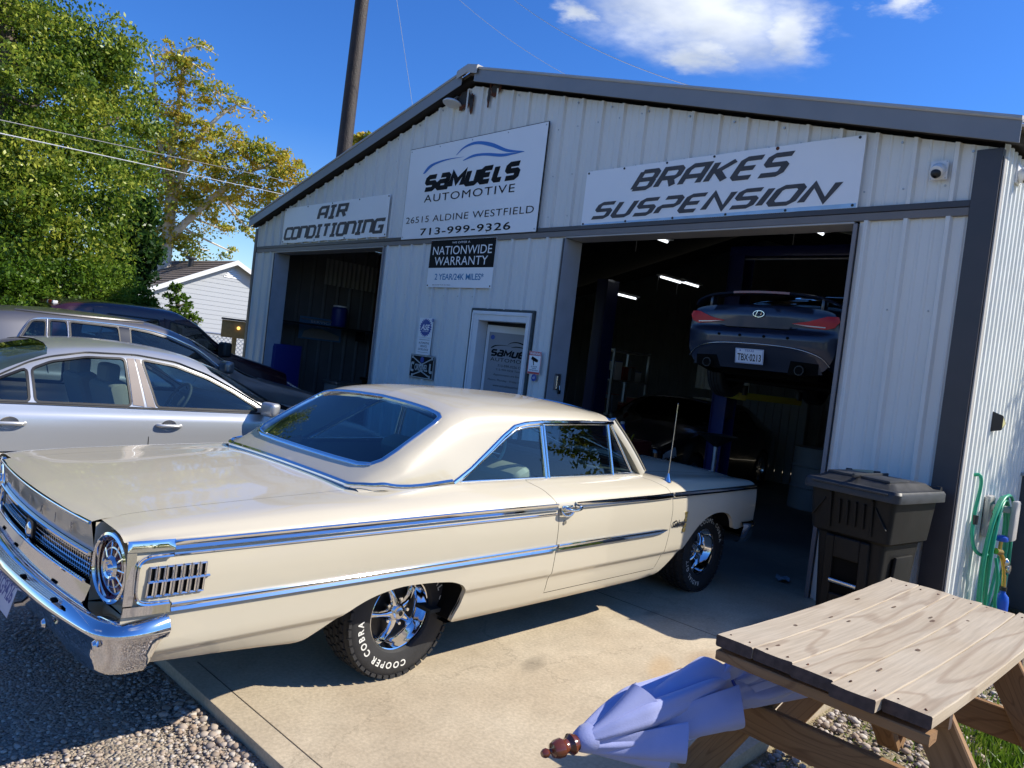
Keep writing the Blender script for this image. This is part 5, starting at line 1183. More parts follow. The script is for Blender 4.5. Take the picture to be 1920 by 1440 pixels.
def shrink(poly, dx, dt):
    c=np.array(poly).mean(0); out=[]
    for i,(a,b) in enumerate(poly):
        p0=np.array(poly[i-1]);p1=np.array(poly[(i+1)%len(poly)]); d=p1-p0; d=d*np.array([1,1.9]); n=np.array([-d[1],d[0]]); n/=np.linalg.norm(n)+1e-9
        q=np.array([a,b])+n*np.array([dx,dx/1.9]); q2=np.array([a,b])-n*np.array([dx,dx/1.9])
        out.append(tuple(q if np.linalg.norm((q-c)*[1,1.9])<np.linalg.norm((q2-c)*[1,1.9]) else q2))
    return out
tsh=12.55/K_
trunkP=[(-1.388,tsh)]+[(x,tsh) for x in np.arange(-1.35,-.30,.06)]+[(-.285,tsh+.004),(-.262,tsh+.02)]+[(-.262,t) for t in np.linspace(tsh+.04,1.0,10)]+[(-1.388,1.0)]
hoodP=[(x,tsh) for x in np.arange(2.30,3.58,.06)]+[(3.58,tsh)]+[(3.58,1.0)]+[(2.50,1.0),(2.46,.955),(2.38,.90)]
GOPEN=[(-.02,t12+.012),(1.0,t12+.004),(2.06,t12+.004),(2.2,.85),(2.36,.93),(2.44,1.05),(-.02,1.05)]
GOPEN=densify(GOPEN,.05)
outer=low_xt+[(3.60,t) for t in np.linspace(low_xt[-1][1]+.03,1.0,24)]+[(x,1.0) for x in np.arange(3.55,-1.40,-.06)]+[(-1.40,t) for t in np.linspace(1.0,low_xt[0][1]+.02,26)]
body=loft_panel('body',G,outer,[door_xt,densify(trunkP,.05),densify(hoodP,.05),GOPEN],CREAM,gx,both=True,sp=.045)
for sd in (-1,1): loft_panel('door',G,shrink(door_xt,.0045,0),[],CREAM,gx,sd,sp=.04)
tk=loft_panel('trunk_lid',G,[(a+.003 if a<-.3 else a-.004,min(b+.0018,1)) if b<1 else (a+(.003 if a<-.8 else -.004),1) for a,b in densify(trunkP,.05)],[],CREAM,gx,both=True,sp=.05)
hd=loft_panel('hood',G,[(a,min(b+.002,1)) for a,b in densify(hoodP,.05)],[],CREAM,gx,both=True,sp=.05)
# dark liner just inside the skin closes the gaps
loft_panel('inner_liner',G,[(x,t+.02) for x,t in low_xt]+[(3.58,.3),(3.58,1.0)]+[(2.5,1.0),(2.4,.90),(2.1,t12-.01),(.3,t12-.01),(-.1,.85),(-.25,1.0)]+[(-1.37,1.0),(-1.37,.25)],[],DARK,gx,both=True,sp=.10,off=-.016)
# wheel arch lips and dark wells
def arch(i0,i1,nm='wheel_well'):
    XT=[p for p in low_xt if i0<=p[0]<=i1]; 
    for sd in (-1,1):
        P=G.ev(np.array([a for a,_ in XT]),np.array([b for _,b in XT])); P[:,1]*=sd; Q=P.copy(); Q[:,1]=sd*(np.abs(P[:,1])-.028); V=list(P)+list(Q); n=len(P); F=[(i,i+1,n+i+1,n+i) for i in range(n-1)]; mesh('arch_lip',V,F,CREAM,gx,60)
        Q2=Q.copy(); W=Q.copy(); W[:,1]=sd*.50; W[:,2]+=.10*np.sin(np.linspace(0,PI,n)); V=list(Q2)+list(W); mesh(nm,V,F,DARK,gx,60); m_=[tuple(w) for w in W]; c=np.array(m_).mean(0); mesh(nm,m_,[tuple(range(n))],DARK,gx)
arch(-.70,.30); arch(2.16,3.25)
mesh('underbody',[(-1.30,-.80,.44),(-1.30,.80,.44),(-.72,.80,.40),(-.72,-.80,.40),(.28,-.84,.27),(.28,.84,.27),(2.2,.84,.27),(2.2,-.84,.27),(3.5,.80,.40),(3.5,-.80,.40),(-.72,-.5,.33),(-.72,.5,.33),(.28,.5,.27),(.28,-.5,.27),(2.2,.5,.27),(2.2,-.5,.27),(3.3,.5,.36),(3.3,-.5,.36)],[(0,3,2,1),(10,13,12,11),(4,7,6,5),(15,17,16,14)],DARK,gx)
cyl('exhaust_pipe',(-1.30,-.42,.33),(-.2,-.40,.28),.030,DARK,gx); cyl('axle',(0,-.6,.33),(0,.6,.33),.05,DARK,gx)
# ---- greenhouse
def T(z0,pts): return pts
top=[(-.275,[(.735,.955),(.70,.976),(.66,.984),(.62,.987),(.55,.989),(.35,.992),(0,.994)]),
 (-.16,[(.745,.962),(.725,1.010),(.69,1.034),(.645,1.052),(.57,1.060),(.35,1.066),(0,1.070)]),
 (0,[(.757,.972),(.748,1.045),(.722,1.100),(.680,1.140),(.60,1.160),(.35,1.172),(0,1.178)]),
 (.20,[(.764,.990),(.746,1.090),(.715,1.180),(.675,1.245),(.60,1.277),(.35,1.294),(0,1.302)]),
 (.34,[(.768,1.0),(.738,1.12),(.700,1.235),(.660,1.310),(.59,1.352),(.35,1.376),(0,1.386)]),
 (.48,[(.768,1.0),(.730,1.14),(.690,1.27),(.655,1.345),(.59,1.385),(.35,1.420),(0,1.434)]),
 (.70,[(.768,1.0),(.725,1.15),(.685,1.29),(.655,1.358),(.59,1.398),(.35,1.440),(0,1.456)]),
 (1.1,[(.768,1.0),(.720,1.15),(.675,1.32),(.655,1.362),(.59,1.403),(.35,1.447),(0,1.463)]),
 (1.5,[(.768,1.0),(.720,1.15),(.672,1.33),(.655,1.360),(.59,1.399),(.35,1.438),(0,1.453)]),
 (1.80,[(.768,1.0),(.720,1.15),(.672,1.33),(.650,1.352),(.59,1.382),(.35,1.414),(0,1.428)])]
H=Loft(top); kh=H.K-1
# side opening polygon (X,z) of the quarter glass + door glass, drip edge above
SG=[(.285,1.004),(.42,1.075),(.585,1.178),(.70,1.252),(.80,1.303),(.90,1.322),(1.05,1.334),(1.45,1.342),(1.80,1.342)]
def tz(x,z): return H.t_of_z(x,z,3.2/kh)
side_edge=[(x,tz(x,z)) for x,z in densify(SG,.04,False)]
roof_outer=[(-.275,t) for t in np.linspace(0,1,20)][::-1] 
roof_outer=[(-.275,1.0)]+[(-.275,t) for t in np.linspace(.95,0,16)]+[(x,0) for x in np.arange(-.22,.28,.05)]+side_edge+[(1.80,t) for t in np.linspace(3.2/kh,1.0,12)]+[(x,1.0) for x in np.arange(1.75,-.27,-.06)]
# rear window opening: lower corners X -.15, upper X .31
def rt(x,y):
    ts=np.linspace(2/kh,1,200); P=H.ev(np.full(200,x),ts); i=np.argmin(np.abs(P[:,1]-y)); return float(ts[i])
RW=[(-.165,0.0),(-.160,.30),(-.150,.50),(-.128,.585),(-.085,.615),(.0,.622),(.14,.612),(.25,.602),(.292,.588),(.312,.55),(.322,.45),(.330,.25),(.334,0.0)]
RWxt=[(x,rt(x,y)) for x,y in densify(RW,.03,False)]; RWc=RWxt+[(.334,1.06),(-.165,1.06)]
roof=loft_panel('roof',H,roof_outer,[RWc],CREAM,gx,both=True,sp=.040,sv=1.5)
rwg=loft_panel('rear_window',H,[(a,min(b,1)) for a,b in RWxt]+[(x,1.0) for x in np.arange(.30,-.16,-.06)],[],glass('rear teal glass',(.30,.52,.56),1.6),gx,both=True,sp=.05,sv=1.5,off=-.010)
def ring_trim(name,loft,xt,prof,m,parent,both=True):
    P=loft.ev(np.array([a for a,_ in xt]),np.clip(np.array([b for _,b in xt]),0,1)); Nn=loft.nrm(np.array([a for a,_ in xt]),np.clip(np.array([b for _,b in xt]),0,.999))
    if both: P2=P[::-1].copy(); N2=Nn[::-1].copy(); P2[:,1]*=-1; N2[:,1]*=-1; P=np.concatenate([P,P2[1:-1]]); Nn=np.concatenate([Nn,N2[1:-1]])
    n=len(P); Tn=np.roll(P,-1,0)-np.roll(P,1,0); Tn/=np.linalg.norm(Tn,axis=1,keepdims=True)+1e-9; U=np.cross(Nn,Tn); U/=np.linalg.norm(U,axis=1,keepdims=True)+1e-9
    return sweep(name,P,Nn,U,prof,m,parent,closed=True)
ring_trim('rear_window_trim',H,[(a,min(b,1.0)) for a,b in RWxt],[(-.012,-.014),(.004,-.014),(.010,-.006),(.010,.006),(.004,.014),(-.012,.014)],CHROME,gx)
# chrome band round the base of the sail panel and under the rear window (blue sky reflects in it)
bp_=[(-.275,t) for t in np.linspace(1.0,.50,12)]+[(-.262,.36),(-.235,.25),(-.20,.16),(-.15,.08),(-.09,.035),(0,.01),(.1,.0),(.27,.0)]
for sd in (-1,1):
    XT=np.array(bp_); P=H.ev(XT[:,0],XT[:,1]); P[:,1]*=sd; P[:,2]+=np.where(XT[:,1]<.12,.012,-.002); out=np.array([[-1,0,.25]]*12+[[-.95,.25*sd,.25],[-.8,.6*sd,.25],[-.6,.8*sd,.25],[-.4,.9*sd,.25],[-.2,1*sd,.25],[0,1*sd,.25],[0,1*sd,.25],[0,1*sd,.25]],float); out/=np.linalg.norm(out,axis=1,keepdims=True)
    P=smooth_path(P,4); out=smooth_path(out,4); out/=np.linalg.norm(out,axis=1,keepdims=True)
    sweep('belt_moulding',P,out,[(0,0,1)]*len(P),[(-.02,-.024),(.014,-.022),(.024,-.008),(.022,.005),(.008,.018),(-.010,.020)],CHROME,gx)
# drip rail chrome, over the side glass
for sd in (-1,1):
    XT=np.array(side_edge); P=H.ev(XT[:,0],XT[:,1]); N_=H.nrm(XT[:,0],XT[:,1]); P[:,1]*=sd; N_[:,1]*=sd; U=np.cross(N_,np.gradient(P,axis=0)); U/=np.linalg.norm(U,axis=1,keepdims=True); U*=np.sign(U[:,2:3].mean())
    sweep('drip_moulding',P,N_,U,[(-.01,-.012),(.006,-.014),(.014,-.006),(.014,.004),(.006,.012),(-.006,.010)],CHROME,gx)
    # side glass frames: lie in the tumblehome plane y = .76-.30(z-1)
    def gp(x,z,o=0): return (x,sd*(.752-.27*(z-1.0)+o),z)
    fr=[(.34,1.008),(.46,1.080),(.60,1.162),(.715,1.232),(.815,1.284),(.92,1.304),(1.03,1.312)]
    def gl(name,pts,par): return mesh(name,[gp(a,b) for a,b in pts],[tuple(range(len(pts)))],GLASS_C,par)
    q=gl('quarter_window',fr+[(1.045,1.008)],gx)
    def bar(nm,pts,r=.009,m=CHROME,par=None): return tube(nm,[gp(a,b,.004) for a,b in pts],r,m,par or gx,8)
    bar('window_frame',fr,.010,CHROME,q); bar('window_frame',[(1.055,1.0),(1.045,1.312)],.013,CHROME,q)
    d=gl('door_window',[(1.075,1.008),(1.070,1.318),(1.735,1.334),(1.742,1.012)],gx); bar('window_frame',[(1.085,1.0),(1.075,1.318)],.009,CHROME,d); bar('window_frame',[(1.06,1.320),(1.40,1.330),(1.77,1.335)],.008,CHROME,d)
    v=gl('vent_window',[(1.755,1.012),(1.755,1.322),(1.95,1.012)],gx); bar('vent_frame',[(1.748,1.0),(1.742,1.334)],.010,CHROME,v); bar('vent_frame',[(1.775,1.328),(1.97,1.010)],.010,CHROME,v); bar('vent_frame',[(1.75,1.008),(1.98,1.008)],.008,CHROME,v)
    bar('window_sill_trim',[(.32,1.006),(1.2,1.008),(2.0,1.006)],.007,CHROME)
    # windscreen pillar
    a0=np.array([1.80,sd*.652,1.352]); a1=np.array([2.085,sd*.765,1.004]); P=[a0+(a1-a0)*t+np.array([.012*math.sin(PI*t),0,.006*math.sin(PI*t)]) for t in np.linspace(0,1,9)]
    sweep('windscreen_pillar',P,[(0,sd,.25)]*9,[(.78,0,.62)]*9,[(-.03,-.030),(.010,-.030),(.016,-.010),(.014,.016),(-.03,.022)],CREAM,gx)
    sweep('pillar_chrome',[p+np.array([.026,0,.02]) for p in P],[(0,sd,.25)]*9,[(.78,0,.62)]*9,[(-.03,-.006),(.014,-.006),(.016,.0),(.012,.010),(-.03,.012)],CHROME,gx)
# windscreen: ruled between roof front and cowl
def wsf(U,V_):
    y=U; tx=1.80+.035*(1-(y/.66)**2); ty=y*.985; tz_=1.352+.062*(1-(y/.66)**2)**.8 if False else 1.352+.062*np.clip(1-(y/.66)**2,0,1)
    bx_=2.075+.37*(1-np.abs(y/.66)**2.4); by=y*1.16; bz=1.004+.018*(1-(y/.66)**2)
    v=V_; bow=.020*np.sin(PI*v); return np.stack([tx+(bx_-tx)*v+bow,ty+(by-ty)*v,tz_+(bz-tz_)*v+bow],1)
fn_panel('windscreen',wsf,densify([(-.655,.0),(.655,.0),(.655,.985),(-.655,.985)],.05),[],GLASS_C,gx,sp=.06,sv=.5)
hp_=[tuple(wsf(np.array([y]),np.array([0.0]))[0]) for y in np.linspace(-.655,.655,24)]; sweep('header_trim',hp_,[(.5,0,.87)]*24,[(.87,0,-.5)]*24,[(-.012,-.020),(.010,-.018),(.012,.006),(-.004,.014)],CHROME,gx)
cw=[tuple(wsf(np.array([y]),np.array([.985]))[0]) for y in np.linspace(-.655,.655,30)]; sweep('cowl_rubber',cw,[(.4,0,.9)]*30,[(.9,0,-.4)]*30,[(-.02,-.014),(.008,-.014),(.010,.022),(-.02,.03)],BLACK,gx)
for y in (-.35,.25): 
    w=cyl('wiper_arm',(2.42,y,1.045),(2.20,y+.30,1.175),.006,CHROME_S,gx); cyl('wiper_blade',(2.28,y+.02,1.13),(2.16,y+.42,1.20),.006,BLACK,gx)
loft_panel('headliner',H,[(.30,.62),(1.78,.62),(1.78,1.0),(.36,1.0)],[],SEAT,gx,both=True,sp=.12,off=-.03)
box('rear_view_mirror',(1.80,0,1.33),(.02,.24,.055),BLACK,gx,bevel=.01)
# ---- side mouldings
def both_sides(f):
    for sd in (-1,1): f(sd)
hd_=lambda h,d:[(-.004,-h/2),(d*.55,-h/2),(d,-h/2+.004),(d*.55,-h*.10),(d*.62,h*.05),(d*1.05,h*.30),(d*.8,h/2-.002),(-.004,h/2)]
def mould(sd):
    for a,b in ((-1.24,.958),(1.13,2.218),(2.238,3.585)):
        pts=[(x,.870+.006*min(1,max(0,(x+1.24)/1.5))+.004*(x>2.2)) for x in np.linspace(a,b,max(6,int((b-a)/.08)))]; o=side_trim('upper_moulding',G,pts,hd_(.040,.017),CHROME,gx,sd)
    for a,b in ((-1.235,.975),(.998,2.215)):
        n=max(6,int((b-a)/.08)); pts=[(x,.640-.004*(x+1.2)/3) for x in np.linspace(a,b,n)]
        side_trim('lower_moulding',G,pts,hd_(.038,.017),CHROME,gx,sd,taper=(lambda f:np.clip((1-f)/.09,.06,1)) if a>0 else None)
    # second thin bead under the rear part of the upper moulding
    side_trim('bead_moulding',G,[(x,.838-.002) for x in np.linspace(-1.24,.958,26)],strip_prof(.010,.010),CHROME,gx,sd)
    # rear trim block wrapping to the lamp
    XTs=[(-1.41,.868),(-1.41,.655)]
    for (x0,x1,z0,z1,d) in ((-1.40,-1.238,.853,.887,.017),(-1.40,-1.368,.62,.850,.008),(-1.40,-1.238,.622,.657,.017)):
        UVp=G.xt(densify([(x0,z0),(x1,z0),(x1,z1),(x0,z1)],.02),.02); loft_panel('corner_trim',G,UVp,[],CHROME,gx,sd,sp=.03,off=d*.7)
    side_trim('corner_bead',G,[(-1.245,.838),(-1.33,.836),(-1.358,.825),(-1.366,.80),(-1.366,.70),(-1.358,.672),(-1.33,.665),(-1.245,.664)],strip_prof(.012,.020),CHROME,gx,sd,step=.012)
    # hash-mark vents: seven pairs
    cr=empty('hash_emblem',(0,0,0)); cr.parent=gx
    for i in range(7):
        x=-1.310+.0305*i
        for z0,z1,kk in ((.746,.792,0),(.690,.738,1)):
            xs=x-.004*kk
            UVp=G.xt([(xs-.010,z0),(xs+.010,z0),(xs+.012,z1),(xs-.008,z1)],.02); loft_panel('hash_recess',G,UVp,[],DARK,cr,sd,sp=.02,off=.0025)
            side_trim('hash_bar',G,[(xs-.0115,z0-.003),(xs-.0095,z1+.003)],strip_prof(.0055,.009),CHROME,cr,sd,step=.02); side_trim('hash_bar',G,[(xs+.0085,z0+.0),(xs+.0105,z1+.003)],strip_prof(.0045,.009),CHROME,cr,sd,step=.02)
            side_trim('hash_cap',G,[(xs-.012,(z0-.002) if kk else (z1+.002)),(xs+.012,(z0-.002) if kk else (z1+.002))],strip_prof(.006,.009),CHROME,cr,sd,step=.02)
    side_trim('hash_rail',G,[(-1.325,.741),(-1.10,.743)],strip_prof(.010,.011),CHROME,cr,sd)
    # door handle, lock, emblem and script
    hn=empty('door_handle',(0,0,0)); hn.parent=gx; y=sd*.968
    box('handle_plate',(1.03,y,.862),(.10,.012,.045),CHROME,hn,bevel=.008); tube('handle_grip',smooth_path([(1.00,y,.872),(1.005,y+sd*.035,.868),(1.06,y+sd*.042,.862),(1.12,y+sd*.036,.868),(1.145,y+sd*.006,.878)],6),.010,CHROME,hn,10); cyl('push_button',(1.125,y,.873),(1.125,y+sd*.028,.873),.014,CHROME,hn)
    tube('handle_guard',smooth_path([(.985,y,.850),(1.0,y+sd*.012,.828),(1.05,y+sd*.014,.826),(1.09,y+sd*.008,.848)],5),.007,CHROME,hn,8)
    cyl('door_lock',(1.03,sd*.955,.782),(1.03,sd*.966,.782),.012,CHROME_S,gx)
    em=empty('fender_emblem',(0,0,0)); em.parent=gx; GOLD=mat('gold emblem',(.40,.33,.14),.35,metal=.8) if 'gold emblem' not in MATS else MATS['gold emblem']
    for k,(z,w,h) in enumerate(((.620,.030,.030),(.655,.026,.030),(.690,.028,.026),(.718,.020,.022))): box('crest_block',(2.425+.003*k,sd*.958,z),(w,.012,h),GOLD,em,bevel=.004)
    for q in (-.018,-.006,.006,.018): cyl('crown_spike',(2.432+q*.5,sd*.958,.726),(2.432+q,sd*.960,.752),.003,GOLD,em,n=6)
    sc=text_data('Galaxie',.062,.002,1,.35,'CENTER',.92,.0); o=link('name_script',sc,CHROME_S,em); o.matrix_basis=Matrix(((sd*-1,0,0,2.335),(0,0,sd*1.0,sd*.9635),(0,1,0,.655),(0,0,0,1))) if sd==1 else Matrix(((1,0,0,2.335),(0,0,-1,-.9635),(0,1,0,.655),(0,0,0,1)))
    side_trim('script_line',G,[(2.27,.664),(2.44,.676)],strip_prof(.004,.008),CHROME_S,em,sd)
both_sides(mould)
# character line crease just under the doors
# ---- tail lamps
for sd in (-1,1):
    tl=empty('tail_light',(-1.362,sd*.798,.762)); tl.parent=gx; tl.rotation_euler=(0,0,R(-7*sd)*-1 if False else R(7*sd)*-1)
    M_=RY(R(-90)).to_4x4()
    def lt_(nm,prof,m,n=48,par=tl): return lathe(nm,prof,m,par,n=n,axis='Z',rot=RY(R(-90)))
    # axis h grows towards -x (rear)
    hs_=lt_('lamp_housing',[(.150,-.10),(.148,-.02),(.140,.012),(.132,.020)],CREAM)
    lt_('bezel_ring',[(.134,.0),(.136,.030),(.130,.048),(.121,.052),(.114,.046),(.112,.022),(.110,.0)],CHROME)
    lt_('lens',[(.111,.012),(.100,.010),(.070,.022),(.045,.026)],REDD)
    lt_('inner_ring',[(.098,.014),(.100,.026),(.094,.030),(.090,.024),(.090,.014)],CHROME_S); lt_('inner_ring',[(.074,.02),(.075,.032),(.070,.034),(.067,.02)],CHROME_S)
    lt_('lamp_hub',[(.046,.02),(.046,.040),(.038,.050),(.030,.046),(.027,.038),(.018,.038),(.010,.055),(0,.057)],CHROME)
    for k in range(10):
        a=2*PI*k/10; cyl('lamp_spoke',(-.034,.044*math.cos(a),.044*math.sin(a)),(-.026,.092*math.cos(a),.092*math.sin(a)),.0045,CHROME,tl,n=8)
# ---- rear panel
def rx(y,z):   # plan bow of the tail
    return -1.425-.040*(1-(np.abs(y)/.70)**2)
def rp(z0,z1,m,nm,dx0=0,dx1=0,y1=.655,yo=0):
    ys=np.linspace(-y1,y1,33); V=[];F=[]
    for y in ys: V+=[(float(rx(y,0))+dx0,y,z0),(float(rx(y,0))+dx1,y,z1)]
    for i in range(32): F.append((2*i,2*i+1,2*i+3,2*i+2))
    return mesh(nm,V,F,m,gx,60)
rp(.785,.900,CREAM,'rear_panel',.012,-.008,.665); ysl=np.linspace(-.66,.66,41); Vd=[];Fd=[]
def deckz(x,y):
    ts=np.linspace(.60,1,160); P=G.ev(np.full(160,x),ts); i=int(np.argmin(np.abs(P[:,1]-abs(y)))); return float(P[i,2])
for y in ysl:
    xr=float(rx(y,0)); zf=deckz(-1.37,y)
    for f in (0,.25,.5,.75,1.0): Vd.append((xr-.010+(-1.335-xr+.010)*f, y, (zf-.012*(1-f)**3)+.0016 if f<1 else deckz(-1.335,y)+.0012))
for i in range(40):
    for j in range(4): Fd.append((i*5+j,i*5+j+1,i*5+j+6,i*5+j+5))
mesh('deck_lip',Vd,Fd,CREAM,gx,85)
def rail(nm,z,h,d,m,dx=0,y1=.655):
    ys=np.linspace(-y1,y1,33); P=[(float(rx(y,0))+dx,y,z) for y in ys]; return sweep(nm,P,[(-1,0,0)]*33,[(0,0,1)]*33,[(0,-h/2),(d*.8,-h/2),(d,-h/4),(d,h/4),(d*.8,h/2),(0,h/2)],m,gx)
rail('deck_edge_trim',.898,.012,.012,CHROME,-.006,.66); rail('grille_rail',.776,.014,.020,CHROME,.012); rp(.60,.785,DARK,'grille_back',.045,.045,.66)
gr=empty('rear_grille',(0,0,0)); gr.parent=gx
bmx=bmesh.new()
for k in range(5):
    z=.684+.0195*k
    for i in range(32):
        y0=-.65+1.3*i/32;y1=y0+1.3/32; a=Vector((float(rx(y0,0))+.022,y0,z)); b=Vector((float(rx(y1,0))+.022,y1,z)); add_cyl(bmx,a,b,.0028,n=5,caps=False)
for i in range(61):
    y=-.65+1.3*i/60; x=float(rx(y,0))+.019; add_box(bmx,(x,y,.722),(.006,.0045,.095))
    if i%1==0: add_box(bmx,(x-.006,y,.684),(.012,.011,.010),bevel=0)
o=bm_obj('grille_mesh',bmx,CHROME,gr); o['kind']='stuff'
cb_=lathe('lock_bezel',[(.0,.012),(.020,.012),(.030,.006),(.034,0)],CHROME,gr,n=20,rot=RY(R(-90)),loc=(float(rx(0,0))+.0,0,.715)); box('center_badge',(float(rx(0,0))+.004,0,.722),(.012,.11,.075),BLACK,gr,bevel=.012)
rp(.600,.668,CHROME,'lower_panel',-.026,-.004,.70); rail('lower_rail',.672,.012,.014,CHROME,-.004)
for y in (): box('panel_joint',(float(rx(y,0))-.030,y,.628),(.05,.003,.07),DARK,gx,RY(R(-52)))
for k,ch_ in enumerate('GALAXIE'):
    me=text_data(ch_,.048,.0035); o=link('letter',me,CHROME_S,gx); y=.50-.1667*k; x=float(rx(y,0))+.0045-.008; o.matrix_basis=Matrix(((0,0,-1,x-.006),(-1,0,0,y),(0,1,0,.828),(0,0,0,1)))
for sd in (-1,1):
    t0=G.t_of_z(-1.399,.60); ts=np.linspace(t0,.80,26); E=G.ev(np.full(26,-1.399),ts); pts=[(-1.366,sd*p[1],p[2]-.002) for p in E if p[1]>.60]+[(-1.366,sd*.60,.905),(-1.366,sd*.60,.60)]; mesh('quarter_end',[(-1.421,sd*.666,.60),(-1.365,sd*.666,.60),(-1.365,sd*.666,.900),(-1.421,sd*.666,.900)],[(0,1,2,3)],CREAM,gx)
    mesh('quarter_end',pts,[tuple(range(len(pts)))],CREAM,gx)
# ---- rear bumper
bpth=smooth_path([(-1.235,-.972,0),(-1.33,-.985,0),(-1.41,-.972,0),(-1.462,-.925,0),(-1.492,-.83,0),(-1.520,-.60,0),(-1.540,-.30,0),(-1.548,0,0)],8)
bpth=np.concatenate([bpth,bpth[::-1][1:]*np.array([1,-1,1])])
def bumper(name,path,secf,m,parent):
    n=len(path); T_=np.gradient(path,axis=0); T_/=np.linalg.norm(T_,axis=1,keepdims=True); out=np.stack([-T_[:,1]*-1,-T_[:,0],0*T_[:,0]],1); V=[];F=[]
    c=np.array([path[:,0].max()+.4,0,0])
    for i in range(n):
        o=np.array([T_[i][1],-T_[i][0],0]); 
        if o@(path[i]-c)<0: o=-o
        for a,z in secf(i,path[i]): V.append(path[i]*np.array([1,1,0])+o*a+np.array([0,0,z]))
    K=len(secf(0,path[0]))
    for i in range(n-1):
        for k in range(K-1): F.append((i*K+k,i*K+k+1,(i+1)*K+k+1,(i+1)*K+k))
    F.append(tuple(range(K))); F.append(tuple((n-1)*K+k for k in range(K)))
    o=mesh(name,V,F,m,parent); bm=bmesh.new(); bm.from_mesh(o.data); bmesh.ops.recalc_face_normals(bm,faces=bm.faces); bm.to_mesh(o.data); bm.free(); o.data.shade_smooth(); o.data.set_sharp_from_angle(angle=R(50)); return o
def bsec(i,p):
    ay=abs(p[1]); e=min(1,max(0,(ay-.45)/.40)); e=e*e*(3-2*e); zb=.455-.045*e; zl=.555+.01*e; f=min(1,max(0,(-1.24-p[0])/.17)); zt=.600+.018*(1-f)
    if p[0]>-1.30: zb+= .13*(p[0]+1.30)/.065
    return [(-.14,zt-.006),(-.06,zt),(-.028,zt-.004),(-.010,zt-.016),(.006,zl+.006),(.010,zl-.006),(.004,zl-.018),(-.004,zl-.035),(-.010,(zl+zb)/2-.01),(-.016,zb+.022),(-.026,zb+.006),(-.044,zb),(-.07,zb+.004),(-.10,zb+.03)]
bb=bumper('rear_bumper',bpth,bsec,CHROME,gx)
for y in (-.92,-.55,.55,.92): 
    x=-1.47 if abs(y)>.8 else -1.530; lathe('bumper_bolt',[(0,.012),(.012,.010),(.020,.0)],CHROME,bb,n=18,rot=RY(R(-90)),loc=(x,y,.525 if abs(y)>.8 else .49))
for k in range(5):
    P=[(float(rx(y,0))-.062-.009*k,y,.592+.004) for y in np.linspace(-.62,.62,25)]; tube('step_rib',P,.0035,CHROME_S,bb,6)
for y in (-.62,-.30,.30,.62): box('bumper_pad',(float(rx(y,0))-.090,y,.603),(.020,.035,.012),DARK,bb,bevel=.004)
rp(.40,.585,DARK,'rear_valance',.05,.0,.80)
for y in (-.2,.2): box('plate_bracket',(-1.50,y*.9-.03,.46),(.10,.02,.012),CHROME_S,gx)
np_=empty('license_plate',(-1.548,-.045,.478)); np_.parent=gx; np_.rotation_euler=(0,R(14),R(-0))
box('plate',(0,0,0),(.003,.305,.155),mat('pale plate',(.55,.60,.72),.35),np_,bevel=.002)
tp_=text('plate_number','81G9426',.265,.075,0,0,0,DKBLUE,np_,.02); tp_.matrix_basis=Matrix(((0,0,-1,-.0025),(-1,0,0,0),(0,1,0,.008),(0,0,0,1)))
# ---- front end
def fx(y): return 3.60+.085*(1-(np.abs(y)/.93)**2.2)
nose=fn_panel('front_grille',lambda U,V_:np.stack([fx(U)-.02-.05*(V_-.75)**2*6*0,U,V_],1),densify([(-.90,.60),(.90,.60),(.89,.90),(-.89,.90)],.06),[],CHROME_S,gx,sp=.08,flip=False)
def hl(U,V_): return np.stack([3.58+(fx(U)-3.58)*np.clip(V_,0,1),U,.905+.035*np.clip(1-(np.abs(U)/.8)**2,0,1)*(1-.2*V_)-.015*V_],1)
fn_panel('hood_lip',hl,densify([(-.90,-.0),(.90,-.0),(.90,1.0),(-.90,1.0)],.1),[],CREAM,gx,sp=.08)
for sd in (-1,1):
    for y in (.62,.80): lathe('headlight',[(0,.035),(.055,.030),(.075,.012),(.085,.012),(.088,.0)],WHITEL,gx,n=24,rot=RY(R(90)),loc=(float(fx(y))-.01,sd*y,.76))
fpth=smooth_path([(3.36,-.955,0),(3.48,-.965,0),(3.60,-.935,0),(3.68,-.82,0),(3.74,-.5,0),(3.76,0,0)],8); fpth=np.concatenate([fpth,fpth[::-1][1:]*np.array([1,-1,1])])
def bumper_f(name,path):
    n=len(path); T_=np.gradient(path,axis=0); T_/=np.linalg.norm(T_,axis=1,keepdims=True); V=[];F=[]; sec=[(-.12,.60),(-.02,.605),(.008,.585),(.012,.56),(.0,.52),(-.006,.46),(-.03,.43),(-.08,.43)]; c=np.array([3.2,0,0])
    for i in range(n):
        o=np.array([T_[i][1],-T_[i][0],0]); o=-o if o@(path[i]-c)<0 else o
        for a,z in sec: V.append(path[i]+o*a+np.array([0,0,z]))
    K=len(sec)
    for i in range(n-1):
        for k in range(K-1): F.append((i*K+k,i*K+k+1,(i+1)*K+k+1,(i+1)*K+k))
    o=mesh(name,V,F,CHROME,gx,50); return o
bumper_f('front_bumper',fpth)
# ---- aerial
ae=empty('aerial',(2.28,-.86,.958)); ae.parent=gx; lathe('aerial_base',[(.030,0),(.022,.018),(.012,.045),(.007,.06),(0,.062)],CHROME,ae,n=20); tube('aerial_mast',[(0,0,.05),(.004,0,.20),(.010,0,.42),(.012,0,.56)],[.0042,.0036,.0028,.0022],CHROME,ae,8); lathe('aerial_tip',[(0,-.005),(.0045,0),(0,.005)],CHROME,ae,n=10,loc=(.012,0,.565))
# ---- wheels
for x,sp_,ts_ in ((.045,.35,0),(3.13,-.25,R(195))):
    mag_wheel(gx,(x,-.650,.33),True,sp_,ts_); mag_wheel(gx,(x,.650,.33),False,sp_,ts_)
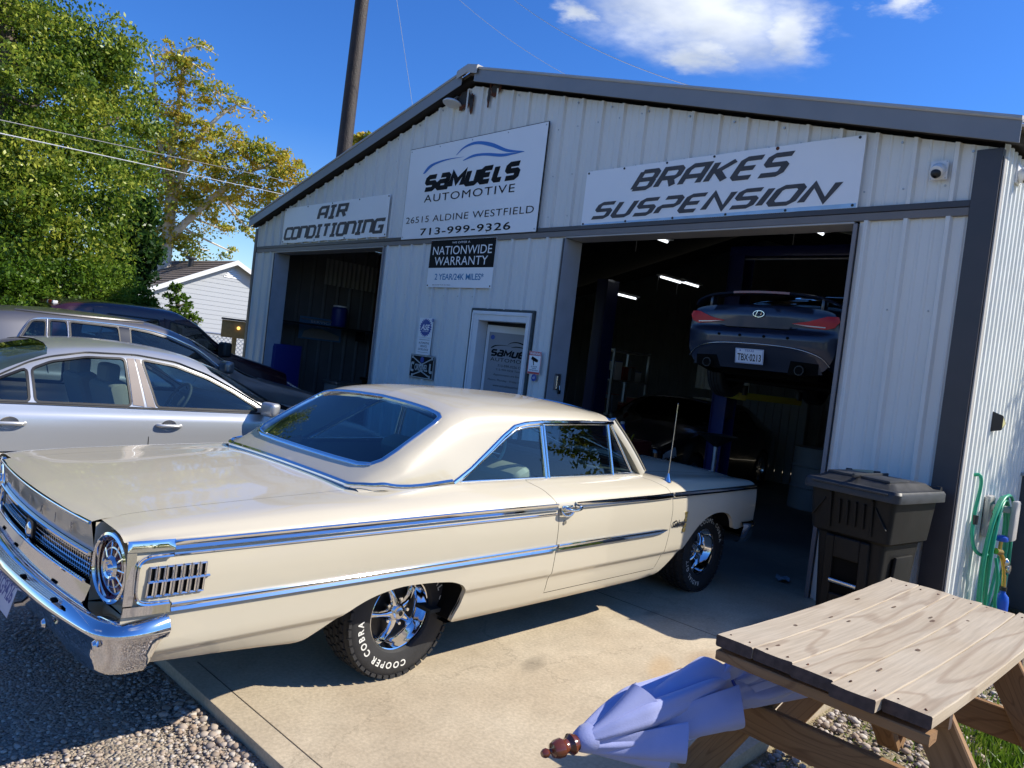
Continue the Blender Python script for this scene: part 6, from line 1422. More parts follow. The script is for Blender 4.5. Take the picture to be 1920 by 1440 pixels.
# ---- cabin
def seat(name,x,y,w,back_z,m,parent,lean=14):
    e=empty(name,(x,y,0)); e.parent=parent; box('seat_cushion',(0,0,.50),(.52,w,.22),m,e,bevel=.06,seg=3); box('seat_back',(-.26,0,(back_z+.5)/2),(.17,w,back_z-.42),m,e,RY(R(-lean)),bevel=.065,seg=3); return e
seat('front_seat',1.30,-.35,.68,1.03,KHAKI,gx,24); seat('front_seat',1.30,.35,.68,1.03,KHAKI,gx,24); seat('rear_seat',.38,0,1.35,.90,TEALV,gx)
box('parcel_shelf',(-.08,0,.955),(.42,1.30,.02),SEATD,gx,bevel=.005); box('dashboard',(1.98,0,.93),(.30,1.42,.16),SEATD,gx,bevel=.05,seg=3); box('cabin_floor',(1.2,0,.33),(2.0,1.6,.02),SEATD,gx)
for sd in (-1,1): box('door_card',(1.3,sd*.80,.70),(1.9,.03,.55),SEAT,gx,bevel=.01)
sw=empty('steering_wheel',(1.62,.37,.98)); sw.parent=gx; sw.rotation_euler=(0,R(-62),0); tube('wheel_ring',[(.20*math.cos(t),.20*math.sin(t),0) for t in np.linspace(0,2*PI,41)[:-1]],.011,mat('pale blue steering rim',(.18,.42,.50),.35),sw,8,True); cyl('wheel_spoke',(0,-.19,0),(0,.19,0),.009,CHROME_S,sw); cyl('column',(0,0,0),(0,0,-.45),.02,TEALV,sw)

# ------------------------------------------------------------------ modern cars
def modern_car(root, st, low, doors, wins, ws, bs, paint, glassm, wheels, sp=.06, trim=BLACK, tail=None, nose=None, pill=None, hood=None):
    """st stations; low outline (X,z); doors: list of (x0,x1) seams polygons; wins: (name, polygon XZ);
       ws / bs: windscreen and backlight polygons in (X,t)"""
    L=Loft(st); lx=L.xt(low,.03,False); x0,x1=low[0][0],low[-1][0]
    outer=lx+[(x1,t) for t in np.linspace(lx[-1][1]+.04,1.0,22)]+[(x,1.0) for x in np.arange(x1-.06,x0,-.08)]+[(x0,t) for t in np.linspace(1.0,lx[0][1]+.04,22)]
    wp=[(n,L.xt(round_poly(p,.03,3),.03)) for n,p in wins]; cuts=[p for _,p in wp]
    wsx=[densify(p,.05) for p in (ws,bs) if p]
    body=loft_panel('body',L,outer,cuts+wsx,paint,root,both=True,sp=sp,sv=2.3)
    for sd in (-1,1):
        for n,p in wp:
            w=loft_panel(n,L,p,[],glassm,root,sd,sp=sp,sv=2.3,off=-.006)
            # rubber edge
            P=L.ev(np.array([a for a,_ in p]),np.array([b for _,b in p])); N_=L.nrm(np.array([a for a,_ in p]),np.array([b for _,b in p])); P[:,1]*=sd; N_[:,1]*=sd
            Tn=np.roll(P,-1,0)-np.roll(P,1,0); Tn/=np.linalg.norm(Tn,axis=1,keepdims=True)+1e-9; U=np.cross(N_,Tn)
            sweep('window_seal',P,N_,U,[(-.014,-.011),(.002,-.011),(.002,.006),(-.014,.006)],trim,w,closed=True)
        for d in doors:
            side_trim('door_seam',L,d,[(-.004,-.003),(.0012,-.003),(.0012,.003),(-.004,.003)],DARK,root,sd)
    for nm,p in (('windscreen',ws),('rear_window',bs)):
        if p: loft_panel(nm,L,[(a,min(b,1)) for a,b in densify(p,.05)],[],glassm,root,both=True,sp=sp,sv=2.3,off=-.006)
    loft_panel('inner_liner',L,[(x,t+.01) for x,t in lx]+[(x1-.04,.3),(x0+.04,.3)],[],DARK,root,both=True,sp=.2,sv=2.3,off=-.03)
    for (xa,xb) in wheels['arches']:
        XT=[p for p in lx if xa<=p[0]<=xb]
        for sd in (-1,1):
            P=L.ev(np.array([a for a,_ in XT]),np.array([b for _,b in XT])); P[:,1]*=sd; W=P.copy(); W[:,1]=sd*.52; n=len(P); mesh('wheel_well',list(P)+list(W),[(i,i+1,n+i+1,n+i) for i in range(n-1)],DARK,root,60); mesh('wheel_well',[tuple(w) for w in W],[tuple(range(n))],DARK,root)
    for x in wheels['x']:
        for sd in (-1,1): alloy_wheel(root,(x,sd*wheels['y'],wheels['r']),wheels['r'],wheels['rim'],sd<0)
    return L
def end_cap(name,L,x0,depth,m,parent,bow=.12,n=14,rear=True,prof=None):
    """rounded close of a loft at station x0: rings shrinking towards the middle"""
    ts=np.linspace(0,1,60); P=L.ev(np.full(60,x0),ts); ring=np.concatenate([P,P[::-1][1:]*np.array([1,-1,1])]); zc=(P[:,2].max()+P[:,2].min())/2; V=[];F=[]; K=len(ring); sg=-1 if rear else 1
    for i in range(n+1):
        a=PI/2*i/n; s=math.cos(a)**.42 if i<n else 0.0; dx=math.sin(a)*depth
        for p in ring: V.append((x0+sg*dx,p[1]*s,zc+(p[2]-zc)*s))
    for i in range(n):
        for k in range(K): F.append((i*K+k,i*K+(k+1)%K,(i+1)*K+(k+1)%K,(i+1)*K+k))
    o=mesh(name,V,F,m,parent,60); bm=bmesh.new(); bm.from_mesh(o.data); bmesh.ops.recalc_face_normals(bm,faces=bm.faces); bm.to_mesh(o.data); bm.free(); o.data.shade_smooth(); return o
def arcpts(cx,cz,r,a0=200,a1=-20,n=14): return [(cx+r*math.cos(R(a)),cz+r*math.sin(R(a))) for a in np.linspace(a0,a1,n)]
def mst(x,zb,w,zs,top,wb=None):
    """13 points: sill, side to belt, then top points (6) given"""
    wb=wb or w-.035
    return (x,[(wb-.06,zb-.01),(wb,zb+.02),(w-.012,zb+.18),(w,zb+.36),(w,zs-.14),(w-.006,zs-.05),(w-.020,zs)]+top)
# silver saloon --------------------------------------------------------
sd_=empty('silver_sedan',(0,3.22,0),0,'silver four door saloon parked beside the cream coupe, nose towards the left bay','car')
bz=.955
def gh(yb,zb_,yt,zt_,yr,zr_,zc): return [(yb,zb_),((yb+yt)/2+.012,(zb_+zt_)/2),(yt,zt_),(yr,zr_),(yr*.55,zr_+(zc-zr_)*.75),(0,zc)]
st=[mst(-2.32,.34,.80,.86,[(.74,.90),(.70,.915),(.62,.925),(.50,.93),(.28,.935),(0,.938)]),
    mst(-2.15,.26,.86,.90,[(.82,.95),(.78,.97),(.70,.985),(.55,.99),(.30,.995),(0,1.0)]),
    mst(-1.75,.22,.895,.92,[(.86,.965),(.80,.995),(.72,1.01),(.58,1.02),(.32,1.03),(0,1.035)]),
    mst(-1.35,.21,.905,.93,gh(.872,.975,.77,1.07,.66,1.12,1.16)),
    mst(-1.00,.20,.91,.93,gh(.878,.98,.765,1.21,.66,1.29,1.34)),
    mst(-.65,.20,.91,.93,gh(.880,.98,.745,1.325,.64,1.385,1.425)),
    mst(-.20,.20,.91,.93,gh(.880,.98,.735,1.365,.63,1.42,1.455)),
    mst(.15,.20,.91,.93,gh(.880,.98,.742,1.340,.63,1.395,1.435)),
    mst(.50,.20,.91,.93,gh(.880,.975,.775,1.225,.66,1.30,1.365)),
    mst(.85,.20,.91,.925,gh(.878,.97,.83,1.07,.70,1.14,1.21)),
    mst(1.15,.21,.908,.915,gh(.870,.955,.84,.985,.70,1.01,1.05)),
    mst(1.45,.22,.90,.88,[(.86,.92),(.82,.94),(.74,.955),(.60,.965),(.32,.975),(0,.98)]),
    mst(2.05,.26,.87,.78,[(.82,.82),(.78,.835),(.70,.85),(.56,.86),(.30,.87),(0,.875)]),
    mst(2.42,.34,.78,.66,[(.70,.69),(.66,.70),(.60,.71),(.48,.72),(.26,.725),(0,.73)])]
low=[(-2.32,.35),(-1.62,.22)]+arcpts(-1.28,.33,.36,205,-25)+[(-.9,.20),(1.1,.20)]+arcpts(1.52,.33,.36,205,-25)+[(2.2,.26),(2.42,.36)]
wins=[('quarter_window',[(-1.30,1.0),(-.925,1.0),(-.940,1.225),(-1.10,1.145)]),
      ('rear_door_window',[(-.885,1.0),(-.245,.995),(-.285,1.345),(-.55,1.335),(-.78,1.285),(-.905,1.225)]),
      ('front_door_window',[(-.045,.99),(.80,.985),(.775,1.02),(.58,1.135),(.37,1.232),(.10,1.315),(-.155,1.345)])]
doors=[[(-.225,1.375),(-.20,1.20),(-.135,.97),(-.105,.86),(-.10,.55),(-.13,.24)],[(.90,1.02),(.97,.93),(.98,.60),(.92,.25)],[(-1.0,.24),(-1.02,.6),(-1.35,.8),(-1.38,.95)]]
SL_=modern_car(sd_,st,low,doors,wins,[(.32,.96*1.0),(.42,.78),(.80,.72),(1.16,.76),(1.30,.90),(1.36,1.05),(.30,1.05)],[(-1.62,1.05),(-1.50,.86),(-1.20,.76),(-.80,.80),(-.74,.92),(-.72,1.05)],SILVER,GLASS_C,dict(arches=[(-1.64,-.92),(1.16,1.88)],x=[-1.28,1.52],y=.80,r=.325,rim=.205),sp=.065)
end_cap('rear_bumper',SL_,-2.32,.10,SILVER,sd_); end_cap('front_bumper',SL_,2.42,.10,SILVER,sd_,rear=False)
for s_ in (-1,1):
    # chrome / dark belt strip and taupe pillar film
    loft_panel('pillar_film',SL_,SL_.xt([(-.230,1.0),(-.145,.99),(-.215,1.35),(-.268,1.347)],.03),[],TAUPE,sd_,s_,sp=.05,off=.004); loft_panel('pillar_film',SL_,SL_.xt([(-.125,.99),(-.060,.985),(-.170,1.346),(-.205,1.35)],.03),[],TAUPE,sd_,s_,sp=.05,off=.002)
    side_trim('belt_strip',SL_,[(-1.32,.985),(-.9,.985),(-.20,.978),(.3,.972),(.84,.965)],strip_prof(.016,.006),BLACK,sd_,s_); side_trim('roof_line',SL_,[(-1.33,1.01),(-1.10,1.165),(-.92,1.268),(-.78,1.318),(-.55,1.366),(-.2,1.378),(.12,1.345),(.38,1.262),(.60,1.158),(.86,1.02)],strip_prof(.010,.012),BLACK,sd_,s_,step=.02)
    for hx in (-1.04,.045):
        h=empty('door_handle',(hx,s_*.908,.850)); h.parent=sd_; lathe('handle_cup',[(0,.002),(.05,.001),(.058,-.004)],CHROME_S,h,n=24,rot=RX(R(90*s_))); h.children[0].scale=(1,1,.75); tube('handle_grip',smooth_path([(-.095,s_*.004,.002),(-.07,s_*.028,.0),(0,s_*.034,0),(.07,s_*.028,-.002),(.095,s_*.004,-.002)],5),[.010]+[.0145]*19+[.010],SILVER,h,10)
    mr=empty('wing_mirror',(.86,s_*.93,1.00)); mr.parent=sd_; bmx=bmesh.new(); add_box(bmx,(0,s_*.06,.015),(.10,.17,.125),RZ(R(s_*-12)),.038,3); bm_obj('mirror_shell',bmx,SILVER,mr,50); cyl('mirror_stalk',(.02,-s_*.03,-.02),(.01,s_*.02,-.02),.022,BLACK,mr)
    loft_panel('headlight',SL_,SL_.xt([(2.02,.62),(2.36,.60),(2.36,.68),(2.05,.76)],.03),[],WHITEL,sd_,s_,sp=.05,off=.004); loft_panel('tail_light',SL_,SL_.xt([(-2.30,.70),(-2.02,.74),(-2.0,.90),(-2.30,.86)],.03),[],REDD,sd_,s_,sp=.05,off=.004)
for (x,y) in ((.10,-.36),(.10,.36)):
    s=seat('front_seat',x,y,.50,1.12,SEAT,sd_,18); box('head_rest',(-.36,0,1.20),(.11,.26,.16),SEAT,s,bevel=.045,seg=3)
s=seat('rear_seat',-.80,0,1.35,1.06,SEAT,sd_,20)
for y in (-.42,.42): box('head_rest',(-.38,y,1.11),(.10,.24,.13),SEAT,s,bevel=.04,seg=3)
box('dashboard',(.98,0,.90),(.40,1.5,.20),SEATD,sd_,bevel=.06,seg=3); box('parcel_shelf',(-1.35,0,.98),(.45,1.3,.02),SEATD,sd_)
sw=empty('steering_wheel',(.62,.36,.92)); sw.parent=sd_; sw.rotation_euler=(0,R(-62),0); tube('wheel_ring',[(.185*math.cos(t),.185*math.sin(t),0) for t in np.linspace(0,2*PI,41)[:-1]],.014,SEATD,sw,8,True); box('airbag_pad',(0,0,0),(.12,.16,.04),SEATD,sw,bevel=.02); cyl('column',(0,0,0),(0,0,-.35),.03,SEATD,sw)
# grey estate ----------------------------------------------------------
su=empty('grey_wagon',(0,5.55,0),0,'warm grey estate car with chrome window line behind the silver saloon','car')
st=[mst(-.98,.40,.84,.95,gh(.80,1.05,.70,1.40,.58,1.47,1.50)),
    mst(-.80,.34,.91,1.0,gh(.87,1.20,.76,1.49,.66,1.555,1.585)),
    mst(-.45,.28,.93,1.05,gh(.89,1.25,.775,1.535,.69,1.60,1.635)),
    mst(.10,.26,.94,1.05,gh(.90,1.25,.78,1.560,.70,1.625,1.665)),
    mst(.70,.26,.94,1.05,gh(.90,1.25,.78,1.545,.70,1.61,1.655)),
    mst(1.20,.26,.94,1.04,gh(.90,1.20,.80,1.44,.71,1.50,1.55)),
    mst(1.60,.26,.94,1.03,gh(.895,1.14,.84,1.26,.72,1.31,1.37)),
    mst(1.98,.27,.935,1.01,gh(.885,1.05,.85,1.09,.72,1.13,1.16)),
    mst(2.35,.28,.92,.96,[(.87,1.01),(.82,1.03),(.74,1.045),(.60,1.06),(.32,1.07),(0,1.075)]),
    mst(3.10,.34,.87,.84,[(.80,.87),(.75,.885),(.68,.90),(.54,.91),(.30,.915),(0,.92)]),
    mst(3.42,.40,.78,.74,[(.70,.76),(.66,.77),(.60,.78),(.48,.785),(.26,.79),(0,.79)])]
low=[(-.98,.42),(-.72,.30)]+arcpts(-.36,.34,.37,205,-25)+[(.05,.26),(2.1,.26)]+arcpts(2.52,.34,.37,205,-25)+[(3.2,.34),(3.42,.42)]
wins=[('quarter_window',[(-.52,1.25),(-.275,1.25),(-.255,1.530),(-.375,1.520)]),('rear_vent_window',[(-.235,1.25),(-.045,1.25),(-.072,1.545),(-.225,1.540)]),('rear_door_window',[(-.030,1.25),(.44,1.25),(.415,1.542),(-.045,1.545)]),('front_door_window',[(.54,1.25),(1.46,1.20),(1.22,1.37),(.90,1.485),(.72,1.520),(.532,1.538)])]
doors=[[(.47,1.58),(.485,1.3),(.49,.8),(.47,.3)],[(-.255,1.56),(-.26,1.2),(-.20,.9),(0,.6),(.02,.3)],[(1.52,1.18),(1.58,.9),(1.5,.3)]]
UL=modern_car(su,st,low,doors,wins,[(.98,1.05),(1.02,.86),(1.25,.76),(1.75,.72),(2.05,.80),(2.20,.92),(2.25,1.05)],None,GREYP,GLASS_D if False else GLASS_C,dict(arches=[(-.73,.01),(2.15,2.89)],x=[-.36,2.52],y=.82,r=.33,rim=.205),sp=.07,trim=BLACK)
end_cap('tailgate',UL,-.98,.14,GREYP,su); end_cap('front_bumper',UL,3.42,.12,GREYP,su,rear=False)
for s_ in (-1,1):
    side_trim('chrome_line',UL,[(-.545,1.24),(-.47,1.40),(-.39,1.530),(-.30,1.552),(0,1.570),(.45,1.568),(.75,1.545),(.95,1.505),(1.25,1.392),(1.50,1.22)],strip_prof(.018,.010),CHROME_S,su,s_,step=.03)
    for a,b in ((-.245,.0),(-.045,.0)): side_trim('window_bar',UL,[(a-.012,1.25),(a+.005 if a<-.1 else a-.018,1.548)],strip_prof(.016,.008),CHROME_S,su,s_,step=.03)
    loft_panel('pillar_cover',UL,UL.xt([(.448,1.25),(.532,1.25),(.525,1.545),(.423,1.548)],.03),[],BLACKP,su,s_,sp=.05,off=.003)
    mr=empty('wing_mirror',(1.55,s_*.98,1.22)); mr.parent=su; bmx=bmesh.new(); add_box(bmx,(0,0,0),(.11,.19,.14),None,.04,3); bm_obj('mirror_shell',bmx,GREYP,mr,50)
    side_trim('roof_rail',UL,[(-.5,1.60),(.7,1.615)],strip_prof(.02,.02),GREYP,su,s_)
loft_panel('tail_light',UL,UL.xt([(-.97,1.0),(-.80,1.05),(-.79,1.30),(-.95,1.30)],.03),[],REDL,su,-1,sp=.05,off=.005)
for (x,y) in ((.80,-.38),(.80,.38)): s=seat('front_seat',x,y,.5,1.2,SEATD,su,15); box('head_rest',(-.34,0,1.30),(.11,.26,.16),SEATD,s,bevel=.045,seg=3)
seat('rear_seat',-.05,0,1.35,1.15,SEATD,su,15)
# maroon pickup --------------------------------------------------------
tr_=empty('maroon_pickup',(0,8.02,0),0,'dark maroon pickup truck with black roof half hidden behind the grey estate','truck')
st=[mst(.42,.50,.98,1.20,gh(.95,1.34,.88,1.62,.76,1.70,1.73)),
    mst(.62,.48,1.0,1.22,gh(.97,1.36,.88,1.71,.78,1.765,1.80)),
    mst(1.2,.48,1.0,1.22,gh(.97,1.36,.87,1.75,.79,1.81,1.845)),
    mst(1.9,.48,1.0,1.22,gh(.97,1.36,.87,1.745,.79,1.80,1.840)),
    mst(2.25,.48,1.0,1.22,gh(.97,1.34,.90,1.63,.80,1.69,1.745)),
    mst(2.60,.48,1.0,1.20,gh(.96,1.28,.93,1.40,.80,1.45,1.50)),
    mst(2.92,.48,1.0,1.16,gh(.95,1.22,.93,1.25,.80,1.28,1.30)),
    mst(3.25,.48,.99,1.10,[(.95,1.15),(.91,1.17),(.84,1.19),(.70,1.21),(.40,1.23),(0,1.235)]),
    mst(3.75,.52,.95,.98,[(.90,1.03),(.86,1.05),(.80,1.06),(.66,1.08),(.38,1.09),(0,1.095)])]
low=[(.42,.50),(2.7,.48)]+arcpts(3.15,.46,.44,200,-5)+[(3.75,.55)]
wins=[('rear_door_window',[(.95,1.32),(1.75,1.32),(1.72,1.66),(1.05,1.665)]),('front_door_window',[(1.86,1.32),(2.62,1.29),(2.30,1.60),(1.88,1.655)])]
TL=modern_car(tr_,st,low,[[(1.80,1.70),(1.81,1.2),(1.80,.5)],[(2.72,1.24),(2.78,.6)],[(.88,1.70),(.86,1.2),(.88,.5)]],wins,[(2.0,1.05),(2.06,.82),(2.35,.74),(2.85,.74),(3.0,.84),(3.05,1.05)],None,MAROON,GLASS_D,dict(arches=[(2.72,3.60)],x=[3.15],y=.85,r=.40,rim=.23),sp=.08)
end_cap('cab_back',TL,.42,.05,MAROON,tr_); end_cap('front_grille',TL,3.75,.08,MAROON,tr_,rear=False)
for s_ in (-1,1):
    loft_panel('side_glass_film',TL,TL.xt([(.55,1.30),(.92,1.30),(1.0,1.675),(.62,1.66)],.04),[],GLASS_D,tr_,s_,sp=.08,off=.004)
    mr=empty('wing_mirror',(2.62,s_*1.10,1.34)); mr.parent=tr_; bmx=bmesh.new(); add_box(bmx,(0,0,0),(.13,.20,.22),None,.04,3); bm_obj('mirror_shell',bmx,BLACK,mr,50)
loft_panel('black_roof',TL,[(.5,.80),(2.0,.80),(2.0,1.0),(.5,1.0)],[],BLACKP,tr_,both=True,sp=.1,sv=2.3,off=.004)
cm=empty('high_brake_light',(.47,-.62,1.735)); cm.parent=tr_; box('lens',(0,0,0),(.06,.16,.045),REDL,cm,bevel=.008); box('lens_end',(0,-.11,0),(.06,.06,.045),WHITEL,cm,bevel=.008); box('lens_end',(0,.11,0),(.06,.06,.045),WHITEL,cm,bevel=.008)
box('cargo_bed',(-1.0,0,.92),(2.7,1.9,.70),MAROON,tr_,bevel=.04); box('bed_liner',(-1.0,0,1.262),(2.5,1.65,.02),DARK,tr_)
for s_ in (-1,1): alloy_wheel(tr_,(-.95,s_*.86,.40),.40,.23,s_<0)
# raised blue coupe ------------------------------------------------------
LZ=1.56
cp=empty('blue_coupe',(4.86,-.20,LZ),0,'dark blue sports coupe raised on the lift, seen from behind, in the right bay','car')
def cs_(x,zb,w,zs,top): return mst(x,zb,w,zs,top,w-.09)
st=[cs_(.0,.36,.80,.86,[(.76,.90),(.74,.93),(.68,.955),(.56,.975),(.30,.99),(0,.995)]),
    cs_(.22,.33,.90,.88,[(.86,.93),(.83,.955),(.74,.985),(.60,1.005),(.32,1.02),(0,1.025)]),
    cs_(.60,.28,.93,.90,[(.89,.94),(.86,.97),(.76,1.005),(.62,1.04),(.33,1.07),(0,1.08)]),
    cs_(1.2,.24,.93,.91,gh(.87,.95,.74,1.12,.60,1.19,1.22)),
    cs_(1.9,.22,.92,.92,gh(.87,.96,.66,1.26,.56,1.32,1.35)),
    cs_(2.5,.22,.92,.92,gh(.87,.96,.68,1.26,.57,1.32,1.35)),
    cs_(3.2,.22,.92,.91,gh(.87,.95,.80,1.04,.62,1.09,1.12)),
    cs_(4.5,.30,.85,.72,[(.80,.76),(.74,.78),(.66,.79),(.54,.80),(.3,.81),(0,.81)])]
low=[(.0,.40),(.30,.30)]+arcpts(.92,.34,.37,205,-25)+[(1.5,.22),(3.2,.22)]+arcpts(3.62,.34,.37,205,-25)+[(4.5,.34)]
CL=modern_car(cp,st,low,[[(1.75,1.2),(1.62,.9),(1.66,.3)]],[('side_window',[(1.55,.97),(3.0,.96),(2.6,1.18),(1.95,1.23)])],None,[(.66,1.05),(.70,.90),(.95,.84),(1.62,.80),(1.66,.92),(1.67,1.05)],BLUEP,glass('black glass',(.012,.014,.018),1.5),dict(arches=[(.55,1.29),(3.25,3.99)],x=[.92,3.62],y=.78,r=.335,rim=.22),sp=.09)
# shaped tail: x offset by height
ts=np.linspace(0,1,80); ring=CL.ev(np.full(80,.0),ts); tp=[(p[1],p[2]) for p in ring]
def tailx(U,V_):
    z=V_; w=np.interp(z,[.30,.5,.7,.86,.93,1.0],[.74,.80,.80,.80,.74,.40]); prof=np.interp(z,[.28,.36,.44,.50,.58,.66,.70,.74,.82,.90,.96,1.0],[.02,.05,.085,.11,.14,.145,.13,.065,.07,.075,.06,.0]); r=np.clip(np.abs(U)/w,0,1); return np.stack([-(prof)*(1-r**3)-0*z,U,z],1)
half=[(y,z) for y,z in tp]; poly=half+[(-y,z) for y,z in half[::-1][1:]]
poly=[(y,z) for y,z in poly]; 
fn_panel('rear_fascia',tailx,densify(poly,.04),[],BLUEP,cp,sp=.045,off=0,flip=True)
def tpnl(nm,pts,m,off): return fn_panel(nm,tailx,densify(pts,.03),[],m,cp,sp=.04,off=off,flip=True)
for s_ in (-1,1):
    P=[(s_*.36,.815),(s_*.52,.845),(s_*.68,.900),(s_*.785,.905),(s_*.80,.86),(s_*.76,.80),(s_*.68,.775),(s_*.52,.790)]
    P=P if s_>0 else P[::-1]
    tpnl('tail_light',P,REDL,.014); tpnl('light_strip',[(s_*a,b) for a,b in ((.38,.812),(.52,.805),(.68,.800),(.68,.790),(.52,.795))][::s_],WHITEL,.020)
    cyl('exhaust_tip',(-.10,s_*.50,.36),(.10,s_*.50,.36),.048,BLACK,cp,n=20); cyl('exhaust_bore',(-.102,s_*.50,.36),(-.09,s_*.50,.36),.040,DARK,cp,n=20)
    tpnl('exhaust_recess',[(s_*.36,.31),(s_*.66,.33),(s_*.66,.44),(s_*.40,.45)][::s_],DARK,.006)
tpnl('diffuser',[(-.70,.34),(-.34,.33),(.34,.33),(.70,.34),(.62,.50),(.40,.555),(0,.570),(-.40,.555),(-.62,.50)],mat('black blue diffuser',(.020,.026,.042),.4),.005)
tube('diffuser_line',[tuple(tailx(np.array([y]),np.array([z]))[0]+np.array([-.012,0,0])) for y,z in smooth_path([(-.76,.42,0),(-.66,.51,0),(-.42,.570,0),(0,.585,0),(.42,.570,0),(.66,.51,0),(.76,.42,0)],6)[:,:2]],.006,CHROME_S,cp,8)
tpnl('trunk_shadow_gap',[(-.42,.765),(-.30,.745),(.30,.745),(.42,.765),(.42,.772),(.30,.753),(-.30,.753),(-.42,.772)],DARK,.010); tpnl('trunk_ledge',[(-.34,.757),(.34,.757),(.36,.785),(-.36,.785)],BLUEP,.022)
for y in (-.36,-.12,.14,.38): 
    q=tailx(np.array([y]),np.array([.665]))[0]; cyl('park_sensor',(q[0]-.006,y,.665),(q[0]+.01,y,.665),.014,DARK,cp,n=12)
# spoiler
sp_=empty('spoiler',(0,0,0)); sp_.parent=cp
P=smooth_path([(.14,-.80,.985),(.08,-.72,1.04),(.03,-.50,1.095),(.0,0,1.12),(.03,.50,1.095),(.08,.72,1.04),(.14,.80,.985)],6); sweep('spoiler_blade',P,[(-1,0,0)]*len(P),[(0,0,1)]*len(P),[(-.12,.0),(-.02,.012),(.06,.018),(.072,.010),(.06,-.004),(-.05,-.018)],BLUEP,sp_)
P=[(-.072+.0,y,1.116-.03*(y/.3)**2*.25) for y in np.linspace(-.30,.30,12)]; sweep('third_brake_light',P,[(-1,0,0)]*12,[(0,0,1)]*12,[(0,-.010),(.008,-.008),(.008,.014),(0,.016)],REDD,sp_)
for y in (-.60,.60): box('spoiler_foot',(.08,y,1.02),(.10,.03,.12),BLUEP,sp_,bevel=.008)
# badge: slanted H in an oval
q=tailx(np.array([0.0]),np.array([.900]))[0]; bd=empty('badge',(q[0]-.012,-.01,.895)); bd.parent=cp
bd.scale=(.82,.82,.82)
tube('badge_ring',[(0,.072*math.cos(t),.040*math.sin(t)) for t in np.linspace(0,2*PI,33)[:-1]],.0055,CHROME,bd,6,True)
tube('badge_bar',smooth_path([(0,.035,-.034),(0,.030,.0),(0,.012,.034)],4),.006,CHROME,bd,6); tube('badge_bar',smooth_path([(0,-.012,-.034),(0,-.030,.0),(0,-.035,.034)],4),.006,CHROME,bd,6); tube('badge_bar',smooth_path([(0,.035,-.008),(0,.0,.002),(0,-.035,.008)],4),.006,CHROME,bd,6)
lp=empty('license_plate',(-.135,.01,.455)); lp.parent=cp; lp.rotation_euler=(0,R(-8),0)
box('plate',(0,0,0),(.004,.305,.152),mat('white plate',(.72,.76,.84),.35),lp,bevel=.002); 
def ptx(s,w,h,y,z,m,b=0): o=text('plate_print',s,w,h,0,0,0,m,lp,b); o.matrix_basis=Matrix(((0,0,-1,-.003),(-1,0,0,y),(0,1,0,z),(0,0,0,1)))
ptx('TEXAS',.10,.020,0,.055,DKBLUE,.01); ptx('TBX·0213',.255,.072,0,-.012,SIGNK,.012); cyl('plate_star',(-.003,.10,.055),(-.0045,.10,.055),.008,DKBLUE,lp,n=5)
for y in (-.145,.145): box('plate_border',(-.0025,y,0),(.001,.003,.14),DKBLUE,lp)
for z in (-.07,.07): box('plate_border',(-.0025,0,z),(.001,.29,.003),DKBLUE,lp)
box('muffler',(.45,0,.33),(.30,1.1,.14),DARK,cp,bevel=.05); box('subframe',(.92,0,.28),(.30,1.2,.10),DARK,cp,bevel=.02); box('underfloor',(2.4,0,.21),(3.4,1.6,.03),DARK,cp)
box('jack_beam',(1.1,0,.10),(.10,1.5,.08),YELLOW,cp) if False else None
# dark car on the floor deep inside the bay
dk=empty('dark_car',(8.6,2.7,.0),R(185),'black car facing out at the back of the right bay, only its lamps glinting','car')
st=[mst(-2.2,.34,.78,.88,[(.74,.90),(.70,.915),(.62,.925),(.50,.93),(.28,.935),(0,.938)]),mst(-1.7,.24,.89,.93,gh(.86,.97,.76,1.05,.65,1.10,1.14)),mst(-.6,.22,.91,.94,gh(.88,.98,.75,1.34,.64,1.40,1.44)),mst(.2,.22,.91,.94,gh(.88,.98,.75,1.32,.64,1.38,1.43)),mst(1.0,.22,.91,.93,gh(.87,.96,.84,1.02,.70,1.06,1.10)),mst(1.5,.24,.90,.88,[(.86,.92),(.82,.94),(.74,.955),(.60,.965),(.32,.975),(0,.98)]),mst(2.3,.32,.80,.70,[(.76,.73),(.70,.745),(.62,.755),(.5,.76),(.28,.765),(0,.77)])]
low=[(-2.2,.35),(-1.7,.24)]+arcpts(-1.3,.33,.36,205,-25)+[(-.9,.22),(.9,.22)]+arcpts(1.4,.33,.36,205,-25)+[(2.3,.34)]
DL=modern_car(dk,st,low,[],[('side_window',[(-1.1,1.0),(.75,.99),(.25,1.29),(-.6,1.32)])],[(.35,1.05),(.42,.78),(.9,.74),(1.15,.85),(1.25,1.05)],None,BLACKP,GLASS_D,dict(arches=[(-1.66,-.94),(1.04,1.76)],x=[-1.3,1.4],y=.80,r=.325,rim=.20),sp=.12)
end_cap('front_bumper',DL,2.3,.12,BLACKP,dk,rear=False)
for s_ in (-1,1): loft_panel('headlight',DL,DL.xt([(1.95,.62),(2.26,.58),(2.27,.66),(1.98,.76)],.03),[],WHITEL,dk,s_,sp=.06,off=.006)
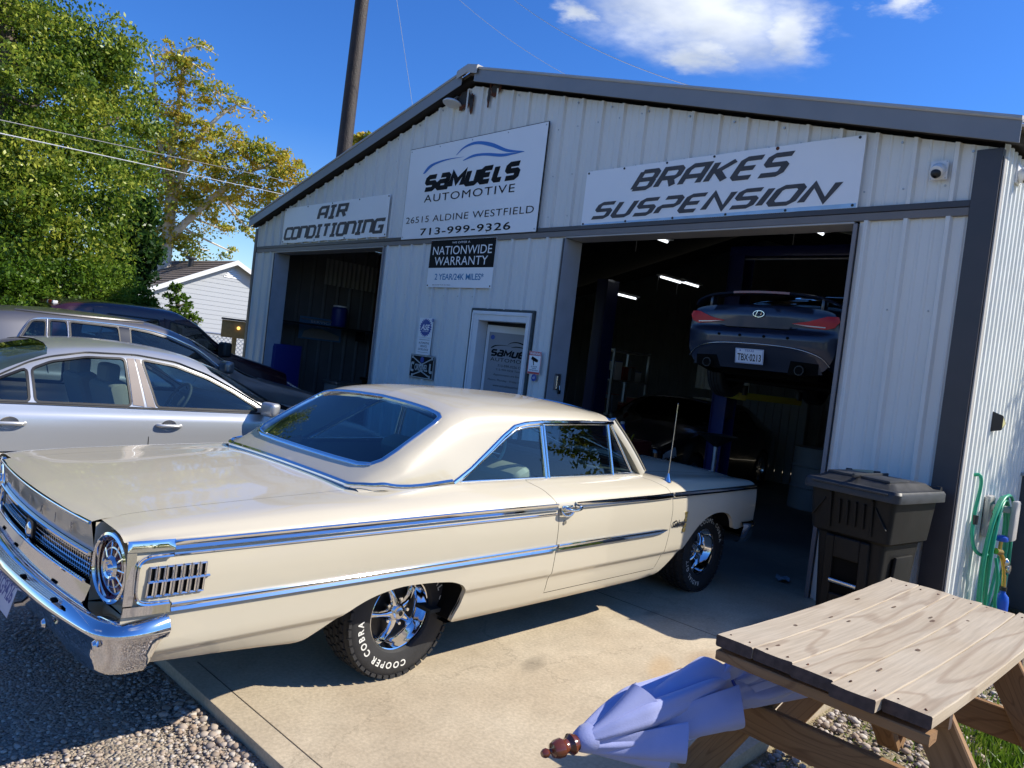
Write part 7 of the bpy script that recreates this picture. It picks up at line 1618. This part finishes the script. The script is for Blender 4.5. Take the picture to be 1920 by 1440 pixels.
# ------------------------------------------------------------------ inside the garage
def bxw(name,c,s,m,parent=None,rot=None,bev=.01): return box(name,c,s,m,parent,rot,bev,2)
def two_post(x,yl,yr,h,label,crossbar=True,low=0):
    e=empty('car_lift',(x,(yl+yr)/2,0),0,label,'car lift'); w=(yl-yr)/2
    for sg in (1,-1):
        bmx=bmesh.new(); add_box(bmx,(0,sg*w,h/2),(.30,.03,h)); add_box(bmx,(-.14,sg*(w-.10),h/2),(.02,.20,h)); add_box(bmx,(.14,sg*(w-.10),h/2),(.02,.20,h)); p=bm_obj('column',bmx,LIFTB,e); box('base_plate',(0,sg*(w-.08),.01),(.45,.5,.02),LIFTB,p)
        box('carriage',(0,sg*(w-.13),1.30+low),(.22,.12,.55),LIFTB,e,bevel=.01)
        for q in (-1,1):
            box('lift_arm',(q*.45,sg*(w-.45),1.36+low),(1.05,.10,.09),YELLOW,e,RZ(R(-sg*q*38)),bevel=.01); cyl('arm_pad',(q*.82,sg*(w-.76),1.38+low),(q*.82,sg*(w-.76),1.50+low),.05,BLACK,e)
    if crossbar: box('cross_beam',(0,0,h+.06),(.22,w*2+.1,.14),LIFTB,e,bevel=.02); cyl('safety_bar',(-.12,-w,h-.05),(-.12,w,h-.05),.015,STEEL,e)
    return e
two_post(7.0,1.30,-1.62,3.45,'blue two post lift holding the raised blue coupe in the right bay',True,.22)
two_post(7.3,6.2,3.55,3.15,'unlit blue two post lift standing left of the raised coupe',False,-.9)
for (x,y,z,l) in ((5.2,1.45,3.36,'front left tube light under the ceiling above the raised coupe'),(5.1,-.50,3.38,'front right tube light under the ceiling near the right jamb'),(7.9,2.87,3.26,'middle tube light seen above the dark car'),(8.6,2.95,3.30,'small rear tube light right of the middle one'),(8.3,3.98,3.02,'tube light left of the lift column at the back')):
    e=empty('tube_light',(x,y,z),0,l,'ceiling light'); box('fixture',(0,0,.035),(.62,.16,.03),WHITEP,e,bevel=.006); cyl('tube',(-.29,0,.005),(.29,0,.005),.016,TUBE,e,n=10); cyl('pull_cord',(-.28,.05,.02),(-.28,.05,-.22),.003,WIRE,e,n=5)
# white roll door leaf and clutter at the back
e=empty('white_panel_door',(11.3,2.42,0),0,'tall white ribbed panel leaning at the back of the right bay','panel')
for i in range(8):
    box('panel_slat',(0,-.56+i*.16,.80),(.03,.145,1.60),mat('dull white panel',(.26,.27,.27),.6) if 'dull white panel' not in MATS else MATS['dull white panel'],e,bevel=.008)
e=empty('white_drum',(8.9,.62,0),0,'tall off-white drum behind the raised coupe','drum'); lathe('drum_body',[(0,0),(.30,0),(.31,.02),(.30,.30),(.315,.32),(.30,.34),(.30,.62),(.315,.64),(.30,.66),(.30,.90),(.31,.92),(0,.92)],MATS['dull white panel'],e,n=32)
e=empty('tool_chest',(5.9,2.15,0),0,'dark red tool chest low in the right bay behind the cream car','tool chest'); box('chest_body',(0,0,.47),(.50,.85,.72),REDP,e,bevel=.012)
for i in range(5): box('drawer',(-.254,0,.20+.14*i),(.012,.78,.12),REDP,e,bevel=.004); box('drawer_pull',(-.266,0,.245+.14*i),(.012,.70,.014),CHROME_S,e)
for sx_ in (-1,1):
    for sy in (-1,1): cyl('caster',(sx_*.18,sy*.34-.02,.05),(sx_*.18,sy*.34+.02,.05),.05,BLACK,e)
for i,(y,c,l) in enumerate(((2.28,DKBLUE,'left spray bottle on the red tool chest'),(2.02,BLUEB,'right blue bottle on the red tool chest'))):
    e=empty('spray_bottle',(5.85,y,.83),0,l,'bottle'); lathe('bottle_body',[(0,0),(.04,0),(.042,.02),(.042,.13),(.02,.17),(.016,.19),(0,.19)],c,e,n=18); box('spray_head',(-.01,0,.205),(.07,.025,.035),SIGNW,e,bevel=.006)
e=empty('air_hose',(0,0,0),0,'pair of yellow air hoses draped over the red tool chest','hose')
for k in (0,1): tube('hose_line',smooth_path([(5.95,1.98-.08*k,.87),(5.80,1.90-.10*k,.90),(5.62,1.84-.10*k,.72),(5.58,1.82-.11*k,.40),(5.60,1.80-.11*k,.06)],6),.011,YELLOW,e,6)
# dark car parked deep in the bay and clutter benches at the left
e=empty('work_bench',(8.6,9.2,0),0,'cluttered dark work bench along the left inner wall','work bench'); box('bench_top',(0,0,.92),(3.4,.8,.06),BLACK,e,bevel=.01)
for sx_ in (-1.6,0,1.6):
    for sy in (-.35,.35): box('bench_leg',(sx_,sy,.45),(.07,.07,.88),BLACK,e)
e=empty('blue_cabinet',(4.95,9.55,0),R(0),'blue metal cabinet inside the left bay','cabinet'); box('cabinet_body',(0,0,.74),(.55,.70,1.46),BLUECAB,e,bevel=.01); box('cabinet_door',(-.28,0,.75),(.012,.64,1.36),BLUECAB,e,bevel=.004); box('door_label',(-.288,-.1,1.05),(.003,.18,.10),SIGNW,e)
e=empty('parts_washer',(6.0,8.9,0),0,'grey bin standing right of the blue cabinet','tool cart'); box('cart_body',(0,0,.42),(.5,.45,.78),MATS['dull white panel'],e,bevel=.02); box('cart_tray',(0,0,.84),(.56,.5,.05),STEEL,e,bevel=.01)
e=on_wall('car_poster',0,0,0,'dim blue poster of a silver car on the left inner wall','poster'); e.matrix_world=SB@Matrix(((1,0,0,1.54),(0,0,-1,SL-.075),(0,1,0,1.85),(0,0,0,1)))
board(e,.98,.46,mat('dim poster sky',(.12,.26,.45),.4),t=.01); mesh('poster_car',[(-.42,-.20,.003),(.45,-.20,.003),(.44,-.10,.003),(.25,-.05,.003),(.05,-.0,.003),(-.2,-.0,.003),(-.38,-.06,.003)],[(0,1,2,3,4,5,6)],MATS['dim poster sky'] if False else SILVER,e); text('lettering','SERVICE',.5,.05,0,.14,.003,SIGNW,e); text('lettering','WE CARE',.4,.04,0,.07,.003,SIGNW,e)
e=empty('plastic_drum',(6.3,9.7,1.95),0,'blue plastic drum on the shelf in the left bay','drum'); lathe('drum_body',[(0,0),(.15,0),(.16,.03),(.16,.36),(.13,.40),(0,.40)],BLUECAB,e,n=24); lathe('drum_lid',[(0,.40),(.14,.40),(.14,.43),(0,.43)],SIGNW,e,n=24)
e=empty('wall_shelf',(5.95,9.72,0),0,'dark wall shelf with small parts above the cabinet in the left bay','shelf'); box('shelf_board',(0,0,1.92),(2.2,.5,.03),BLACK,e); box('shelf_board',(0,0,2.02),(1.0,.02,.03),STEEL,e)
for sx_ in (-1,1): box('shelf_bracket',(sx_,.1,1.80),(.03,.3,.22),BLACK,e)
rr=random.Random(5)
for i in range(9):
    e=empty('small_box',(7.2+.33*i,8.98+.06*(i%2),.95),R(rr.uniform(-20,20)),('grey can','white carton','blue carton','red can')[i%4]+' standing on the dark work bench, '+('first','second','third','fourth','fifth','sixth','seventh','eighth','ninth')[i]+' from the bay door','box','cans and cartons on the work bench'); h=rr.uniform(.12,.28); box('carton',(0,0,h/2),(.16,.13,h),(STEEL,SIGNW,BLUECAB,REDP)[i%4],e,bevel=.006)
cp_=empty('translucent_panel',(0,0,0),0,'pale ribbed daylight panel high on the inner wall of the left bay','wall panel'); cp_.matrix_world=SB
Vp=[];Fp=[]
for i in range(12):
    x=1.50+i*.11
    for q,h in ((0,0),(.03,.02),(.05,.02),(.08,0)): Vp+=[(x+q,SL-.08-h,2.80),(x+q,SL-.08-h,3.34)]
for i in range(len(Vp)//2-1): Fp.append((2*i,2*i+2,2*i+3,2*i+1))
mesh('ribbed_panel',Vp,Fp,MATS['dull white panel'],cp_)
for a in (2.8,5.6,8.0):   # roof frames inside
    e2=box('roof_frame',(a,APX+3.1,4.10),(.12,6.4,.22),SOFF,shop,RX(math.atan(-.255))); box('roof_frame',(a,APX-3.1,4.10),(.12,6.4,.22),SOFF,shop,RX(math.atan(.255)))
    box('column',(a,SL-.20,1.8),(.15,.15,3.6),mat('rusty steel frame',(.09,.045,.03),.7) if 'rusty steel frame' not in MATS else MATS['rusty steel frame'],shop)
ja=empty('floor_jack',(4.2,-1.10,0),R(20),'small clear plastic wrap on the concrete by the bin','litter'); 
Vj=[];Fj=[]; 
for i in range(7):
    for j in range(5): Vj.append((.03*i,.03*j,.012+.03*rr.random()))
for i in range(6):
    for j in range(4): Fj.append((i*5+j,i*5+j+1,i*5+j+6,i*5+j+5))
mesh('crumpled_wrap',Vj,Fj,mat('crumpled film',(.35,.40,.44),.15,coat=.5),ja,60); ja.name='plastic_wrap'

# ------------------------------------------------------------------ trees and shrubs
def leaves(name, blobs, n, size, m, parent, droop=0.0, clump=1.0, seed=1, flat=.0, shell=.45, kk=14, spray=None, bias=0.0):
    g=np.random.default_rng(seed); B=np.array(blobs); vol=B[:,3]**2; p=vol/vol.sum(); nc=int(n/kk)
    idx=g.choice(len(B),nc,p=p); d=g.normal(size=(nc,3)); d/=np.linalg.norm(d,axis=1,keepdims=True); rad=B[idx,3]*(shell+(1.05-shell)*g.random(nc)**.6)*(1+.25*g.normal(size=nc)*.5)
    C=B[idx,:3]+d*rad[:,None]*np.array([1,1,.85]); 
    k=kk
    if spray:
        if bias:
            zt=C[:,2].max(); zb_=C[:,2].min(); keep=g.random(nc)<np.clip(1-bias*((C[:,2]-zb_)/(zt-zb_))**1.5,.1,1); C=C[keep]; nc=len(C)
        sr=spray*(.55+.9*g.random(nc)); az=g.random(nc)*2*PI; tilt=-.35*g.random(nc); u1=np.stack([np.cos(az),np.sin(az),tilt],1); u2=np.stack([-np.sin(az),np.cos(az),.25*g.normal(size=nc)],1)
        a1=g.normal(size=(nc*k))*.62; a2=g.normal(size=(nc*k))*.34; h=g.normal(size=(nc*k))*.16
        cen=np.repeat(C,k,0)+(np.repeat(u1*sr[:,None],k,0)*a1[:,None])+(np.repeat(u2*sr[:,None],k,0)*a2[:,None]); cen[:,2]+=h*np.repeat(sr,k)-.25*np.repeat(sr,k)*a1**2
    else:
        cen=np.repeat(C,k,0)+g.normal(size=(nc*k,3))*np.repeat((B[idx,3]*.17*clump)[:,None],k,0)*np.array([1,1,.7])
    N_=len(cen); dirs=g.normal(size=(N_,3)); dirs[:,2]-=droop; dirs/=np.linalg.norm(dirs,axis=1,keepdims=True); oth=g.normal(size=(N_,3)); oth[:,2]+=flat; wv=np.cross(dirs,oth); wv/=np.linalg.norm(wv,axis=1,keepdims=True)+1e-9
    s=size*(.6+.8*g.random(N_))[:,None]; a=cen-dirs*s*.5; b=cen+wv*s*.28; c=cen+dirs*s*.55; e=cen-wv*s*.28
    V=np.stack([a,b,c,e],1).reshape(-1,3).astype(np.float32); F=np.arange(N_*4,dtype=np.int32)
    me=bpy.data.meshes.new(name); me.vertices.add(len(V)); me.vertices.foreach_set('co',V.ravel()); me.loops.add(N_*4); me.loops.foreach_set('vertex_index',F); me.polygons.add(N_); me.polygons.foreach_set('loop_start',np.arange(0,N_*4,4,dtype=np.int32)); me.update()
    return link(name,me,m,parent)
def branches(name, lines, m, parent, twigs=None, seed=3):
    V=[];F=[]; r0_=lines[0][1]
    for P,r0,r1 in lines:
        Q=smooth_path(P,5); tube_data(Q,np.linspace(r0,r1,len(Q)),7,False,V,F)
    if twigs:
        g=np.random.default_rng(seed)
        for B,anchor in twigs:
            B=np.array(B); A=np.array(anchor)
            for b in B:
                k=np.argmin(np.linalg.norm(A-b[:3],axis=1)); mid=(A[k]+b[:3])/2+g.normal(size=3)*.15*b[3]; Q=smooth_path([A[k],mid,b[:3],b[:3]+g.normal(size=3)*b[3]*.5],4); tube_data(Q,np.linspace(.035,.008,len(Q))*(2.2 if name=='trunk' and r0_>.4 else 1),5,False,V,F)
    return mesh(name,V,F,m,parent,60)
OAK = [(0.11, 11.49, 5.96, 1.4), (0.8, 11.3, 6.19, 0.75), (1.13, 10.3, 5.68, 0.66), (1.62, 10.06, 6.03, 0.46), (1.76, 10.73, 5.45, 0.54), (0.54, 9.65, 4.62, 0.9), (1.45, 10.5, 4.51, 0.66), (2.31, 11.14, 5.27, 0.45), (0.01, 9.95, 3.54, 0.98), (0.56, 9.34, 3.4, 0.79), (1.36, 9.64, 3.53, 0.61), (2.21, 10.84, 4.3, 0.5), (0.53, 8.91, 2.59, 0.68), (-0.06, 9.05, 2.25, 0.84), (1.24, 9.24, 2.74, 0.52), (1.8, 10.07, 5.84, 0.3), (2.5, 11.12, 5.08, 0.32)]
OAK_LOW = [(0.36, 8.47, 1.88, 0.55), (0.92, 8.63, 2.04, 0.5), (1.39, 8.7, 2.19, 0.42), (-0.08, 8.05, 1.68, 0.6)]
SYC = [(11.68, 34.49, 14.57, 0.85), (12.59, 33.98, 15.07, 0.48), (10.66, 34.99, 14.16, 0.55), (12.16, 34.55, 13.86, 0.91), (11.62, 34.94, 13.22, 0.8), (13.03, 34.16, 13.99, 0.61), (11.48, 35.3, 12.21, 1.03), (12.55, 34.82, 12.47, 1.03), (13.57, 34.21, 13.13, 0.91), (14.51, 33.84, 12.99, 0.8), (15.26, 33.57, 12.78, 0.52), (12.55, 35.14, 11.21, 1.28), (13.6, 34.58, 11.73, 0.91), (11.89, 35.72, 9.75, 1.21), (13.07, 35.31, 9.5, 1.33), (13.64, 33.02, 9.96, 1.1), (14.63, 32.41, 10.59, 1.0), (15.58, 32.0, 10.41, 0.93), (16.04, 30.86, 9.89, 0.8), (16.7, 30.63, 9.39, 0.69), (10.95, 36.29, 8.5, 1.21), (12.19, 35.97, 7.72, 1.28), (13.53, 35.4, 8.01, 1.21), (14.46, 33.91, 8.66, 1.07), (15.2, 32.55, 8.75, 1.0), (16.13, 32.11, 8.68, 0.77), (10.93, 36.52, 6.92, 0.91), (12.18, 36.19, 6.1, 1.1), (13.33, 35.74, 6.07, 0.91), (12.51, 36.15, 5.23, 0.8), (13.69, 35.71, 5.16, 0.48), (15.88, 36.51, 6.88, 0.52), (15.72, 34.49, 7.63, 0.73), (14.56, 35.06, 7.4, 0.73), (16.31, 34.32, 6.9, 0.48), (15.29, 36.92, 5.62, 0.37), (16.27, 36.45, 5.8, 0.37)]
MAG = [(3.36, 13.2, 3.82, 0.44), (3.27, 13.28, 3.35, 0.49), (3.54, 13.21, 3.06, 0.41), (3.18, 13.35, 2.89, 0.46), (3.46, 13.28, 2.54, 0.36), (2.93, 12.93, 2.4, 0.42)]
SHRUB = [(2.93, 11.36, 2.01, 0.27), (2.72, 11.43, 1.92, 0.27), (2.16, 10.56, 1.92, 0.3), (3.16, 11.28, 1.91, 0.16), (1.54, 9.71, 1.81, 0.26), (1.06, 9.33, 1.72, 0.23)]
SAPLING = [(4.62, 13.91, 2.42, 0.14), (4.6, 13.93, 2.17, 0.18), (4.81, 13.85, 2.08, 0.19), (4.79, 13.86, 1.82, 0.23), (5.0, 13.77, 1.73, 0.18), (4.57, 13.95, 1.92, 0.12)]
FARTREE = [(29.83, 44.64, 16.58, 0.8), (29.21, 45.02, 16.68, 0.6)]
def shift(L,x,y,z=0): return [(a-x,b-y,c-z,r) for a,b,c,r in L]
def tree(name,x,y,blobs,n,size,lm,bm_,lines,label,cat='tree',twig=True,**kw):
    e=empty(name,(x,y,0),0,label,cat); B=shift(blobs,x,y); leaves('crown',B,n,size,lm,e,**kw)
    L=[([(a-x,b-y,c) for a,b,c in P],r0,r1) for P,r0,r1 in lines]
    anc=[q for P,_,_ in L for q in smooth_path(P,5)]
    branches('trunk',L,bm_,e,[(B,anc)] if twig else None); return e
tree('oak_tree',.6,10.9,OAK,105000,.064,LEAF_OAK,BARK,[([(.6,10.9,-.1),(.55,10.8,1.6),(.5,10.6,3.2),(.4,10.8,5.5),(.3,11.2,7.0)],.32,.08),([(.5,10.7,2.6),(1.0,10.3,3.6),(1.6,10.4,4.6),(2.2,10.9,5.2)],.14,.03),([(.5,10.7,3.0),(-.2,10.0,3.8),(-.3,9.6,4.6)],.13,.03),([(.45,10.7,4.2),(1.0,10.6,5.4),(1.5,10.3,6.0)],.11,.03)],'tall green willow oak filling the left edge behind the parked cars',droop=.6,seed=4,kk=150,shell=.35,spray=.46)
tree('green_tree',.5,8.9,OAK_LOW,26000,.05,LEAF_SHR,BARK,[([(.5,8.9,-.1),(.5,8.8,1.0),(.6,8.6,1.9)],.08,.03)],'low leafy green tree behind the grey and silver cars at far left',seed=6,kk=60,spray=.24)
tree('sycamore_tree',12.75,36.1,SYC,38000,.17,LEAF_SYC,BARKW,[([(12.75, 36.1, -0.1), (12.75, 36.1, 3.13), (12.69, 35.83, 7.04), (12.37, 35.58, 9.54), (12.3, 35.12, 11.49), (12.03, 34.41, 14.7)], 0.427, 0.053), ([(12.69, 35.83, 7.04), (13.1, 35.12, 10.07), (13.83, 34.41, 11.85), (14.7, 33.87, 12.92)], 0.231, 0.036), ([(12.57, 35.83, 7.93), (11.68, 35.65, 10.78), (10.97, 35.03, 13.63)], 0.178, 0.027), ([(12.69, 35.83, 5.62), (13.99, 34.23, 7.93), (15.42, 32.8, 9.71), (16.48, 31.02, 9.71)], 0.214, 0.036), ([(12.57, 35.65, 8.29), (11.32, 36.01, 8.65)], 0.125, 0.036)],'pale trunked sycamore with yellow autumn leaves beyond the roof','tree',seed=8,shell=.15,kk=60,spray=.55,bias=.72)
tree('magnolia_tree',3.3,13.3,MAG,9000,.12,LEAF_MAG,BARK,[([(3.3,13.3,-.1),(3.3,13.3,1.5),(3.3,13.3,3.2)],.12,.04)],'dark evergreen tree between the oak and the brown roofed house',seed=9)
tree('shrub',2.7,11.4,[b for b in SHRUB if b[1]>11],5000,.055,LEAF_SHR,BARK,[([(2.7,11.4,-.1),(2.8,11.4,1.6)],.05,.02)],'bright green shrub in front of the brown roofed house','shrub',seed=10)
tree('shrub',1.9,10.3,[b for b in SHRUB if 9.6<b[1]<11],4500,.055,LEAF_SHR,BARK,[([(1.9,10.3,-.1),(1.9,10.2,1.5)],.05,.02)],'green shrub just above the middle of the grey car roof','shrub',seed=12)
tree('shrub',1.06,9.33,[b for b in SHRUB if b[1]<9.6],2500,.05,LEAF_SHR,BARK,[([(1.06,9.33,-.1),(1.06,9.33,1.4)],.04,.02)],'small green shrub above the rear of the grey car roof','shrub',seed=13)
tree('sapling',4.75,13.9,SAPLING,1700,.075,LEAF_SHR,BARK,[([(4.75,13.9,-.1),(4.75,13.9,1.4),(4.62,13.9,2.3)],.03,.01)],'slender sapling with bright leaves against the white house wall','sapling',seed=14)
tree('distant_tree',29.5,44.8,FARTREE,900,.35,LEAF_SYC,BARK,[([(29.5,44.8,-.1),(29.5,44.8,10),(29.5,44.8,16.4)],.3,.06)],'tip of a far tree showing above the roof right of the pole','tree',seed=15)
# unseen tree added out of frame on the right to shade the side wall
tree('added_shade_tree',9.5,-5.6,[(9.1,-4.9,4.3,1.1),(9.9,-5.6,4.9,1.2),(8.6,-4.5,3.2,.9),(9.5,-5.0,3.2,1.0),(10.2,-6.2,3.8,1.1),(8.2,-4.0,2.2,.6)],14000,.13,LEAF_OAK,BARK,[([(9.5,-5.6,-.1),(9.5,-5.5,2.0),(9.4,-5.3,4.5)],.2,.06)],'leafy tree added out of frame right of the building to shade its side wall',seed=16)

# ------------------------------------------------------------------ utility pole
up_=empty('utility_pole',(8.50,13.80,0),0,'dark creosoted utility pole leaning slightly behind the roof','pole')
tube('pole_shaft',[(0,0,-.1),(.05,.06,3),(.13,.13,6.46),(.23,.23,10.77),(.30,.30,14)],[.215,.205,.195,.180,.170],BARK_P,up_,20)
# ------------------------------------------------------------------ house
ho=empty('white_house',(14.17,31.27,0),0,'white sided house with brown shingle roof beyond the parked cars','house')
A=Vector((0,0,4.84)); rd=(Vector((13.85,40.33,0))-Vector((14.17,31.27,0))).normalized(); gd=Vector((rd.y,-rd.x,0)) # gable direction to the right
HW=4.35; EZ=2.55; L_=11.0
def hp(g,l,z): return tuple(gd*g+rd*l+Vector((0,0,z)))
def slope(name,sg):
    n=16; 
    for i in range(n):
        f0=i/n; f1=(i+1)/n+.012; o=-.35
        z0=4.84-(4.84-EZ)*f0; z1=4.84-(4.84-EZ)*f1; dz=.03
        mesh('shingle_course',[hp(sg*(HW+.4)*f0,o,z0+.0),hp(sg*(HW+.4)*f1,o,z1+dz),hp(sg*(HW+.4)*f1,L_,z1+dz),hp(sg*(HW+.4)*f0,L_,z0+.0)],[(0,1,2,3)],SHINGLE,rf)
rf=empty('roof',(0,0,0)); rf.parent=ho; slope('roof',-1); slope('roof',1)
nb=22
for i in range(nb):
    z0=i*4.7/nb; z1=z0+4.7/nb; 
    def wid(z): return HW if z<EZ-.1 else max(.02,HW*(4.76-z)/(4.76-EZ+.1))
    w0=wid(z0); w1=wid(z1)
    mesh('siding_board',[hp(-w0,-.012,z0),hp(w0,-.012,z0),hp(w1,.0,z1),hp(-w1,.0,z1)],[(0,1,2,3)],SIDING,ho)
for sg in (-1,1):
    P=[hp(0,-.36,4.80),hp(sg*(HW+.4),-.36,EZ-.02)]; V=[];F=[]
    for p in P:
        for dz,dl in ((.06,0),(-.16,0),(-.16,.04),(.06,.04)): V.append(tuple(Vector(p)+rd*dl+Vector((0,0,dz))))
    for k in range(4): F.append((k,(k+1)%4,4+(k+1)%4,4+k))
    F+= [(0,1,2,3),(4,5,6,7)]; mesh('rake_board',V,F,WHITEP,ho)
for i in range(6): mesh('vent_slat',[hp(-.45+.07*i,-.03,4.0+.09*i),hp(.45-.07*i,-.03,4.0+.09*i),hp(.45-.07*i,-.02,4.05+.09*i),hp(-.45+.07*i,-.02,4.05+.09*i)],[(0,1,2,3)],STEEL,ho)
vp=Vector(hp(-1.0,2.4,4.35)); cyl('roof_vent',vp,vp+Vector((0,0,.42)),.13,BLACK,ho); box('vent_hood',vp+Vector((0,0,.44)),(.45,.3,.12),BLACK,ho,bevel=.02)
box('house_side_wall',Vector(hp(-HW,L_/2,1.25)),(.1,L_,2.5),SIDING,ho,RZ(math.atan2(rd.y,rd.x)-PI/2))
# yellow lamp box and chain link fence
lb=empty('lamp_post',(6.95,15.48,0),0,'ochre board with small amber lamp by the corner of the garage','lamp'); box('board',(0,.04,1.62),(.75,.05,.46),BRICKY,lb,RZ(R(-24)),bevel=.01); box('board_post',(0,.1,.75),(.1,.08,1.5),BRICKY,lb); lathe('bulb',[(0,0),(.03,.01),(.045,.045),(.03,.08),(0,.09)],LAMPG,lb,n=16,loc=(.02,-.04,1.62)); box('board_cap',(0,.03,1.88),(.8,.12,.05),BLACK,lb,RZ(R(-24)))
fc=empty('chain_link_fence',(5.4,18.6,0),R(-47),'galvanised chain link fence behind the maroon pickup','fence'); 
for i in range(4): 
    cyl('fence_post',(i*2.0,0,-.05),(i*2.0,0,1.50),.045,STEEL,fc)
cyl('top_rail',(0,0,1.44),(6,0,1.44),.030,WIREL,fc,n=8)
Vf=[];Ff=[]
for i in range(-11,50):
    for sg in (1,-1):
        P=[]; x=i*.12; z=0 if sg>0 else 1.40
        a=(x,0); b=(x+1.40,1.40) 
        x0=max(0,x); x1=min(6,x+1.4)
        if x1<=x0: continue
        if sg>0: p0=(x0,.004,x0-x); p1=(x1,.004,x1-x)
        else: p0=(x0,-.004,1.40-(x0-x)); p1=(x1,-.004,1.40-(x1-x))
        tube_data(np.array([p0,p1]),.006,4,False,Vf,Ff)
o=mesh('wire_mesh',Vf,Ff,WIREL,fc); o['kind']='stuff'

# clutter deep in the right bay
def rack(x,y,rz,label):
    e=empty('shelf_rack',(x,y,0),R(rz),label,'shelf')
    for a in (-.7,.7):
        for b in (-.22,.22): box('upright',(a,b,1.05),(.04,.04,2.1),STEEL,e)
    for z in (.35,.95,1.55,2.08): box('shelf_board',(0,0,z),(1.44,.48,.03),STEEL,e)
    return e
rack(8.9,4.35,8,'grey metal shelf rack at the back of the right bay')
r_=random.Random(9); cols=[('red carton',(.25,.03,.02)),('tan carton',(.30,.20,.11)),('white carton',(.5,.5,.5)),('blue carton',(.03,.07,.28)),('grey tub',(.15,.16,.17))]
cm_=[mat(n,c,.6) for n,c in cols]
for i in range(16):
    z=(.365,.965,1.565)[i%3]; x=8.35+.24*(i//3)+r_.uniform(-.03,.03); h=r_.uniform(.14,.34); k=r_.randrange(5)
    e=empty('carton',(x,4.30+r_.uniform(-.05,.05),z),R(r_.uniform(-12,12)),cols[k][0]+' on the '+('lower','middle','upper')[i%3]+' board of the grey shelf rack, '+('nearest','second','third','fourth','fifth','farthest')[i//3]+' along it','box','cartons on the grey shelf rack'); box('box_body',(0,0,h/2),(.19,.22,h),cm_[k],e,bevel=.008); box('box_lid',(0,0,h+.006),(.195,.225,.012),cm_[(k+1)%5],e,bevel=.003)
for k,(x,y) in enumerate(((6.0,3.10),(6.6,3.75))):
    for j in range(3+k):
        e=empty('spare_tyre',(x,y,.11+.22*j),0,('tyre in the near stack','tyre in the far stack')[k]+(' at the bottom',' second from the bottom',' third from the bottom',' at the top')[j]+' inside the right bay','tyre','tyres stacked in the right bay'); lathe('tyre_tread',[(.20,-.09),(.24,-.10),(.31,-.09),(.33,-.06),(.33,.06),(.31,.09),(.24,.10),(.20,.09),(.19,0),(.20,-.09)],RUBBER,e,n=32)
e=empty('oil_drain',(5.3,.35,0),0,'yellow and black oil drain stand under the raised coupe','oil drain'); lathe('drain_bowl',[(.03,1.0),(.22,1.12),(.23,1.13),(.21,1.12),(.02,.99)],BLACK,e,n=24); cyl('drain_tube',(0,0,.55),(0,0,1.0),.025,STEEL,e); lathe('drain_tank',[(0,.08),(.20,.08),(.22,.12),(.22,.50),(.18,.56),(0,.56)],BLACK,e,n=24)
for a in range(3): cyl('caster',(.18*math.cos(a*2.09),.18*math.sin(a*2.09)-.015,.04),(.18*math.cos(a*2.09),.18*math.sin(a*2.09)+.015,.04),.04,BLACK,e,n=12)
e=empty('daylight_panel',(0,0,0),0,'pale ribbed daylight panel low on the back wall of the right bay','wall panel'); e.matrix_world=SB
Vp=[];Fp=[]
for i in range(13):
    y=4.7+i*.11
    for q,h in ((0,0),(.03,.02),(.05,.02),(.08,0)): Vp+=[(DEP-.08-h,y+q,1.55),(DEP-.08-h,y+q,2.35)]
for i in range(len(Vp)//2-1): Fp.append((2*i,2*i+2,2*i+3,2*i+1))
mesh('ribbed_panel',Vp,Fp,SIGNW,e)

# unseen far wood added behind and right of the camera for dark low reflections
wb_=[]; wr=random.Random(21)
for i in range(70):
    a=R(150+205*i/69); d=38+wr.uniform(-4,6); wb_.append((d*math.cos(a),d*math.sin(a),wr.uniform(1.5,4.5),wr.uniform(2.6,4.2)))
wd_=leaves('added_woods',wb_,14000,.75,LEAF_OAK,None,seed=22,kk=20); tag(wd_,'far row of trees added behind the camera for reflections in chrome and glass','added_woods',kind='stuff')
